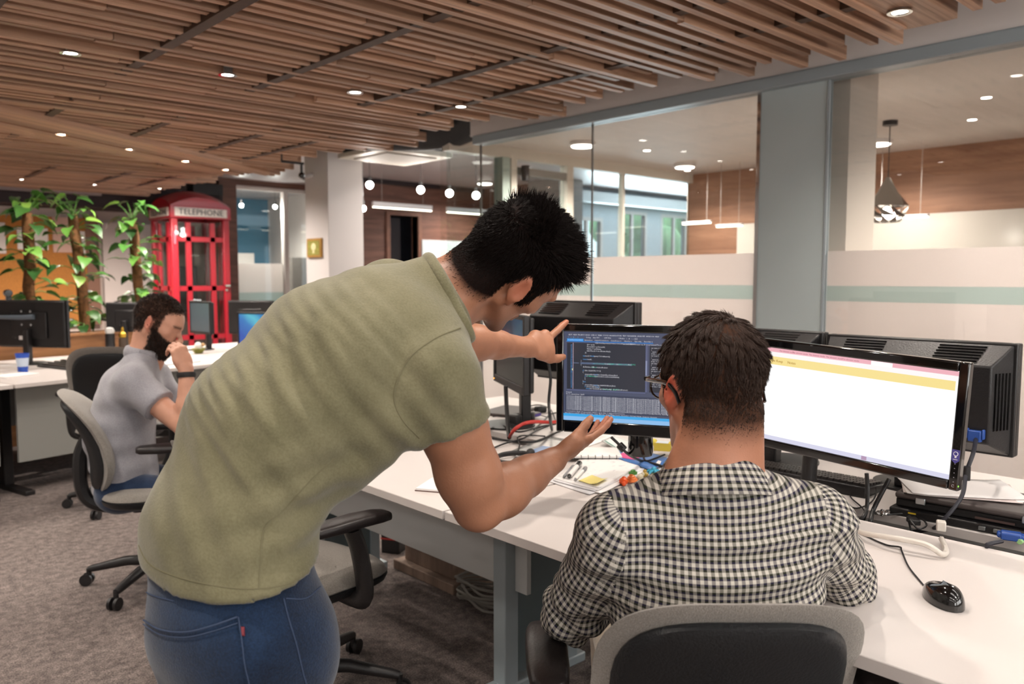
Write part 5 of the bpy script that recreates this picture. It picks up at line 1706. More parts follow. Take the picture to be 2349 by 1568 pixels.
# blue wallpaper screen
_m, _nt, _b = new_mat('wallpaper_blue')
_tc = N(_nt, 'ShaderNodeTexCoord')
_sx = N(_nt, 'ShaderNodeSeparateXYZ')
L(_nt, _tc, 'Generated', _sx, 0)
_w1 = N(_nt, 'ShaderNodeMath', operation='ADD')
L(_nt, _sx, 'Y', _w1, 0)
L(_nt, _sx, 'Z', _w1, 1)
_n1 = N(_nt, 'ShaderNodeTexNoise', i_Scale=3.0, i_Detail=2.0)
L(_nt, _tc, 'Generated', _n1, 'Vector')
_ad = N(_nt, 'ShaderNodeMath', operation='MULTIPLY_ADD')
_ad.inputs[1].default_value = 0.35
L(_nt, _n1, 0, _ad, 0)
L(_nt, _w1, 0, _ad, 2)
_r = ramp(_nt, [(0.35, '1F55B8'), (0.62, '2F7FC8'), (0.78, '5CC8DC'), (0.9, '2F8CC8')])
_dv2 = N(_nt, 'ShaderNodeMath', operation='MULTIPLY')
_dv2.inputs[1].default_value = 0.55
L(_nt, _ad, 0, _dv2, 0)
L(_nt, _dv2, 0, _r, 0)
L(_nt, _r, 0, _b, 'Emission Color')
_b.inputs['Emission Strength'].default_value = 0.9
_b.inputs['Base Color'].default_value = (0.02, 0.02, 0.02, 1)
q = far_at(594, 762, 0.62)
mb_ = make_monitor('monitor with a blue desktop picture behind the standing man\'s back', q, fyaw(0, 0, 0, (-0.35, 0.94)), 0.47, 0.36, 0, _m, False, 'flat', 0.018, 0.02, 'foot')
MB().lathe([(0.022, 0), (0.022, 0.0006)], 20).build('user_icon', scr('icon_white', 'F2F6FF'), mb_).matrix_local = frame((-0.0015, 0.005, 0.01), (0, 1, 0), (0, 0, 1), (1, 0, 0))
MB().box(-0.0015, -0.0009, -0.02, 0.02, -0.032, -0.026).build('icon_caption', scr('icon_white', 'F2F6FF'), mb_, smooth=0)
wc = tag(MB().box(-0.02, 0.02, -0.025, 0.025, -0.02, 0.022).cyl((0.02, 0, 0), (0.024, 0, 0), 0.012).build('webcam', M['black_plastic'], bev=0.004), 'black webcam on the corner of the blue desktop monitor', 'webcam')
wc.location = q + np.array([-math.sin(fyaw(0, 0, 0, (-0.35, 0.94))), math.cos(fyaw(0, 0, 0, (-0.35, 0.94))), 0]) * 0.205 + np.array([0, 0, 0.20])

# cup, keyboard and small things
cp = empty('plastic_cup', 'blue plastic cup with a white printed band on the far desk', 'cup', far_at(52, 838, 0.60) * [1, 1, 0] + [0, 0, 0.73])
MB().lathe([(0.030, 0.0), (0.034, 0.045)], 24).build('lower_body', mat('cup_blue', '1F4FB8', 0.35), cp)
MB().lathe([(0.034, 0.045), (0.040, 0.105)], 24, cap=False).build('white_band', mat('cup_band', 'C6D4E6', 0.4), cp)
MB().lathe([(0.040, 0.105), (0.044, 0.135), (0.041, 0.135), (0.036, 0.09)], 24, cap=False).build('rim', mat('cup_blue', '1F4FB8', 0.35), cp)
kb2 = empty('laptop_stand', 'dark keyboard tray beside the blue cup', 'keyboard', far_at(150, 828, 0.70) * [1, 1, 0] + [0, 0, 0.73], FA)
MB().prism([(-0.10, 0.0), (0.10, 0.0), (0.10, 0.035), (-0.10, 0.012)], -0.21, 0.21, 'y').build('body', mat('tray_dark', '3A3836', 0.7), kb2, bev=0.004)
for r in range(4):
    MB().box(-0.08 + 0.045 * r, -0.05 + 0.045 * r, -0.18, 0.18, 0.018 + 0.005 * r, 0.022 + 0.0055 * r + 0.004).build('key_row', mat('key_dark', '3A3634', 0.35), kb2)
sheet = tag(MB().box(-0.12, 0.12, -0.09, 0.09, 0, 0.012).build('paper_stack', PW, bev=0.001), 'white papers under the blue cup', 'paper')
sheet.location = far_at(30, 850, 0.45) * [1, 1, 0] + [0, 0, 0.73]
sheet.rotation_euler = (0, 0, 0.5)
bt = empty('drink_bottle', 'black bottle with a white cap left of the bearded man\'s head', 'bottle', far_at(253, 790, 1.2) * [1, 1, 0] + [0, 0, 0.73])
MB().lathe([(0.035, 0), (0.037, 0.01), (0.037, 0.18), (0.032, 0.195)], 20).build('body', M['black_plastic'], bt)
MB().lathe([(0.034, 0.195), (0.036, 0.215), (0.026, 0.24), (0.012, 0.245)], 20).build('cap', mat('cap_white', 'DCDAD6', 0.4), bt)
gf = empty('gold_figurine', 'small golden figurine beside the drink bottle', 'figurine', far_at(282, 790, 1.15) * [1, 1, 0] + [0, 0, 0.73])
GM = mat('gold', 'C9A03C', 0.25, 0.9)
MB().lathe([(0.03, 0), (0.03, 0.15), (0.02, 0.16)], 16).build('pedestal', mat('pedestal_dark', '4A3A2C', 0.5), gf)
MB().lathe([(0.028, 0.16), (0.03, 0.19), (0.014, 0.205), (0.012, 0.225), (0.006, 0.245)], 16).build('figure', GM, gf)
bw = empty('snack_bowl', 'olive bowl with a white napkin below the blank grey monitor', 'bowl', far_at(455, 800, 0.85) * [1, 1, 0] + [0, 0, 0.73])
MB().lathe([(0.03, 0.0), (0.062, 0.045), (0.058, 0.045), (0.028, 0.01)], 24, cap=False).lathe([(0.03, 0.0), (0.029, 0.004)], 24).build('bowl_body', mat('bowl_olive', '8E8C46', 0.4), bw)
MB().ell((0, 0, 0.055), (0.035, 0.035, 0.045), 9, 6).build('napkin', PW, bw)
MB().ell((0.035, -0.02, 0.075), (0.018, 0.018, 0.016), 8, 5).build('snack', mat('snack_orange', 'C8A070', 0.6), bw)
sheet = tag(MB().box(-0.16, 0.16, -0.10, 0.10, 0, 0.010).build('paper_stack', PW2, bev=0.001), 'white papers on the far desk beside the wristwatch', 'paper')
sheet.location = far_at(400, 840, 0.30) * [1, 1, 0] + [0, 0, 0.73]
sheet.rotation_euler = (0, 0, 0.3)

# ------------------------------------------------------------------ planter and climbing plants
pl = empty('planter_box', 'long wooden planter box behind the far desks', 'planter', FO, FA)
MB().box(-1.7, 2.2, 1.75, 1.775, 0.0, 0.90).box(-1.7, 2.2, 2.075, 2.1, 0.0, 0.90).box(-1.7, -1.675, 1.775, 2.075, 0, 0.90).box(2.175, 2.2, 1.775, 2.075, 0, 0.90).build('boards', M['planter_wood'], pl, bev=0.003)
MB().box(-1.675, 2.175, 1.775, 2.075, 0.0, 0.85).build('soil', mat('soil', '2E241C', 0.95, noise=(40, 0.3)), pl)
MB().box(-1.72, 2.22, 1.735, 1.785, 0.88, 0.905).build('rim', M['planter_wood'], pl, bev=0.003)

# one heart shaped leaf
lf = MB()
out = [(0.0, 0.0), (-0.02, 0.035), (0.01, 0.058), (0.055, 0.05), (0.10, 0.028), (0.145, 0.0)]
vs = [(x, 0, 0.012 * math.sin(x * 20) - 0.25 * x * x * 8 * 0.4) for x, y in out]
vs += [(x, y, 0.012 * math.sin(x * 20) + 0.25 * y - 0.8 * x * x) for x, y in out[1:-1]]
vs += [(x, -y, 0.012 * math.sin(x * 20) + 0.25 * y - 0.8 * x * x) for x, y in out[1:-1]]
fs = [(0, 1, 6), (1, 2, 7, 6), (2, 3, 8, 7), (3, 4, 9, 8), (4, 5, 9), (1, 0, 10), (2, 1, 10, 11), (3, 2, 11, 12), (4, 3, 12, 13), (5, 4, 13)]
_m, _nt, _b = new_mat('pothos_leaf')
_oi = N(_nt, 'ShaderNodeObjectInfo')
_r = ramp(_nt, [(0.0, '264A22'), (0.45, '42702E'), (0.8, '64903C'), (1.0, '86AC4C')])
L(_nt, _oi, 'Random', _r, 0)
L(_nt, _r, 0, _b, 'Base Color')
_b.inputs['Roughness'].default_value = 0.4
_b.inputs['Subsurface Weight'].default_value = 0.0
_b.inputs['Transmission Weight'].default_value = 0.0
leaf0 = lf.add(vs, fs).build('leaf', _m, None, smooth=60)
leaf_me = leaf0.data
bpy.data.objects.remove(leaf0)
MOSS = mat('moss_pole', '6E4A2A', 0.95, noise=(35, 0.4), bump=(60, 0.8))
STEM = mat('plant_stem', '55803C', 0.6)
rl = random.Random(5)
for i, (p0, p1, nl, lab) in enumerate((
        ((70, 720), (62, 488), 70, 'tall climbing plant on a moss pole at the left picture edge'),
        ((192, 720), (168, 492), 70, 'tall climbing plant on a leaning moss pole beside the cork board'),
        ((326, 720), (304, 505), 74, 'tall climbing plant on a moss pole in front of the phone booth'))):
    b0, b1 = far_at(p0[0], p0[1], 1.92), far_at(p1[0], p1[1], 1.92)
    d = b1 - b0
    b0 = b0 - d * ((b0[2] - 0.84) / d[2])
    t = empty('climbing_plant', lab, 'plant', b0)
    d = b1 - b0
    MB().tube([d * k / 7 + np.array([rl.uniform(-0.01, 0.01), rl.uniform(-0.01, 0.01), 0]) for k in range(8)], [0.045] * 7 + [0.038], 10).build('moss_pole', MOSS, t, smooth=60)
    for k in range(nl):
        f = rl.uniform(0.05, 1.06) if k > 6 else 1.0
        a = rl.uniform(0, 2 * math.pi)
        rad = rl.uniform(0.05, 0.17) * (1.25 if f < 0.9 else 1.0)
        base = d * min(f, 1.0)
        zz = rl.uniform(-0.02, 0.09) + (0.10 if k <= 6 else 0)
        tip = base + np.array([rad * math.cos(a), rad * math.sin(a), zz])
        MB().tube([base, base + (tip - base) * 0.6 + np.array([0, 0, 0.02]), tip], 0.004, 4).build('leaf_stalk', STEM, t)
        o = bpy.data.objects.new('leaf', leaf_me)
        COL.objects.link(o)
        o.parent = t
        o.location = tip
        s = rl.uniform(0.6, 1.1)
        o.scale = (s, s, s)
        o.rotation_euler = (rl.uniform(-0.5, 0.5), rl.uniform(0.0, 0.8), a + rl.uniform(-0.5, 0.5))

# ------------------------------------------------------------------ red telephone booth
BY = 11.25
bx0 = PY(396, 600, BY)[0]
bx1 = PY(528, 600, BY)[0]
bs = bx1 - bx0
RED = mat('booth_red', 'A8182A', 0.35, coat=0.4)
pb = empty('telephone_booth', 'red telephone booth with TELEPHONE signs at the far wall', 'phone booth', ((bx0 + bx1) / 2, BY + bs / 2, 0))
h = bs / 2
Z1 = 2.20
MB().box(-h, h, -h, h, 0, 0.14).build('plinth', RED, pb, bev=0.01)
for sx in (-1, 1):
    for sy in (-1, 1):
        MB().box(min(sx * h, sx * (h - 0.085)), max(sx * h, sx * (h - 0.085)), min(sy * h, sy * (h - 0.085)), max(sy * h, sy * (h - 0.085)), 0.14, Z1).build('corner_post', RED, pb, bev=0.008)
gl = M['glass_far']
for face in range(4):
    if face == 3:
        # back is a solid panel with a dark backboard
        pass
    R_ = Matrix.Rotation(face * HALF, 4, 'Z')
    for xv in (-0.17, 0.17):
        o = MB().box(xv - 0.034, xv + 0.034, -h + 0.02, -h + 0.06, 0.3, Z1 - 0.05).build('glazing_bar', RED, pb)
        o.matrix_local = R_
    for k in range(3):
        z = 0.56 + k * 0.68
        o = MB().box(-h + 0.085, h - 0.085, -h + 0.02, -h + 0.06, z - 0.034, z + 0.034).build('glazing_bar', RED, pb)
        o.matrix_local = R_
    o = MB().box(-h + 0.085, h - 0.085, -h + 0.036, -h + 0.042, 0.3, Z1 - 0.05).build('pane', gl, pb, smooth=0)
    o.matrix_local = R_
    o = MB().box(-h + 0.085, h - 0.085, -h + 0.02, -h + 0.06, 0.14, 0.3).build('kick_panel', RED, pb)
    o.matrix_local = R_
    o = MB().box(-h - 0.015, h + 0.015, -h - 0.02, -h + 0.05, Z1, Z1 + 0.17).build('sign_surround', RED, pb, bev=0.006)
    o.matrix_local = R_
    sg = MB().box(-h + 0.04, h - 0.04, -h - 0.026, -h - 0.02, Z1 + 0.03, Z1 + 0.145).build('sign_panel', mat('sign_cream', 'E8E0D8', 0.4), pb)
    sg.matrix_local = R_
    tx = text_mesh('sign_lettering', 'TELEPHONE', 0.115, mat('sign_black', '2A2426', 0.5), Matrix.Identity(4), sg, 0.002)
    tx.matrix_local = frame((0, -h - 0.028, Z1 + 0.087), (1, 0, 0), (0, 0, 1), (0, -1, 0))
b = MB()
g = 16
vs, fs = [], []
hh = h + 0.015
for i in range(g + 1):
    for j in range(g + 1):
        x, y = (i / g * 2 - 1), (j / g * 2 - 1)
        vs.append((x * hh, y * hh, Z1 + 0.17 + 0.24 * (1 - 0.5 * (x * x + y * y))))
n1 = g + 1
fs = [(i * n1 + j, (i + 1) * n1 + j, (i + 1) * n1 + j + 1, i * n1 + j + 1) for i in range(g) for j in range(g)]
# skirt down to the sign
rim = [(i, 0) for i in range(g)] + [(g, j) for j in range(g)] + [(i, g) for i in range(g, 0, -1)] + [(0, j) for j in range(g, 0, -1)]
o0 = len(vs)
for i, j in rim:
    v = vs[i * n1 + j]
    vs.append((v[0], v[1], Z1 + 0.165))
for k in range(len(rim)):
    k2 = (k + 1) % len(rim)
    fs.append((rim[k][0] * n1 + rim[k][1], rim[k2][0] * n1 + rim[k2][1], o0 + k2, o0 + k))
b.add(vs, fs).build('domed_roof', RED, pb, smooth=50)
MB().box(-h + 0.1, h - 0.1, h - 0.16, h - 0.1, 0.4, 2.0).build('backboard', mat('backboard', '6A5C54', 0.7), pb)
MB().box(-0.13, 0.13, h - 0.30, h - 0.16, 0.9, 1.55).build('pay_phone', M['black_plastic'], pb, bev=0.01)
MB().box(0.05, 0.10, h - 0.22, h - 0.17, 0.4, 2.05).build('inner_rail', M['dark_brown'], pb)
MB().box(h - 0.10, h - 0.02, -h - 0.05, -h - 0.005, 1.26, 1.29).box(h - 0.09, h - 0.05, -h - 0.02, -h, 1.20, 1.23).build('door_handle', M['chrome'], pb, bev=0.004)
MB().box(-h + 0.03, -h + 0.05, -h - 0.006, -h + 0.001, 1.85, 2.0).build('door_hinge', mat('hinge_pink', 'C07080', 0.4), pb)

# ================================================================== FIGURE MODELLING (blended solids turned into one skin)
class Solid:
    """distance field on a grid; shapes are blended into it, then its surface is read off as one mesh"""

    def __init__(self, lo, hi, h):
        self.lo, self.h = np.asarray(lo, float), float(h)
        self.n = np.ceil((np.asarray(hi, float) - self.lo) / h).astype(int) + 1
        self.d = np.full(self.n, 1.0, np.float32)
        self.ax = [(self.lo[k] + h * np.arange(self.n[k])).astype(np.float32) for k in range(3)]

    def sub(self, lo, hi):
        a = np.clip(np.floor((np.asarray(lo) - self.lo) / self.h).astype(int), 0, self.n)
        b = np.clip(np.ceil((np.asarray(hi) - self.lo) / self.h).astype(int) + 1, 0, self.n)
        if np.any(b - a < 2):
            return None
        s = tuple(slice(int(a[k]), int(b[k])) for k in range(3))
        X, Y, Z = np.meshgrid(self.ax[0][s[0]], self.ax[1][s[1]], self.ax[2][s[2]], indexing='ij', sparse=True)
        return s, X, Y, Z

    def mix(self, s, v, k, op='add'):
        d = self.d[s]
        if op == 'add':
            if k > 0:
                hh = np.clip(0.5 + 0.5 * (d - v) / k, 0, 1)
                self.d[s] = d * (1 - hh) + v * hh - k * hh * (1 - hh)
            else:
                self.d[s] = np.minimum(d, v)
        else:
            v = -v
            if k > 0:
                hh = np.clip(0.5 - 0.5 * (d - v) / k, 0, 1)
                self.d[s] = d * (1 - hh) + v * hh + k * hh * (1 - hh)
            else:
                self.d[s] = np.maximum(d, v)

    def cone(self, a, b, ra, rb, k=0.02, op='add', cut=None):
        a, b = np.asarray(a, float), np.asarray(b, float)
        r = max(ra, rb) + k + 3 * self.h
        q = self.sub(np.minimum(a, b) - r, np.maximum(a, b) + r)
        if q is None:
            return self
        s, X, Y, Z = q
        ab = b - a
        t = ((X - a[0]) * ab[0] + (Y - a[1]) * ab[1] + (Z - a[2]) * ab[2]) / max(1e-9, ab @ ab)
        t = np.clip(t, 0, 1)
        v = np.sqrt((X - a[0] - t * ab[0]) ** 2 + (Y - a[1] - t * ab[1]) ** 2 + (Z - a[2] - t * ab[2]) ** 2) - (ra + (rb - ra) * t)
        if cut is not None:
            p, n = np.asarray(cut[0], float), nrm(cut[1])
            v = np.maximum(v, (X - p[0]) * n[0] + (Y - p[1]) * n[1] + (Z - p[2]) * n[2])
        self.mix(s, v, k, op)
        return self

    def chain(self, pts, rs, k=0.02, op='add'):
        for i in range(len(pts) - 1):
            self.cone(pts[i], pts[i + 1], rs[i], rs[i + 1], k, op)
        return self

    def ecyl(self, a, b, wa, da, wb, db, lat, k=0.02, cut=None, op='add', e=2.0):
        """elliptical limb from a to b: half widths w along lat, d across"""
        a, b = np.asarray(a, float), np.asarray(b, float)
        ab = b - a
        ln = math.sqrt(ab @ ab)
        t3 = ab / ln
        l = np.asarray(lat, float)
        l = nrm(l - (l @ t3) * t3)
        f = np.cross(t3, l)
        r = max(wa, da, wb, db) + k + 3 * self.h
        q = self.sub(np.minimum(a, b) - r, np.maximum(a, b) + r)
        if q is None:
            return self
        s, X, Y, Z = q
        px, py, pz = X - a[0], Y - a[1], Z - a[2]
        w_ = px * t3[0] + py * t3[1] + pz * t3[2]
        t = np.clip(w_ / ln, 0, 1)
        o = w_ - t * ln
        u = px * l[0] + py * l[1] + pz * l[2]
        vv = px * f[0] + py * f[1] + pz * f[2]
        W = wa + (wb - wa) * t
        D = da + (db - da) * t
        if e == 2.0:
            rr = np.sqrt((u / W) ** 2 + (vv / D) ** 2 + (o / np.minimum(W, D)) ** 2)
        else:
            rr = (np.abs(u / W) ** e + np.abs(vv / D) ** e + np.abs(o / np.minimum(W, D)) ** e) ** (1 / e)
        v = (rr - 1) * np.minimum(W, D)
        if cut is not None:
            for p, n in cut:
                p, n = np.asarray(p, float), nrm(n)
                v = np.maximum(v, (X - p[0]) * n[0] + (Y - p[1]) * n[1] + (Z - p[2]) * n[2])
        self.mix(s, v, k, op)
        return self

    def ell(self, c, axes, r, k=0.015, op='add'):
        c = np.asarray(c, float)
        m = max(r) + k + 3 * self.h
        q = self.sub(c - m, c + m)
        if q is None:
            return self
        s, X, Y, Z = q
        px, py, pz = X - c[0], Y - c[1], Z - c[2]
        k0, k1 = 0, 0
        for i in range(3):
            a = np.asarray(axes[i], float)
            u = px * a[0] + py * a[1] + pz * a[2]
            k0 = k0 + (u / r[i]) ** 2
            k1 = k1 + (u / r[i] ** 2) ** 2
        k0, k1 = np.sqrt(k0), np.sqrt(k1) + 1e-9
        v = k0 * (k0 - 1.0) / k1
        self.mix(s, v.astype(np.float32), k, op)
        return self

    def halfspace(self, p, n, k=0.0):
        p, n = np.asarray(p, float), nrm(n)
        X, Y, Z = np.meshgrid(*self.ax, indexing='ij', sparse=True)
        self.d = np.maximum(self.d, ((X - p[0]) * n[0] + (Y - p[1]) * n[1] + (Z - p[2]) * n[2]).astype(np.float32))
        return self

    def surface(self, smooth=2):
        d, n = self.d, self.n
        d[0], d[-1], d[:, 0], d[:, -1], d[:, :, 0], d[:, :, -1] = 1, 1, 1, 1, 1, 1
        ins = d < 0
        cnt = np.zeros(tuple(n - 1), np.uint8)
        for a in (0, 1):
            for b in (0, 1):
                for c in (0, 1):
                    cnt += ins[a:n[0] - 1 + a, b:n[1] - 1 + b, c:n[2] - 1 + c]
        act = (cnt > 0) & (cnt < 8)
        cell = np.argwhere(act)
        idx = np.full(tuple(n - 1), -1, np.int64)
        idx[act] = np.arange(len(cell))
        acc = np.zeros((len(cell), 3))
        num = np.zeros(len(cell))
        cr = [np.array(c) for c in ((0, 0, 0), (1, 0, 0), (0, 1, 0), (1, 1, 0), (0, 0, 1), (1, 0, 1), (0, 1, 1), (1, 1, 1))]
        vals = [d[cell[:, 0] + c[0], cell[:, 1] + c[1], cell[:, 2] + c[2]].astype(float) for c in cr]
        for i, j in ((0, 1), (2, 3), (4, 5), (6, 7), (0, 2), (1, 3), (4, 6), (5, 7), (0, 4), (1, 5), (2, 6), (3, 7)):
            a, b = vals[i], vals[j]
            m = (a < 0) != (b < 0)
            t = np.where(m, a / np.where(m, a - b, 1), 0)
            p = cr[i] + t[:, None] * (cr[j] - cr[i])
            acc[m] += p[m]
            num[m] += 1
        V = self.lo + self.h * (cell + acc / num[:, None])
        quads = []
        for ax in range(3):
            o1, o2 = (ax + 1) % 3, (ax + 2) % 3
            sl0 = [slice(None)] * 3
            sl1 = [slice(None)] * 3
            sl0[ax], sl1[ax] = slice(0, -1), slice(1, None)
            A, B = ins[tuple(sl0)], ins[tuple(sl1)]
            e = np.argwhere(A != B)
            if not len(e):
                continue
            flip = A[e[:, 0], e[:, 1], e[:, 2]]

            def cl(d1, d2):
                c = e.copy()
                c[:, o1] -= d1
                c[:, o2] -= d2
                return idx[c[:, 0], c[:, 1], c[:, 2]]
            q = np.stack([cl(1, 1), cl(0, 1), cl(0, 0), cl(1, 0)], 1)
            q[~flip] = q[~flip][:, ::-1]
            quads.append(q)
        F = np.concatenate(quads)
        return V, F


def smooth_verts(V, F, it=2, lam=0.5):
    e = np.concatenate([F[:, [0, 1]], F[:, [1, 2]], F[:, [2, 3]], F[:, [3, 0]]])
    n = len(V)
    deg = np.bincount(e.ravel(), minlength=n).astype(float)
    for k in range(it):
        for l in (lam, -lam * 1.02):
            s = np.stack([np.bincount(e[:, 0], V[e[:, 1], c], n) + np.bincount(e[:, 1], V[e[:, 0], c], n) for c in range(3)], 1)
            V = V + l * (s / np.maximum(deg, 1)[:, None] - V)
    return V


def normals(V, F):
    fn = np.cross(V[F[:, 2]] - V[F[:, 0]], V[F[:, 3]] - V[F[:, 1]])
    n = np.stack([sum(np.bincount(F[:, i], fn[:, c], len(V)) for i in range(4)) for c in range(3)], 1)
    return n / np.maximum(np.linalg.norm(n, axis=1), 1e-12)[:, None]


def np_mesh(name, V, F, material, parent=None, attrs=None, uv=None, smooth=True):
    me = bpy.data.meshes.new(name)
    nf, k = F.shape
    me.vertices.add(len(V))
    me.vertices.foreach_set('co', np.ascontiguousarray(V, np.float32).ravel())
    me.loops.add(nf * k)
    me.loops.foreach_set('vertex_index', F.ravel().astype(np.int32))
    me.polygons.add(nf)
    me.polygons.foreach_set('loop_start', (np.arange(nf) * k).astype(np.int32))
    me.update(calc_edges=True)
    for an, arr in (attrs or {}).items():
        a = me.attributes.new(an, 'FLOAT', 'POINT')
        a.data.foreach_set('value', arr.astype(np.float32))
    if uv is not None:
        l = me.uv_layers.new(name='UVMap')
        l.data.foreach_set('uv', uv.astype(np.float32).ravel())
    me.materials.append(material)
    me.validate()
    o = bpy.data.objects.new(name, me)
    COL.objects.link(o)
    if parent is not None:
        o.parent = parent
    if smooth:
        me.shade_smooth()
    return o


def wave_noise(p, scale, seed, n=5):
    """cheap smooth noise from a few plane waves"""
    r = np.random.RandomState(seed)
    out = 0
    for i in range(n):
        d = r.normal(size=3)
        d /= np.linalg.norm(d)
        out = out + np.sin((p @ d) * scale * r.uniform(0.7, 1.5) + r.uniform(0, 6.28))
    return out / n


def strands(name, roots, dirs, lengths, width, material, parent, seg=4, bend=None, curl=0.0, seed=0, drop=None):
    """many tapering hairs as one mesh"""
    r = np.random.RandomState(seed)
    n = len(roots)
    side = np.cross(dirs, r.normal(size=(n, 3)))
    side /= np.linalg.norm(side, axis=1)[:, None]
    s2 = np.cross(dirs, side)
    V = []
    p = roots.copy()
    d = dirs.copy()
    ph = r.uniform(0, 6.28, n)
    for k in range(seg + 1):
        w = width * (1 - k / seg) ** 0.8 + width * 0.12
        off = curl * np.sin(ph + k * 1.6)[:, None] * side
        q = p + off
        for j in range(3):
            a = 2 * math.pi * j / 3
            V.append(q + w * (math.cos(a) * side + math.sin(a) * s2))
        p = p + d * (lengths / seg)[:, None]
        if bend is not None:
            d = d + bend * (1.0 / seg)
            d /= np.linalg.norm(d, axis=1)[:, None]
    V = np.stack(V, 1).reshape(-1, 3)
    m = 3 * (seg + 1)
    base = (np.arange(n) * m)[:, None, None]
    loc = []
    for k in range(seg):
        for j in range(3):
            loc.append((k * 3 + j, k * 3 + (j + 1) % 3, (k + 1) * 3 + (j + 1) % 3, (k + 1) * 3 + j))
    F = (base + np.array(loc)[None]).reshape(-1, 4)
    return np_mesh(name, V, F, material, parent)


def sample_surface(V, F, weight, n, seed):
    r = np.random.RandomState(seed)
    a = np.linalg.norm(np.cross(V[F[:, 2]] - V[F[:, 0]], V[F[:, 3]] - V[F[:, 1]]), axis=1)
    w = a * weight[F].mean(1)
    pick = r.choice(len(F), n, p=w / w.sum())
    u = r.dirichlet((1, 1, 1, 1), n)
    P_ = (V[F[pick]] * u[:, :, None]).sum(1)
    return P_, pick

# ================================================================== PEOPLE
from mathutils.bvhtree import BVHTree


def skin_mat(name, base, hair, red, beard=None):
    m, nt, b = new_mat(name)
    mp = mapping(nt)
    n = N(nt, 'ShaderNodeTexNoise', i_Scale=18.0, i_Detail=4.0)
    L(nt, mp, 0, n, 'Vector')
    c = lin(base)
    r = ramp(nt, [(0.3, tuple(v * 0.90 for v in c)), (0.7, tuple(min(1, v * 1.07) for v in c))])
    L(nt, n, 0, r, 0)

    def mixin(prev, attr, col, seed_noise=False):
        a = N(nt, 'ShaderNodeAttribute', attribute_name=attr)
        x = N(nt, 'ShaderNodeMix', data_type='RGBA')
        L(nt, a, 'Fac', x, 0)
        L(nt, prev, prev.outputs[0].name if prev.bl_idname != 'ShaderNodeMix' else 2, x, 6)
        x.inputs[7].default_value = lin(col) + (1,)
        return x
    x1 = mixin(r, 'blush', red)
    x2 = mixin(x1, 'scalp', hair)
    L(nt, x2, 2, b, 'Base Color')
    b.inputs['Roughness'].default_value = 0.48
    _a = N(nt, 'ShaderNodeAttribute', attribute_name='scalp')
    _sp = N(nt, 'ShaderNodeMath', operation='MULTIPLY_ADD')
    _sp.inputs[1].default_value, _sp.inputs[2].default_value = -0.34, 0.35
    L(nt, _a, 'Fac', _sp, 0)
    L(nt, _sp, 0, b, 'Specular IOR Level')
    n2 = N(nt, 'ShaderNodeTexNoise', i_Scale=260.0, i_Detail=2.0)
    L(nt, mp, 0, n2, 'Vector')
    bp = N(nt, 'ShaderNodeBump', i_Strength=0.10, i_Distance=0.004)
    L(nt, n2, 0, bp, 'Height')
    L(nt, bp, 0, b, 'Normal')
    return m


def cloth_mat(name, c0, c1, scale=240, bump=0.25, blot=7.0, rough=0.9):
    m, nt, b = new_mat(name)
    mp = mapping(nt)
    n = N(nt, 'ShaderNodeTexNoise', i_Scale=blot, i_Detail=5.0, i_Roughness=0.65)
    L(nt, mp, 0, n, 'Vector')
    n2 = N(nt, 'ShaderNodeTexNoise', i_Scale=scale, i_Detail=2.0)
    L(nt, mp, 0, n2, 'Vector')
    mx = N(nt, 'ShaderNodeMix', data_type='FLOAT')
    mx.inputs[0].default_value = 0.35
    L(nt, n, 0, mx, 2)
    L(nt, n2, 0, mx, 3)
    r = ramp(nt, [(0.36, c0), (0.64, c1)])
    L(nt, mx, 0, r, 0)
    L(nt, r, 0, b, 'Base Color')
    b.inputs['Roughness'].default_value = rough
    b.inputs['Sheen Weight'].default_value = 0.25
    b.inputs['Specular IOR Level'].default_value = 0.2
    bp = N(nt, 'ShaderNodeBump', i_Strength=bump, i_Distance=0.003)
    L(nt, n2, 0, bp, 'Height')
    L(nt, bp, 0, b, 'Normal')
    return m


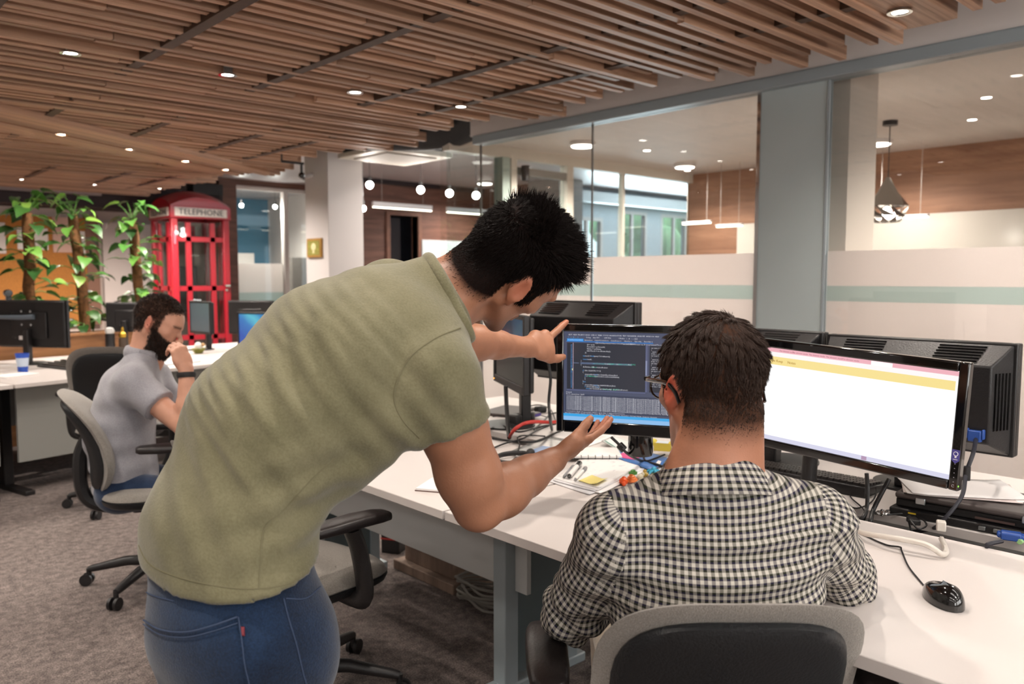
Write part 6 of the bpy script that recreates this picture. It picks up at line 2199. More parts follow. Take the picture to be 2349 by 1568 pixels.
def head(S, c, right, fwd, up, s=1.0, ears=True):
    """adds a head to the solid; returns a function local -> world"""
    A = np.stack([right, fwd, up])          # rows

    def W(x, y, z):
        return np.asarray(c) + s * (np.array([x, y, z]) @ A)

    def E(x, y, z, rx, ry, rz, k=0.012, op='add', rot=None):
        S.ell(W(x, y, z), A if rot is None else rot, (rx * s, ry * s, rz * s), k, op)
    E(0, -0.008, 0.030, 0.076, 0.098, 0.092, 0)
    E(0, 0.030, 0.020, 0.068, 0.068, 0.075, 0.02)
    E(0, 0.040, -0.035, 0.055, 0.050, 0.066, 0.02)
    S.cone(W(0.0, 0.03, -0.055), W(0, 0.070, -0.094), 0.045 * s, 0.022 * s, 0.02)
    for q in (-1, 1):
        S.cone(W(0.056 * q, -0.005, -0.045), W(0.022 * q, 0.070, -0.098), 0.018 * s, 0.016 * s, 0.02)
        S.cone(W(0.048 * q, 0.058, -0.018), W(0.058 * q, 0.02, -0.012), 0.018 * s, 0.014 * s, 0.015)      # cheekbone
        E(0.031 * q, 0.100, 0.000, 0.017, 0.014, 0.011, 0.010, 'cut')
        E(0.031 * q, 0.078, -0.001, 0.0125, 0.0125, 0.0125, 0.002)
        S.cone(W(0.016 * q, 0.092, 0.006), W(0.044 * q, 0.080, 0.004), 0.0042 * s, 0.0035 * s, 0.003)     # upper lid
        S.cone(W(0.014 * q, 0.092, 0.018), W(0.048 * q, 0.082, 0.018), 0.0085 * s, 0.007 * s, 0.01)       # brow ridge
        E(0.011 * q, 0.103, -0.040, 0.0075, 0.010, 0.0075, 0.006)
    S.cone(W(0, 0.092, 0.008), W(0, 0.116, -0.034), 0.0075 * s, 0.0115 * s, 0.008)
    S.cone(W(-0.018, 0.088, -0.060), W(0.018, 0.088, -0.060), 0.0065 * s, 0.0065 * s, 0.005)
    S.cone(W(-0.015, 0.087, -0.071), W(0.015, 0.087, -0.071), 0.0075 * s, 0.0075 * s, 0.005)
    E(0, 0.075, -0.099, 0.018, 0.016, 0.014, 0.012)
    if ears:
        for q in (-1, 1):
            e_r = nrm(right * q * 0.86 - fwd * 0.50)
            e_u = nrm(up * 0.94 - fwd * 0.25)
            e_u = nrm(e_u - (e_u @ e_r) * e_r)
            R_ = np.stack([e_r, np.cross(e_u, e_r), e_u])
            S.ell(W(0.079 * q, -0.014, -0.006), R_, (0.0075 * s, 0.017 * s, 0.030 * s), 0.006)
            S.ell(W(0.089 * q, -0.012, -0.004), R_, (0.0075 * s, 0.011 * s, 0.020 * s), 0.004, 'cut')
            S.ell(W(0.077 * q, -0.004, -0.034), R_, (0.006 * s, 0.008 * s, 0.010 * s), 0.005)
    return W


def local_head(V, c, right, fwd, up, s=1.0):
    return ((V - np.asarray(c)) @ np.stack([right, fwd, up]).T) / s


def hair_mask(q, front=0.072, temple=0.035, nape=-0.085, soft=0.012):
    """1 where the scalp carries hair (head coordinates)"""
    x, y, z = q[:, 0], q[:, 1], q[:, 2]
    ax = np.abs(x)
    # hairline height as a function of how far forward the point is
    t = np.clip((y + 0.10) / 0.20, 0, 1)
    line = np.where(y < -0.03, nape + (y + 0.12) * 0.30, np.where(y < 0.035, -0.004 + (y + 0.03) * 0.55, temple + np.clip((y - 0.035) / 0.06, 0, 1) * (front - temple)))
    sideburn = (y > 0.006) & (y < 0.032) & (ax > 0.055) & (z > -0.030)
    m = np.clip((z - line) / soft + 0.5, 0, 1)
    m = np.where(sideburn, np.maximum(m, 0.9), m)
    near = (np.linalg.norm(q * [1, 1, 1] - [0, 0, 0.01], axis=1) < 0.17)
    ear = (ax > 0.077) & (y < 0.01) & (y > -0.045) & (z < 0.032)
    return m * near * (~ear)


def hand(S, wrist, fwd, palm, thumb, curls, s=1.0, spread=0.12, thumb_dir=None, thumb_curl=0.2, wr=0.026):
    """five fingered hand; fwd: towards the fingers, palm: palm normal, thumb: side of the thumb"""
    f = nrm(fwd)
    p = np.asarray(palm, float)
    p = nrm(p - (p @ f) * f)
    t = np.asarray(thumb, float)
    t = t - (t @ f) * f - (t @ p) * p
    t = nrm(t)
    w = np.asarray(wrist, float)
    kn = w + f * 0.092 * s
    S.ecyl(w - f * 0.005, w + f * 0.05 * s, 0.028 * s, 0.019 * s, 0.038 * s, 0.0155 * s, t, 0.012)
    S.ecyl(w + f * 0.04 * s, kn - f * 0.008 * s, 0.037 * s, 0.0155 * s, 0.040 * s, 0.0125 * s, t, 0.010)
    S.ell(w + f * 0.035 * s + t * 0.022 * s + p * 0.010 * s, np.stack([f, t, p]), (0.032 * s, 0.016 * s, 0.014 * s), 0.012)
    S.ell(w + f * 0.04 * s - t * 0.022 * s + p * 0.008 * s, np.stack([f, t, p]), (0.034 * s, 0.013 * s, 0.012 * s), 0.012)
    offs = (0.029, 0.0100, -0.0095, -0.0270)
    lens = ((0.043, 0.026, 0.021), (0.047, 0.030, 0.022), (0.043, 0.028, 0.021), (0.034, 0.020, 0.018))
    rad = (0.0092, 0.0095, 0.0089, 0.0078)
    back = (0.004, 0.0, 0.003, 0.010)
    tips = []
    for i in range(4):
        b = kn + t * offs[i] * s - f * back[i] * s - p * 0.002 * s
        d = nrm(f + t * offs[i] / 0.03 * spread)
        cu = curls[i]
        cu = cu if isinstance(cu, (tuple, list)) else (cu, cu * 1.1, cu * 0.7)
        ang = 0.0
        r = rad[i] * s
        S.ell(b, np.stack([f, t, p]), (0.011 * s, 0.0105 * s, 0.0105 * s), 0.006)
        for j in range(3):
            ang += cu[j]
            dd = d * math.cos(ang) + p * math.sin(ang)
            e = b + dd * lens[i][j] * s
            r2 = r * (0.93, 0.93, 0.82)[j]
            S.cone(b, e, r, r2, 0.003)
            b, r = e, r2
        tips.append(b)
    b = w + f * 0.026 * s + t * 0.026 * s + p * 0.006 * s
    td = nrm(f * 0.72 + t * 0.62 + p * 0.25) if thumb_dir is None else nrm(thumb_dir)
    e = b + td * 0.044 * s
    S.cone(b, e, 0.0155 * s, 0.0115 * s, 0.010)
    ax_ = nrm(f * 0.8 - t * 0.3 + p * 0.2)
    d2 = nrm(td + ax_ * thumb_curl)
    e2 = e + d2 * 0.032 * s
    S.cone(e, e2, 0.0112 * s, 0.0105 * s, 0.004)
    d3 = nrm(d2 + ax_ * thumb_curl)
    S.cone(e2, e2 + d3 * 0.022 * s, 0.0106 * s, 0.0085 * s, 0.003)
    return tips


def solid_around(pts, pad, h):
    pts = np.array(pts)
    return Solid(pts.min(0) - pad, pts.max(0) + pad, h)


def bvh_of(o):
    me = o.data
    m = o.matrix_world
    return BVHTree.FromPolygons([tuple(v.co) for v in me.vertices], [tuple(p.vertices) for p in me.polygons])


def cast(tree, px, py):
    d = nrm(ray(px, py))
    hit = tree.ray_cast(Vector(EYEP), Vector(d))
    return hit[0], hit[1]


def seam(tree, pts, r, m, name, parent, lift=0.0, n=6):
    """stitched seam lying on a garment along a line measured in the photograph"""
    path = []
    for q in bez([np.array([x, y, 0.0]) for x, y in pts], n):
        hpt, nn = cast(tree, q[0], q[1])
        if hpt is not None:
            p = np.array(hpt) + np.array(nn) * lift
            if not path or np.linalg.norm(p - path[-1]) < 0.08:
                path.append(p)
    if len(path) > 2:
        return MB().tube(path, r, 5).build(name, m, parent, smooth=60)


def patch(tree, outline, th, m, name, parent):
    """flat piece sewn onto a garment; outline in photograph pixels"""
    pts = np.array(outline, float)
    c = pts.mean(0)
    rings = (1.0, 0.8, 0.55, 0.3)
    vs = []
    ok = True
    for lift in (th, -0.004):
        for s in rings:
            for p in pts:
                q = c + (p - c) * s
                hpt, nn = cast(tree, q[0], q[1])
                if hpt is None:
                    return None
                l = lift if s < 1 or lift < 0 else lift * 0.55
                vs.append(np.array(hpt) + np.array(nn) * l)
        hpt, nn = cast(tree, c[0], c[1])
        vs.append(np.array(hpt) + np.array(nn) * lift)
    n = len(pts)
    K = len(rings)
    o2 = K * n + 1
    fs = []
    for o in (0, o2):
        for k in range(K - 1):
            fs += [(o + k * n + i, o + k * n + (i + 1) % n, o + (k + 1) * n + (i + 1) % n, o + (k + 1) * n + i) for i in range(n)]
        fs += [(o + (K - 1) * n + i, o + (K - 1) * n + (i + 1) % n, o + K * n) for i in range(n)]
    fs += [(i, (i + 1) % n, o2 + (i + 1) % n, o2 + i) for i in range(n)]
    return MB().add([tuple(v) for v in vs], fs).build(name, m, parent, smooth=60)


def clump_hair(roots, dirs, lens, centers, amount, seed, spread=0.18):
    """pull strands of a lock together towards the tip of the lock"""
    r = np.random.RandomState(seed)
    ci = r.choice(len(roots), centers, False)
    own = np.empty(len(roots), int)
    for a in range(0, len(roots), 2000):
        own[a:a + 2000] = ((roots[a:a + 2000, None, :] - roots[ci][None]) ** 2).sum(2).argmin(1)
    cd = np.stack([np.bincount(own, dirs[:, k], centers) for k in range(3)], 1)
    cd += r.normal(size=cd.shape) * spread * np.linalg.norm(cd, axis=1)[:, None]
    cd /= np.maximum(np.linalg.norm(cd, axis=1), 1e-9)[:, None]
    tip = roots[ci][own] + cd[own] * lens[:, None] * r.uniform(0.85, 1.15, centers)[own][:, None]
    goal = roots + dirs * lens[:, None]
    v = goal * (1 - amount[:, None]) + tip * amount[:, None] - roots
    ln = np.linalg.norm(v, axis=1)
    return v / np.maximum(ln, 1e-9)[:, None], np.maximum(ln, lens * 0.6), own


# ------------------------------------------------------------------ the standing man
def standing_man():
    H = 0.0042
    # joints, measured off the photograph with their distances
    RS, LS = P(1003, 868, 1.39), P(892, 684, 1.70)
    RE, RW = P(1098, 1158, 1.47), P(1268, 1056, 1.66)
    LE, LW = P(1045, 782, 1.97), P(1207, 796, 2.20)
    NB = P(985, 700, 1.555)
    hip, waist, mid, chest, upper = P(540, 1390, 1.37), P(520, 1215, 1.385), P(620, 985, 1.42), P(775, 828, 1.47), P(880, 745, 1.51)
    Lu = nrm(RS - LS)
    Lp = cdir(0.60, -0.18, 0.78)
    # head frame
    hr = cdir(0.30, -0.66, 0.69)
    hu = cdir(0.78, 0.60, 0.20)
    hu = nrm(hu - (hu @ hr) * hr)
    hf = np.cross(hu, hr)
    HC = P(1176, 606, 1.57)
    HS = 1.08

    # ---------- body: head, neck, arms, hands, trunk as one surface
    S = solid_around([RS, LS, RE, RW, LE, LW, HC, waist, P(1400, 960, 1.85), P(1310, 730, 2.42), P(1120, 1230, 1.45)], 0.16, H)
    W = head(S, HC, hr, hf, hu, HS)
    S.cone(W(0, -0.030, -0.035), NB + (W(0, -0.02, -0.09) - NB) * 0.15, 0.056, 0.062, 0.02)
    S.cone(W(0, 0.015, -0.075), NB + nrm(NB - upper) * 0.02, 0.046, 0.062, 0.02)
    S.cone(W(0.035, -0.045, -0.03), NB + Lu * 0.05, 0.030, 0.040, 0.02)
    S.cone(W(-0.035, -0.045, -0.03), NB - Lu * 0.05, 0.030, 0.040, 0.02)
    S.cone(NB, RS, 0.055, 0.055, 0.03)
    S.cone(NB, LS, 0.055, 0.052, 0.03)
    S.chain([NB, chest, mid, waist], [0.08, 0.10, 0.09, 0.08], 0.03)
    # right arm
    ua = nrm(RE - RS)
    S.cone(RS, RS + ua * 0.10, 0.056, 0.058, 0.02)
    S.cone(RS + ua * 0.08, RS + ua * 0.20, 0.058, 0.057, 0.02)
    S.cone(RS + ua * 0.19, RE, 0.057, 0.044, 0.02)
    fa = nrm(RW - RE)
    S.cone(RE, RE + fa * 0.08, 0.044, 0.0475, 0.02)
    S.cone(RE + fa * 0.07, RE + fa * 0.16, 0.0475, 0.038, 0.02)
    S.cone(RE + fa * 0.15, RW, 0.038, 0.0275, 0.015)
    # right hand, palm up and open
    rf = nrm(P(1388, 985, 1.77) - RW)
    rp = cdir(-0.25, 0.85, -0.42)
    rt = cdir(0.40, 0.42, 0.80)
    hand(S, RW + rf * 0.008, rf, rp, rt, ((0.05, 0.14, 0.12), (0.10, 0.18, 0.14), (0.16, 0.2, 0.15), (0.22, 0.24, 0.15)), 0.95, 0.03, thumb_dir=nrm(rf * 0.90 + rt * 0.12 + rp * 0.34), thumb_curl=0.02)
    # left arm reaching to the screen
    lu = nrm(LE - LS)
    S.cone(LS, LS + lu * 0.12, 0.055, 0.054, 0.02)
    S.cone(LS + lu * 0.1, LE, 0.054, 0.043, 0.02)
    lf_ = nrm(LW - LE)
    S.cone(LE, LE + lf_ * 0.08, 0.042, 0.044, 0.02)
    S.cone(LE + lf_ * 0.07, LE + lf_ * 0.17, 0.044, 0.036, 0.02)
    S.cone(LE + lf_ * 0.16, LW, 0.036, 0.026, 0.015)
    # left hand: index finger on the bezel, thumb below, others curled
    lfw = nrm(P(1268, 786, 2.275) - LW)
    lt = cdir(0.25, -0.85, 0.25)
    lp = nrm(np.cross(lt, lfw))
    if lp @ FW < 0:
        lp = -lp
    hand(S, LW + lfw * 0.004, lfw, lp, lt, ((-3, 0, 0), (0.95, 1.1, 0.8), (1.0, 1.1, 0.8), (1.0, 1.1, 0.8)), 1.0, 0.10, thumb_dir=nrm(P(1296, 819, 2.30) - P(1252, 815, 2.26)), thumb_curl=0.05) if False else None
    w = LW + lfw * 0.004
    S.ecyl(w - lfw * 0.005, w + lfw * 0.05, 0.028, 0.020, 0.040, 0.017, lt, 0.012)
    S.ecyl(w + lfw * 0.04, w + lfw * 0.085, 0.040, 0.017, 0.041, 0.015, lt, 0.010)
    kn = w + lfw * 0.088
    for i, o in enumerate((-0.030, -0.011, 0.009)):          # little, ring, middle: curled
        b = kn + lt * o
        S.ell(b, np.stack([lfw, lt, lp]), (0.012, 0.011, 0.012), 0.006)
        e = b + nrm(lfw * 0.55 + lp * 0.85) * 0.040
        S.cone(b, e, 0.0095, 0.009, 0.003)
        e2 = e + nrm(lp * 0.2 - lfw * 0.9 + lt * 0.1) * 0.026
        S.cone(e, e2, 0.009, 0.008, 0.003)
        S.cone(e2, e2 - lp * 0.018 - lfw * 0.006, 0.008, 0.0075, 0.003)
    ib = P(1262, 772, 2.288)                                  # index, pointing
    S.cone(kn + lt * -0.005, ib, 0.013, 0.0115, 0.008)
    i1, i2, i3 = P(1279, 757, 2.315), P(1290, 746, 2.338), P(1299, 738, 2.352)
    S.chain([ib, i1, i2, i3], [0.0112, 0.0100, 0.0095, 0.0082], 0.003)
    t0, t1, t2, t3 = P(1240, 812, 2.235), P(1262, 822, 2.262), P(1279, 822, 2.285), P(1292, 818, 2.305)
    S.chain([t0, t1, t2, t3], [0.017, 0.0135, 0.0115, 0.0092], 0.006)
    V, F = S.surface()
    V = smooth_verts(V, F, 2)
    q = local_head(V, HC, hr, hf, hu, HS)
    hm = hair_mask(q, 0.075, 0.040, -0.088, 0.022)
    dist = np.linalg.norm(V - HC, axis=1)
    ear = np.exp(-(((np.abs(q[:, 0]) - 0.083) / 0.012) ** 2 + ((q[:, 1] + 0.012) / 0.03) ** 2 + ((q[:, 2] + 0.0) / 0.04) ** 2)) * (dist < 0.2)
    hands = np.maximum(np.exp(-(np.linalg.norm(V - P(1395, 975, 1.77), axis=1) / 0.05) ** 2), np.exp(-(np.linalg.norm(V - i3, axis=1) / 0.03) ** 2))
    stub = np.clip((q[:, 1] - 0.03) / 0.05, 0, 1) * np.clip((-0.055 - q[:, 2]) / 0.02, 0, 1) * (dist < 0.19) * 0.5
    blush = np.clip(0.5 * ear + 0.4 * hands, 0, 1)
    body = np_mesh('person', V, F, skin_mat('skin_standing', 'A47258', '1A1210', 'B8604A'), None, {'scalp': np.maximum(np.clip(hm * 1.05, 0, 1), stub), 'blush': blush})
    tag(body, 'standing man in an olive T-shirt and jeans, bending over and pointing at the code screen', 'person')

    # ---------- hair: very short sides, longer spiky top
    n = 15000
    R0, pick = sample_surface(V, F, np.clip(hm, 0, 1) ** 1.5, n, 3)
    nn = normals(V, F)[F[pick]].mean(1)
    nn /= np.linalg.norm(nn, axis=1)[:, None]
    lq = local_head(R0, HC, hr, hf, hu, HS)
    top = np.clip((lq[:, 2] - 0.035) / 0.05, 0, 1)
    frontw = np.clip((lq[:, 1] + 0.02) / 0.09, 0, 1)
    rr = np.random.RandomState(4)
    ln = (0.005 + 0.012 * np.clip((lq[:, 2] + 0.05) / 0.09, 0, 1)) * (1 - top) + top * (0.020 + 0.016 * frontw)
    ln *= rr.uniform(0.6, 1.2, n)
    clump = wave_noise(R0, 190, 8, 6)[:, None]
    down = -hu + 0.2 * hf
    flow = (1 - top)[:, None] * (0.95 * down - 0.35 * hf) + top[:, None] * (0.75 * hf + 0.25 * hu + 0.5 * clump * hr)
    dirs = nn * (0.35 + 0.18 * top)[:, None] + flow * 0.85 + rr.normal(size=(n, 3)) * 0.12
    dirs /= np.linalg.norm(dirs, axis=1)[:, None]
    dirs, ln, _ = clump_hair(R0, dirs, ln, 420, 0.6 * top, 21, 0.10)
    bend = (0.35 * hf + 0.1 * hu) * 0.5
    HM = mat('hair_black', '120B09', 0.7, spec=0.12)
    strands('hair', R0 - nn * 0.001, dirs, ln, 0.0009, HM, body, 4, bend=bend[None] * top[:, None], curl=0.0006, seed=2)
    wz_ = np.exp(-(np.linalg.norm(q - [0, -0.055, 0.115], axis=1) / 0.04) ** 2) * (dist < 0.2)
    R1, p1 = sample_surface(V, F, wz_ * hm, 1800, 33)
    n1_ = normals(V, F)[F[p1]].mean(1)
    d1_ = n1_ * 0.35 + 0.8 * hf + rr.normal(size=(1800, 3)) * 0.35
    d1_ /= np.linalg.norm(d1_, axis=1)[:, None]
    strands('hair_crown', R1 - n1_ * 0.001, d1_, rr.uniform(0.012, 0.024, 1800), 0.0011, HM, body, 3, seed=8)
    # tufts standing up at the crown and over the forehead
    sel = np.where((top > 0.6) & ((lq[:, 1] > 0.05) | (np.abs(lq[:, 1] + 0.055) < 0.022)))[0]
    sel = rr.choice(sel, min(len(sel), 900), False)
    up_d = nn[sel] * 0.55 + np.where((lq[sel, 1] > 0.05)[:, None], 0.95 * hf + 0.25 * hu, 0.5 * hu - 0.55 * hf) + 0.45 * clump[sel] * hr + rr.normal(size=(len(sel), 3)) * 0.22
    up_d /= np.linalg.norm(up_d, axis=1)[:, None]
    strands('hair_tuft', R0[sel], up_d, np.where(lq[sel, 1] > 0.05, rr.uniform(0.025, 0.048, len(sel)), rr.uniform(0.016, 0.030, len(sel))), 0.0011, HM, body, 4, bend=(0.25 * hu)[None], curl=0.001, seed=5)

    # ---------- T-shirt
    hs = 0.0055
    T = solid_around([RS, LS, hip, waist, chest, P(1120, 960, 1.42), LE], 0.24, hs)
    L1 = nrm(Lp * 0.75 + Lu * 0.25)
    L2 = nrm(Lp * 0.4 + Lu * 0.6)
    T.ecyl(hip, waist, 0.200, 0.138, 0.176, 0.126, Lp, 0.0)
    T.ecyl(waist, mid, 0.176, 0.126, 0.176, 0.134, L1, 0.04)
    T.ecyl(mid, chest, 0.176, 0.134, 0.182, 0.138, L2, 0.04)
    T.cone(chest - Lu * 0.08, LS, 0.085, 0.072, 0.05)
    T.cone(mid - L2 * 0.06, LS, 0.085, 0.06, 0.06)
    T.ecyl(chest, upper, 0.178, 0.134, 0.168, 0.108, Lu, 0.04)
    T.cone(upper, NB - nrm(NB - upper) * 0.02, 0.105, 0.070, 0.03)
    T.cone(NB, RS, 0.062, 0.070, 0.035)
    T.cone(NB, LS, 0.060, 0.062, 0.035)
    sl_end = RS + ua * 0.094
    T.cone(RS, RS + ua * 0.25, 0.069, 0.073, 0.03, cut=(sl_end, nrm(ua + Lu * 0.12)))
    sl2 = LS + lu * 0.17
    T.cone(LS, LS + lu * 0.28, 0.062, 0.066, 0.03, cut=(sl2, lu))
    # folds of cloth bridging from the shoulder blade to the waist
    T.cone(P(905, 960, 1.37), P(800, 1070, 1.40), 0.05, 0.045, 0.05)
    # hem: slanted plane at the hips
    h0, h1, h2 = P(298, 1236, 1.42), P(560, 1340, 1.255), P(752, 1275, 1.33)
    hn = nrm(np.cross(h1 - h0, h2 - h0))
    if hn[2] > 0:
        hn = -hn
    T.halfspace(h1, hn)
    # neck opening
    nax = nrm(W(0, -0.02, -0.05) - NB)
    col_p, col_n = P(1034, 682, 1.53), cdir(0.90, 0.42, -0.15)
    T.cone(NB - nax * 0.03, NB + nax * 0.12, 0.090, 0.076, 0.04, cut=(col_p, col_n))
    V, F = T.surface()
    V = smooth_verts(V, F, 3)
    nv = normals(V, F)
    sp = nrm(chest - waist)
    ac = np.cross(sp, Lu)
    # long diagonal drag lines, finer creases at the waist and at the sleeve
    fd = cdir(0.68, -0.73, 0.10)
    cr_ = cdir(0.73, 0.68, 0.0)
    a = V @ fd
    c = V @ cr_
    back = np.clip((nv @ cdir(-0.3, 0.2, 0.9) + 0.4), 0, 1)
    lines = P(790, 860, 1.35) - P(560, 860, 1.38)
    d_a = np.abs((V - P(690, 860, 1.36)) @ fd)
    d_c = np.abs((V - P(690, 880, 1.36)) @ cr_)
    band = np.exp(-(d_a / 0.13) ** 2) * np.exp(-(d_c / 0.17) ** 4)
    w1 = np.sin(c * 250 + 1.6 * np.sin(a * 11.0) + 2.2 * wave_noise(V, 16, 3))
    w2 = np.sin(c * 140 + 2.4 * wave_noise(V, 12, 5) + a * 14)
    msk = np.clip(0.45 + 1.1 * wave_noise(V, 20, 11), 0, 1)
    disp = back * band * (0.0034 * msk * w1 + 0.0045 * (1 - msk) * np.maximum(w2, -0.4))
    d_b = np.exp(-((V - P(600, 1110, 1.30)) @ cr_ / 0.16) ** 2) * np.exp(-((V - P(600, 1110, 1.30)) @ fd / 0.16) ** 2)
    disp += back * d_b * 0.0036 * np.sin(c * 105 + a * 25 + 2.5 * wave_noise(V, 10, 15))
    wz = np.linalg.norm(V - P(735, 1195, 1.30), axis=1)
    disp += 0.006 * np.exp(-(wz / 0.12) ** 2) * np.sin((V @ nrm(P(735, 1300, 1.3) - P(700, 1100, 1.3))) * 95 + 2 * wave_noise(V, 14, 21))
    wa = np.linalg.norm(V - P(940, 935, 1.36), axis=1)
    disp += 0.004 * np.exp(-(wa / 0.10) ** 2) * np.sin((V @ cr_) * 120 + 2.5 * wave_noise(V, 12, 31))
    disp += 0.0016 * wave_noise(V, 24, 41)
    hemd = -((V - h1) @ hn)
    disp += 0.0022 * np.exp(-((hemd - 0.012) / 0.012) ** 4)
    sle = (sl_end - V) @ nrm(ua + Lu * 0.12)
    nearsl = np.linalg.norm(V - sl_end, axis=1) < 0.11
    disp += nearsl * 0.0020 * np.exp(-((sle - 0.010) / 0.011) ** 4)
    V = V + nv * disp[:, None]
    TS = cloth_mat('tshirt_olive', '67634A', '7B765C', 260, 0.25, 9.0)
    shirt = np_mesh('t_shirt', V, F, TS, body)
    shirt['label'] = 'faded olive green T-shirt'
    tree = bvh_of(shirt)
    SEAM = mat('shirt_seam', '6C674E', 0.9)
    seam(tree, [(1056, 752), (1000, 775), (945, 815), (912, 870), (905, 920), (925, 965), (962, 1004)], 0.0016, SEAM, 'armhole_seam', shirt)
    seam(tree, [(768, 1050), (715, 1100), (650, 1170), (607, 1210), (597, 1290), (594, 1350)], 0.0014, SEAM, 'side_seam', shirt)
    seam(tree, [(310, 1228), (340, 1290), (400, 1320), (480, 1340), (570, 1350), (660, 1338), (730, 1295)], 0.0013, SEAM, 'hem_stitch', shirt)
    # ribbed collar: a band around the neck just inside the cut of the shirt
    e1 = nrm(Lu - (Lu @ col_n) * col_n)
    e2 = np.cross(col_n, e1)
    tsv = V[(np.abs((V - col_p) @ col_n + 0.006) < 0.006) & (np.linalg.norm(V - col_p, axis=1) < 0.13)]
    cen = tsv.mean(0)
    ang = np.arctan2((tsv - cen) @ e2, (tsv - cen) @ e1)
    rad_ = np.linalg.norm((tsv - cen) - (((tsv - cen) @ col_n)[:, None] * col_n), axis=1)
    ring_ = []
    for a_ in np.linspace(-math.pi, math.pi, 41):
        dd = np.abs((ang - a_ + math.pi) % (2 * math.pi) - math.pi)
        w_ = np.exp(-(dd / 0.18) ** 2) + 1e-9
        r_ = float((rad_ * w_).sum() / w_.sum())
        ring_.append(cen + (e1 * math.cos(a_) + e2 * math.sin(a_)) * (r_ - 0.002))
    MB().tube(ring_, 0.0065, 10, flat=1.7, side=col_n).build('collar_rib', TS, shirt, smooth=60)

    # ---------- jeans
    J = Solid(np.array([0.0, 0.55, 0.0]), np.array([1.05, 1.75, 1.05]), 0.008)
    hj = hip + cdir(0, 0, 0) * 0 if False else hip
    pel = hip - np.array([0, 0, 0.03])
    J.ecyl(P(530, 1290, 1.385), pel, 0.176, 0.126, 0.194, 0.138, Lp, 0.0, cut=[(P(535, 1275, 1.385), P(535, 1260, 1.385) - P(535, 1290, 1.385))])
    front = nrm(np.cross([0, 0, 1.0], -Lp))
    front = nrm([front[0], front[1], 0])
    lat = nrm([Lp[0], Lp[1], 0])
    rh, lh = pel + lat * 0.082 + np.array([0, 0, -0.05]), pel - lat * 0.085 + np.array([0, 0, -0.05])
    J.ell(pel - front * 0.055 + lat * 0.065 + np.array([0, 0, -0.035]), np.stack([lat, front, [0, 0, 1]]), (0.108, 0.09, 0.115), 0.04)
    J.ell(pel - front * 0.055 - lat * 0.065 + np.array([0, 0, -0.035]), np.stack([lat, front, [0, 0, 1]]), (0.108, 0.09, 0.115), 0.04)
    feet = []
    for hp, sgn in ((rh, 1), (lh, -1)):
        kn_ = np.array([hp[0], hp[1], 0.46]) + front * 0.05 + lat * 0.012 * sgn
        an = np.array([hp[0], hp[1], 0.07]) - front * 0.02 + lat * 0.012 * sgn
        J.cone(hp, kn_, 0.098, 0.066, 0.05)
        J.cone(kn_, an, 0.066, 0.055, 0.02)
        feet.append(an)
    V, F = J.surface()
    V = smooth_verts(V, F, 2)
    nv = normals(V, F)
    V = V + nv * (0.003 * wave_noise(V * [1, 1, 0.6], 30, 7) + 0.0022 * np.sin(V[:, 2] * 70 + 4 * wave_noise(V, 9, 9)) * np.clip(wave_noise(V, 12, 2) + 0.2, 0, 1))[:, None]
    DN = cloth_mat('denim_blue', '0B1628', '1E3350', 330, 0.35, 5.0)
    jeans = np_mesh('jeans', V, F, DN, body)
    jeans['label'] = 'washed blue denim jeans'
    tree = bvh_of(jeans)
    DS = mat('denim_seam', '384660', 0.9)
    DP = cloth_mat('denim_pocket', '0A1424', '1A2D48', 330, 0.35, 8.0)
    pk = patch(tree, [(328, 1414), (372, 1440), (430, 1446), (490, 1432), (548, 1412), (556, 1470), (562, 1520), (572, 1575), (520, 1600), (470, 1600), (420, 1560), (370, 1490)], 0.0035, DP, 'back_pocket', jeans)
    seam(tree, [(328, 1416), (372, 1442), (430, 1448), (490, 1434), (546, 1414)], 0.0015, DS, 'pocket_hem', jeans, 0.004)
    seam(tree, [(334, 1430), (374, 1454), (430, 1460), (490, 1447), (546, 1428)], 0.0010, DS, 'pocket_stitch', jeans, 0.004)
    seam(tree, [(548, 1414), (556, 1470), (562, 1520), (572, 1566)], 0.0009, DS, 'pocket_stitch', jeans, 0.004)
    seam(tree, [(650, 1372), (662, 1420), (680, 1480), (694, 1540), (702, 1567)], 0.0011, DS, 'side_seam', jeans, 0.001)
    seam(tree, [(305, 1330), (345, 1362), (400, 1378)], 0.0012, DS, 'yoke_seam', jeans, 0.001)
    seam(tree, [(655, 1372), (700, 1372), (735, 1345), (768, 1318)], 0.0011, DS, 'front_pocket_edge', jeans, 0.001)
    patch(tree, [(553, 1436), (561, 1437), (562, 1458), (555, 1458)], 0.004, mat('pocket_tab', '7A2A34', 0.7), 'red_tab', jeans)
    SH = mat('shoe_dark', '2A2624', 0.6)
    for an in feet:
        sh = Solid(an - 0.32, an + 0.32, 0.01)
        g = np.array([an[0], an[1], 0.045])
        sh.cone(g - front * 0.06, g + front * 0.10, 0.042, 0.044, 0.0).cone(g + front * 0.08, g + front * 0.17, 0.044, 0.034, 0.03).cone(an + [0, 0, 0.03], g, 0.045, 0.045, 0.03)
        sh.halfspace([0, 0, 0.004], [0, 0, -1])
        V, F = sh.surface()
        np_mesh('shoe', smooth_verts(V, F, 1), F, SH, body)
    return body


G = standing_man()


# ------------------------------------------------------------------ checked cloth
_m, _nt, _b = new_mat('gingham')
_uv = N(_nt, 'ShaderNodeUVMap', uv_map='UVMap')
_sp = N(_nt, 'ShaderNodeSeparateXYZ')
L(_nt, _uv, 0, _sp, 0)


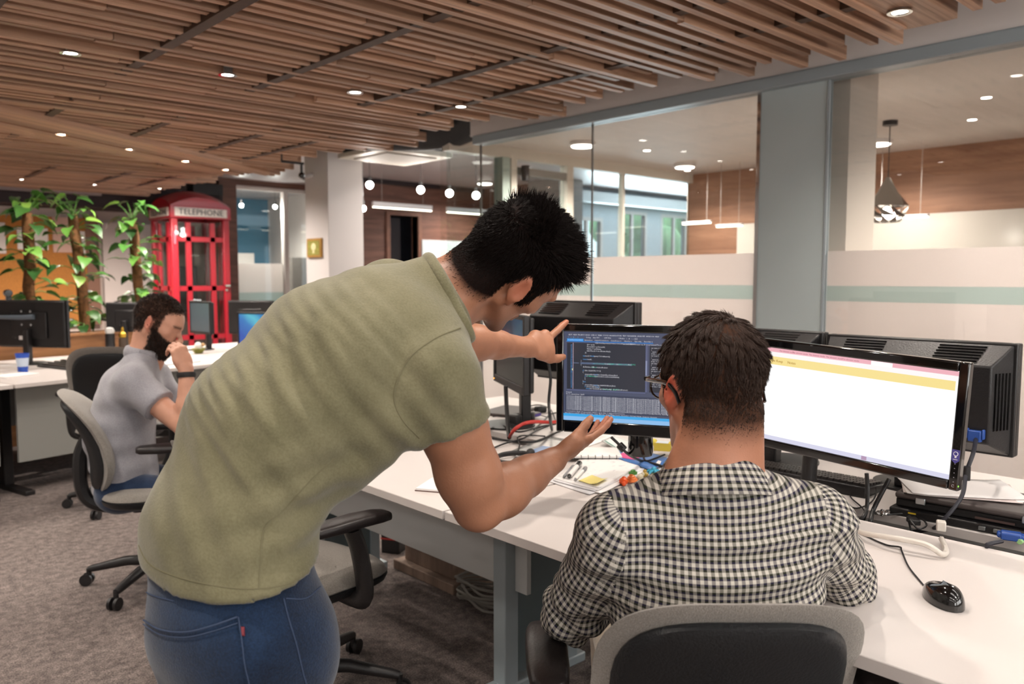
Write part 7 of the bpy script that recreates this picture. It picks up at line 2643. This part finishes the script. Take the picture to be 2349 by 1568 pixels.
def _stripe(out):
    d = N(_nt, 'ShaderNodeMath', operation='DIVIDE')
    d.inputs[1].default_value = 0.0124
    L(_nt, _sp, out, d, 0)
    f = N(_nt, 'ShaderNodeMath', operation='FRACT')
    L(_nt, d, 0, f, 0)
    r = N(_nt, 'ShaderNodeMapRange')
    r.interpolation_type = 'SMOOTHSTEP'
    t = N(_nt, 'ShaderNodeMath', operation='SUBTRACT')
    t.inputs[1].default_value = 0.5
    L(_nt, f, 0, t, 0)
    a = N(_nt, 'ShaderNodeMath', operation='ABSOLUTE')
    L(_nt, t, 0, a, 0)
    r.inputs['From Min'].default_value, r.inputs['From Max'].default_value = 0.22, 0.28
    L(_nt, a, 0, r, 'Value')
    h = N(_nt, 'ShaderNodeMath', operation='MULTIPLY')
    h.inputs[1].default_value = 0.5
    L(_nt, d, 0, h, 0)
    h2 = N(_nt, 'ShaderNodeMath', operation='FRACT')
    L(_nt, h, 0, h2, 0)
    g = N(_nt, 'ShaderNodeMath', operation='GREATER_THAN')
    g.inputs[1].default_value = 0.5
    L(_nt, h2, 0, g, 0)
    return r, g


_su, _gu = _stripe('X')
_sv, _gv = _stripe('Y')
_wv = N(_nt, 'ShaderNodeMix', data_type='RGBA')
_wv.inputs[6].default_value = lin('232034') + (1,)
_wv.inputs[7].default_value = lin('27291F') + (1,)
L(_nt, _gv, 0, _wv, 0)
_ad = N(_nt, 'ShaderNodeMath', operation='ADD')
L(_nt, _su, 0, _ad, 0)
L(_nt, _sv, 0, _ad, 1)
_hf = N(_nt, 'ShaderNodeMath', operation='MULTIPLY')
_hf.inputs[1].default_value = 0.5
L(_nt, _ad, 0, _hf, 0)
_pw = N(_nt, 'ShaderNodeMath', operation='POWER')
_pw.inputs[1].default_value = 0.72
L(_nt, _hf, 0, _pw, 0)
_mx = N(_nt, 'ShaderNodeMix', data_type='RGBA')
_mx.inputs[6].default_value = lin('C2BCB2') + (1,)
L(_nt, _wv, 2, _mx, 7)
L(_nt, _pw, 0, _mx, 0)
L(_nt, _mx, 2, _b, 'Base Color')
_b.inputs['Roughness'].default_value = 0.9
_b.inputs['Specular IOR Level'].default_value = 0.2
M['gingham'] = _m


def part_uv(V, F, parts):
    """flat cloth coordinates face by face; parts: ('plane', test, u, v) or ('tube', a, b, r, lat)"""
    C = V[F].mean(1)
    fn = np.cross(V[F[:, 2]] - V[F[:, 0]], V[F[:, 3]] - V[F[:, 1]])
    fn /= np.maximum(np.linalg.norm(fn, axis=1), 1e-12)[:, None]
    best = np.full(len(F), 1e9)
    uv = np.zeros((len(F), 4, 2))
    X = V[F]
    for pt in parts:
        a, b, r, lat = pt
        ab = b - a
        ln = np.linalg.norm(ab)
        t3 = ab / ln
        l = nrm(lat - (lat @ t3) * t3)
        f = np.cross(t3, l)
        w = (C - a) @ t3
        t = np.clip(w, 0, ln)
        d = np.linalg.norm(C - a - t[:, None] * t3, axis=1) / r
        sel = d < best
        best[sel] = d[sel]
        Y = X[sel] - a
        if r > 0.1:         # trunk: project along the dominant direction
            vv = Y @ t3
            side = np.abs(fn[sel] @ l) > 0.75
            uu = np.where(side[:, None], Y @ f, Y @ l)
        else:
            ang = np.arctan2(Y @ f, Y @ l)
            c0 = np.arctan2((C[sel] - a) @ f, (C[sel] - a) @ l)
            ang = c0[:, None] + (ang - c0[:, None] + np.pi) % (2 * np.pi) - np.pi
            uu, vv = ang * r, Y @ t3
        uv[sel] = np.stack([uu, vv], 2)
    return uv.reshape(-1, 2)


def trousers(name, body, pel, hips, knees, ankles, m, lat, front, w=0.17, d=0.12, h=0.009):
    pts = [pel] + list(hips) + list(knees) + list(ankles)
    J = solid_around(pts, 0.22, h)
    J.ell(pel, np.stack([lat, front, np.cross(lat, front)]), (w, d, 0.11), 0.0)
    for hp, kn, an in zip(hips, knees, ankles):
        J.cone(hp, kn, 0.088, 0.062, 0.04)
        J.cone(kn, an, 0.062, 0.052, 0.02)
    V, F = J.surface()
    V = smooth_verts(V, F, 2)
    nv = normals(V, F)
    V = V + nv * (0.004 * wave_noise(V, 28, 3))[:, None]
    return np_mesh(name, V, F, m, body)


def shoes(body, ankles, front, m):
    for an in ankles:
        sh = Solid(an - 0.32, an + 0.32, 0.011)
        g = np.array([an[0], an[1], 0.045])
        sh.cone(g - front * 0.05, g + front * 0.10, 0.042, 0.044, 0.0).cone(g + front * 0.08, g + front * 0.17, 0.044, 0.034, 0.03).cone(np.array([an[0], an[1], 0.10]), g, 0.045, 0.045, 0.03)
        sh.halfspace([0, 0, 0.004], [0, 0, -1])
        V, F = sh.surface()
        np_mesh('shoe', smooth_verts(V, F, 1), F, m, body)


def seated_checked():
    FH = nrm([FW[0], FW[1], 0])
    hr, hf = cdir(0.96, 0.0, -0.28), None
    hu = nrm(np.array([0, 0, 1.0]) + 0.10 * FH)
    hr = nrm(hr - (hr @ hu) * hu)
    hf = np.cross(hu, hr)
    HC = P(1632, 888, 1.49)
    HS = 1.10
    NB = P(1632, 1112, 1.47)
    LS, RS = P(1412, 1222, 1.47), P(1868, 1205, 1.50)
    LE, RE = P(1312, 1405, 1.64), P(1932, 1322, 1.66)
    LW, RW = np.array([1.60, 1.16, 0.775]), np.array([1.80, 0.86, 0.775])
    low = RT * 0.375 + FH * 1.50 + np.array([0, 0, 0.53])
    mid = P(1640, 1330, 1.50)
    chest = P(1640, 1215, 1.50)
    lat = nrm(RS - LS)
    # ---- body
    S = solid_around([HC, LS, RS, LE, RE, LW, RW, mid, np.array([1.95, 1.2, 0.75])], 0.17, 0.0045)
    W = head(S, HC, hr, hf, hu, HS)
    S.cone(W(0, -0.022, -0.035), NB, 0.060, 0.066, 0.02)
    S.cone(W(0, 0.01, -0.075), NB + FH * 0.03, 0.050, 0.062, 0.02)
    S.cone(W(0.036, -0.045, -0.04), NB + lat * 0.055, 0.032, 0.042, 0.02)
    S.cone(W(-0.036, -0.045, -0.04), NB - lat * 0.055, 0.032, 0.042, 0.02)
    S.chain([NB, chest, mid], [0.07, 0.11, 0.10], 0.03)
    for sh, el, wr, sg in ((LS, LE, LW, -1), (RS, RE, RW, 1)):
        S.cone(NB, sh, 0.045, 0.045, 0.03)
        S.cone(sh, el, 0.046, 0.038, 0.02)
        S.cone(el, wr, 0.040, 0.027, 0.02)
        f = nrm(wr - el)
        f = nrm([f[0], f[1], -0.05])
        hand(S, wr, f, np.array([0, 0, -1.0]), -lat * sg, ((0.2, 0.3, 0.2),) * 4, 1.0, 0.1)
    V, F = S.surface()
    V = smooth_verts(V, F, 2)
    q = local_head(V, HC, hr, hf, hu, HS)
    hm = hair_mask(q, 0.075, 0.045, -0.088, 0.045)
    dist = np.linalg.norm(V - HC, axis=1)
    ear = np.exp(-(((np.abs(q[:, 0]) - 0.084) / 0.014) ** 2 + ((q[:, 1] + 0.012) / 0.03) ** 2 + (q[:, 2] / 0.045) ** 2)) * (dist < 0.2)
    body = np_mesh('person', V, F, skin_mat('skin_checked', 'AC765C', '2A1D17', 'A84A38'), None, {'scalp': hm * 0.9, 'blush': np.clip(ear, 0, 1)})
    tag(body, 'seated man with glasses and a black and white checked shirt, seen from behind', 'person')
    # ---- hair: wavy on top, clipped towards the nape
    n = 22000
    qz = np.clip((q[:, 2] - 0.05) / 0.06, 0, 1)
    R0, pick = sample_surface(V, F, np.clip(hm, 0, 1) ** 1.4 * (1 + qz), n, 13)
    nn = normals(V, F)[F[pick]].mean(1)
    nn /= np.linalg.norm(nn, axis=1)[:, None]
    lq = local_head(R0, HC, hr, hf, hu, HS)
    rr = np.random.RandomState(9)
    top = np.clip((lq[:, 2] - 0.012) / 0.05, 0, 1)
    low_ = np.clip((lq[:, 2] + 0.095) / 0.10, 0, 1)
    ln = (0.0025 + 0.011 * low_ ** 1.5) * (1 - top) + top * 0.026
    ln *= rr.uniform(0.7, 1.15, n)
    w1, w2 = wave_noise(R0, 55, 3, 5)[:, None], wave_noise(R0, 60, 12, 5)[:, None]
    # hair swirls outward from the crown
    crown = np.array([0.012, -0.045, 0.118])
    rad = lq - crown
    rad = rad[:, :1] * hr + rad[:, 1:2] * hf + rad[:, 2:] * hu
    rad = rad - (rad * nn).sum(1)[:, None] * nn
    rad /= np.maximum(np.linalg.norm(rad, axis=1), 1e-6)[:, None]
    swirl = np.cross(nn, rad)
    dirs = nn * (0.30 + 0.12 * top)[:, None] + rad * 0.85 + swirl * (0.25 + 1.3 * w1) * (0.3 + 0.7 * top[:, None]) + nn * 0.5 * w2 * top[:, None] + rr.normal(size=(n, 3)) * 0.12
    dirs /= np.linalg.norm(dirs, axis=1)[:, None]
    dirs, ln, _ = clump_hair(R0, dirs, ln, 420, 0.2 + 0.42 * top, 31, 0.10)
    bend = -nn * 0.55 + swirl * 0.5 * w2
    strands('hair', R0 - nn * 0.001, dirs, ln, 0.0010, mat('hair_brown', '32221A', 0.55, spec=0.25), body, 5, bend=bend, curl=0.0008, seed=6)
    # ---- glasses
    gm = M['black_gloss']
    gl_ = MB()
    for sg in (-1, 1):
        arm = [W(0.073 * sg, 0.098, 0.012), W(0.080 * sg, 0.06, 0.011), W(0.083 * sg, 0.0, 0.008), W(0.081 * sg, -0.025, -0.006), W(0.079 * sg, -0.036, -0.024)]
        gl_.tube(bez(arm, 5), 0.0026, 6, flat=1.8)
        lens = [W((0.038 + 0.027 * math.cos(a)) * sg, 0.106 - 0.010 * ((0.038 + 0.027 * math.cos(a)) / 0.065) ** 2, -0.002 + 0.021 * math.sin(a)) for a in np.linspace(0, 2 * math.pi, 22)]
        gl_.tube(lens, 0.0022, 6)
        gl_.tube([W(0.066 * sg, 0.098, 0.014), W(0.076 * sg, 0.096, 0.013)], 0.0045, 6)
    gl_.tube([W(-0.011, 0.107, 0.004), W(0, 0.110, 0.006), W(0.011, 0.107, 0.004)], 0.0022, 6)
    gl_.build('glasses', gm, body, smooth=60)
    # ---- shirt
    T = solid_around([LS, RS, LE, RE, low, NB, mid], 0.20, 0.0058)
    hl = RT
    T.ecyl(low, mid, 0.190, 0.130, 0.185, 0.128, hl, 0.0)
    T.ecyl(mid, chest, 0.185, 0.128, 0.195, 0.120, hl, 0.04)
    T.ecyl(chest, NB - hu * 0.05, 0.185, 0.115, 0.105, 0.085, hl, 0.05)
    T.cone(NB - hu * 0.035, RS, 0.058, 0.066, 0.04)
    T.cone(NB - hu * 0.035, LS, 0.058, 0.066, 0.04)
    cuts = {}
    for sh, el, wr, sg in ((LS, LE, LW, -1), (RS, RE, RW, 1)):
        T.cone(sh, el, 0.066, 0.060, 0.035)
        f = nrm(wr - el)
        T.cone(el, el + f * 0.12, 0.060, 0.056, 0.02, cut=(el + f * 0.055, f))
        # rolled cuff
        T.cone(el + f * 0.035, el + f * 0.12, 0.062, 0.060, 0.004, cut=(el + f * 0.06, f))
    T.cone(NB + hu * 0.055, NB + hu * 0.14 + FH * 0.02, 0.066, 0.078, 0.004, 'cut')
    V, F = T.surface()
    V = smooth_verts(V, F, 3)
    nv = normals(V, F)
    uv_parts = [(low, NB, 0.155, hl), (LS, LE, 0.062, FH), (RS, RE, 0.062, FH)]
    uv = part_uv(V, F, uv_parts)
    z = V[:, 2]
    bk = np.clip(-(nv @ FH) + 0.3, 0, 1)
    disp = bk * (0.0048 * np.sin(z * 95 + 3.2 * wave_noise(V, 9, 4)) * np.clip((1.02 - z) / 0.12, 0, 1) + 0.003 * wave_noise(V, 22, 6))
    for el in (LE, RE):
        de = np.linalg.norm(V - el, axis=1)
        disp += 0.006 * np.exp(-(de / 0.11) ** 2) * np.sin((V @ nrm(el - chest)) * 120 + 3 * wave_noise(V, 14, 8))
    # yoke: one layer of cloth more across the shoulders
    yk = P(1640, 1175, 1.40)[2]
    disp += 0.0016 * (z > yk - 0.01 * np.cos((V @ RT - 0.37) * 6)) * bk
    yl = z - (P(1440, 1245, 1.40)[2] + (P(1930, 1205, 1.42)[2] - P(1440, 1245, 1.40)[2]) * np.clip((V @ RT - 0.2) / 0.38, 0, 1))
    disp += bk * (-0.0035 * np.exp(-(yl / 0.0035) ** 2) + 0.003 * np.exp(-((yl + 0.011) / 0.007) ** 2))
    V = V + nv * disp[:, None]
    shirt = np_mesh('checked_shirt', V, F, M['gingham'], body, uv=uv)
    # ---- collar: a folded stand around the neck
    ax_n = nrm(hu * 0.96 + FH * 0.22)
    e1 = nrm(RT - (RT @ ax_n) * ax_n)
    e2 = np.cross(ax_n, e1)
    vs, uvs, fs = [], [], []
    nA, prof = 48, [(0.067, 0.012, 0.0), (0.0665, 0.030, 0.018), (0.0675, 0.043, 0.031), (0.071, 0.047, 0.036), (0.0755, 0.040, 0.044), (0.088, 0.014, 0.070), (0.104, -0.022, 0.108)]
    for i in range(nA + 1):
        a_ = -0.62 * math.pi + 1.24 * math.pi * i / nA - math.pi / 2
        for r_, h_, l_ in prof:
            rr_ = r_ * (1.0 + 0.10 * abs(math.cos(a_)))
            vs.append(NB + e1 * rr_ * math.cos(a_) + e2 * rr_ * 0.94 * math.sin(a_) + ax_n * (h_ - 0.012 * max(0, math.sin(a_))) )
            uvs.append((0.075 * a_, l_))
    k = len(prof)
    fq = np.array([(i * k + j, (i + 1) * k + j, (i + 1) * k + j + 1, i * k + j + 1) for i in range(nA) for j in range(k - 1)])
    vs, uvs = np.array(vs), np.array(uvs)
    co = np_mesh('collar', vs, fq, M['gingham'], shirt, uv=uvs[fq].reshape(-1, 2))
    sd = co.modifiers.new('s', 'SOLIDIFY')
    sd.thickness = 0.0016
    # ---- trousers and shoes
    pel = RT * 0.375 + FH * 1.52 + np.array([0, 0, 0.53])
    hips = [pel - RT * 0.09, pel + RT * 0.09]
    knees = [h_ + FH * 0.40 - RT * 0.03 * s_ + np.array([0, 0, 0.0]) for h_, s_ in zip(hips, (1, -1))]
    ankles = [np.array([k_[0], k_[1], 0.09]) + FH * 0.04 for k_ in knees]
    CH = cloth_mat('chino_beige', 'A89C8C', 'C0B4A4', 260, 0.25, 8)
    trousers('trousers', body, pel, hips, knees, ankles, CH, RT, FH)
    shoes(body, ankles, FH, mat('shoe_dark', '2A2624', 0.6))
    return body


def seated_bearded():
    hf = cdir(0.90, -0.40, -0.10)
    hr = cdir(0.10, 0.02, 0.99)
    hr = nrm(hr - (hr @ hf) * hf)
    hu = np.cross(hr, hf)
    HC = P(362, 742, 3.62)
    HS = 1.06
    NB = P(328, 826, 3.62)
    RS, LS = P(306, 880, 3.46), P(352, 868, 3.80)
    RE, LE = P(432, 985, 3.40), P(430, 990, 3.80)
    RW, LW = P(427, 846, 3.42), P(520, 985, 3.75)
    low, mid, chest = P(292, 1105, 3.62), P(272, 990, 3.62), P(300, 900, 3.62)
    face = cdir(1, 0, -0.05)
    face = nrm([face[0], face[1], 0])
    lat = nrm(RS - LS)
    S = solid_around([HC, RS, LS, RE, LE, RW, LW, mid], 0.17, 0.0065)
    W = head(S, HC, hr, hf, hu, HS)
    S.cone(W(0, -0.025, -0.04), NB, 0.058, 0.064, 0.02)
    S.cone(W(0, 0.01, -0.07), NB + face * 0.03, 0.048, 0.06, 0.02)
    S.chain([NB, chest, mid], [0.07, 0.10, 0.10], 0.03)
    for sh, el, wr in ((RS, RE, RW), (LS, LE, LW)):
        S.cone(NB, sh, 0.045, 0.05, 0.03)
        S.cone(sh, el, 0.055, 0.043, 0.02)
        S.cone(el, el + (wr - el) * 0.4, 0.043, 0.043, 0.02)
        S.cone(el + (wr - el) * 0.4, wr, 0.043, 0.028, 0.02)
    # right hand in front of the mouth, knuckles towards the camera
    hand(S, RW, cdir(-0.35, 0.93, 0.05), cdir(-0.75, -0.2, -0.6), cdir(-0.3, 0.2, -0.93), ((0.9, 1.0, 0.5),) * 4, 1.0, 0.0, thumb_dir=cdir(-0.7, 0.5, -0.5))
    f2 = nrm(LW - LE)
    hand(S, LW, f2, np.array([0, 0, -1.0]), cdir(0, 0, 1), ((0.3, 0.3, 0.2),) * 4)
    V, F = S.surface()
    V = smooth_verts(V, F, 2)
    q = local_head(V, HC, hr, hf, hu, HS)
    hm = hair_mask(q, 0.088, 0.055, -0.075, 0.016)
    dist = np.linalg.norm(V - HC, axis=1)
    brd = np.clip((-0.018 - 0.55 * np.clip(q[:, 1] - 0.02, 0, 1) - q[:, 2]) / 0.012 + 0.5, 0, 1) * np.clip((q[:, 1] - 0.004) / 0.01, 0, 1) * (dist < 0.21) * (q[:, 2] > -0.13)
    ear = np.exp(-(((np.abs(q[:, 0]) - 0.084) / 0.014) ** 2 + ((q[:, 1] + 0.012) / 0.03) ** 2 + (q[:, 2] / 0.045) ** 2)) * (dist < 0.2)
    brow = np.exp(-((q[:, 2] - 0.020) / 0.006) ** 2) * (q[:, 1] > 0.078) * (np.abs(q[:, 0]) > 0.012) * (dist < 0.2)
    body = np_mesh('person', V, F, skin_mat('skin_bearded', 'CC9880', '2C1E18', 'C06A58'), None, {'scalp': np.clip(np.maximum(np.maximum(hm * 0.92, brd * 0.9), brow * 0.8), 0, 1), 'blush': np.clip(ear * 0.8, 0, 1)})
    tag(body, 'bearded man in a grey short-sleeved shirt, seated in profile with a hand at his mouth', 'person')
    HB = mat('hair_dark_brown', '2C1E18', 0.5)
    for nm, mk, n, l0, sd in (('hair', hm, 6000, 0.012, 3), ('beard', brd, 3500, 0.014, 5)):
        R0, pick = sample_surface(V, F, np.clip(mk, 0, 1) ** 1.5, n, sd)
        nn = normals(V, F)[F[pick]].mean(1)
        nn /= np.linalg.norm(nn, axis=1)[:, None]
        rr = np.random.RandomState(sd)
        d = nn * 0.8 + (-hu * 0.5 if nm == 'beard' else hf * 0.2 - hu * 0.1) + rr.normal(size=(n, 3)) * 0.3
        d /= np.linalg.norm(d, axis=1)[:, None]
        strands(nm, R0 - nn * 0.001, d, l0 * rr.uniform(0.6, 1.2, n), 0.0013, HB, body, 2, seed=sd)
    # shirt
    T = solid_around([LS, RS, low, NB, RS + nrm(RE - RS) * 0.3, LS + nrm(LE - LS) * 0.3], 0.20, 0.0075)
    T.ecyl(low, mid, 0.175, 0.135, 0.175, 0.135, lat, 0.0)
    T.ecyl(mid, chest, 0.175, 0.135, 0.185, 0.125, lat, 0.05)
    T.ecyl(chest, NB, 0.175, 0.115, 0.09, 0.075, lat, 0.05)
    for sh, el in ((RS, RE), (LS, LE)):
        T.cone(NB, sh, 0.055, 0.072, 0.04)
        a = nrm(el - sh)
        T.cone(sh, sh + a * 0.28, 0.074, 0.076, 0.04, cut=(sh + a * 0.16, a))
    T.cone(NB + (W(0, -0.02, -0.05) - NB) * 0.35, W(0, -0.02, -0.04), 0.066, 0.08, 0.005, 'cut')
    T.halfspace(low - np.array([0, 0, 0.01]), np.array([0, 0, -1.0]) + 0.25 * face)
    V, F = T.surface()
    V = smooth_verts(V, F, 3)
    nv = normals(V, F)
    V = V + nv * (0.006 * np.sin(V[:, 2] * 60 + 3 * wave_noise(V, 8, 3)) * np.clip(wave_noise(V, 9, 14) + 0.3, 0, 1) + 0.003 * wave_noise(V, 20, 9))[:, None]
    GS = cloth_mat('shirt_grey', '8C8A90', 'A3A2A8', 180, 0.2, 6)
    shirt = np_mesh('grey_shirt', V, F, GS, body)
    ax_n = nrm(W(0, -0.02, -0.05) - NB)
    e1 = nrm(lat - (lat @ ax_n) * ax_n)
    e2 = np.cross(ax_n, e1)
    ring_ = [NB + ax_n * 0.03 + e1 * 0.075 * math.cos(a_) + e2 * 0.072 * math.sin(a_) for a_ in np.linspace(0, 2 * math.pi, 36)]
    MB().tube(ring_, 0.014, 8, flat=2.0).build('collar', GS, shirt, smooth=60)
    # wristwatch
    wa = nrm(RW - RE)
    wv = RW - wa * 0.025
    b1 = nrm(np.cross(wa, [0.3, 0.5, 0.8]))
    b2 = np.cross(wa, b1)
    wt = MB().tube([wv + 0.033 * (b1 * math.cos(a_) + b2 * math.sin(a_)) for a_ in np.linspace(0, 2 * math.pi, 26)], 0.007, 6, flat=1.8, side=wa).build('wristwatch', M['black_soft'], body, smooth=60)
    wt['label'] = 'black wristwatch'
    pel = low + np.array([0, 0, -0.02])
    flat = nrm([lat[0], lat[1], 0])
    hips = [pel + flat * 0.09, pel - flat * 0.09]
    knees = [h_ + face * 0.40 + np.array([0, 0, -0.02]) for h_ in hips]
    ankles = [np.array([k_[0], k_[1], 0.09]) - face * 0.03 for k_ in knees]
    trousers('jeans', body, pel, hips, knees, ankles, cloth_mat('denim_dark', '16223A', '2B3C58', 300, 0.3, 6), flat, face)
    shoes(body, ankles, face, mat('shoe_dark', '2A2624', 0.6))
    return body


CM = seated_checked()
BM = seated_bearded()
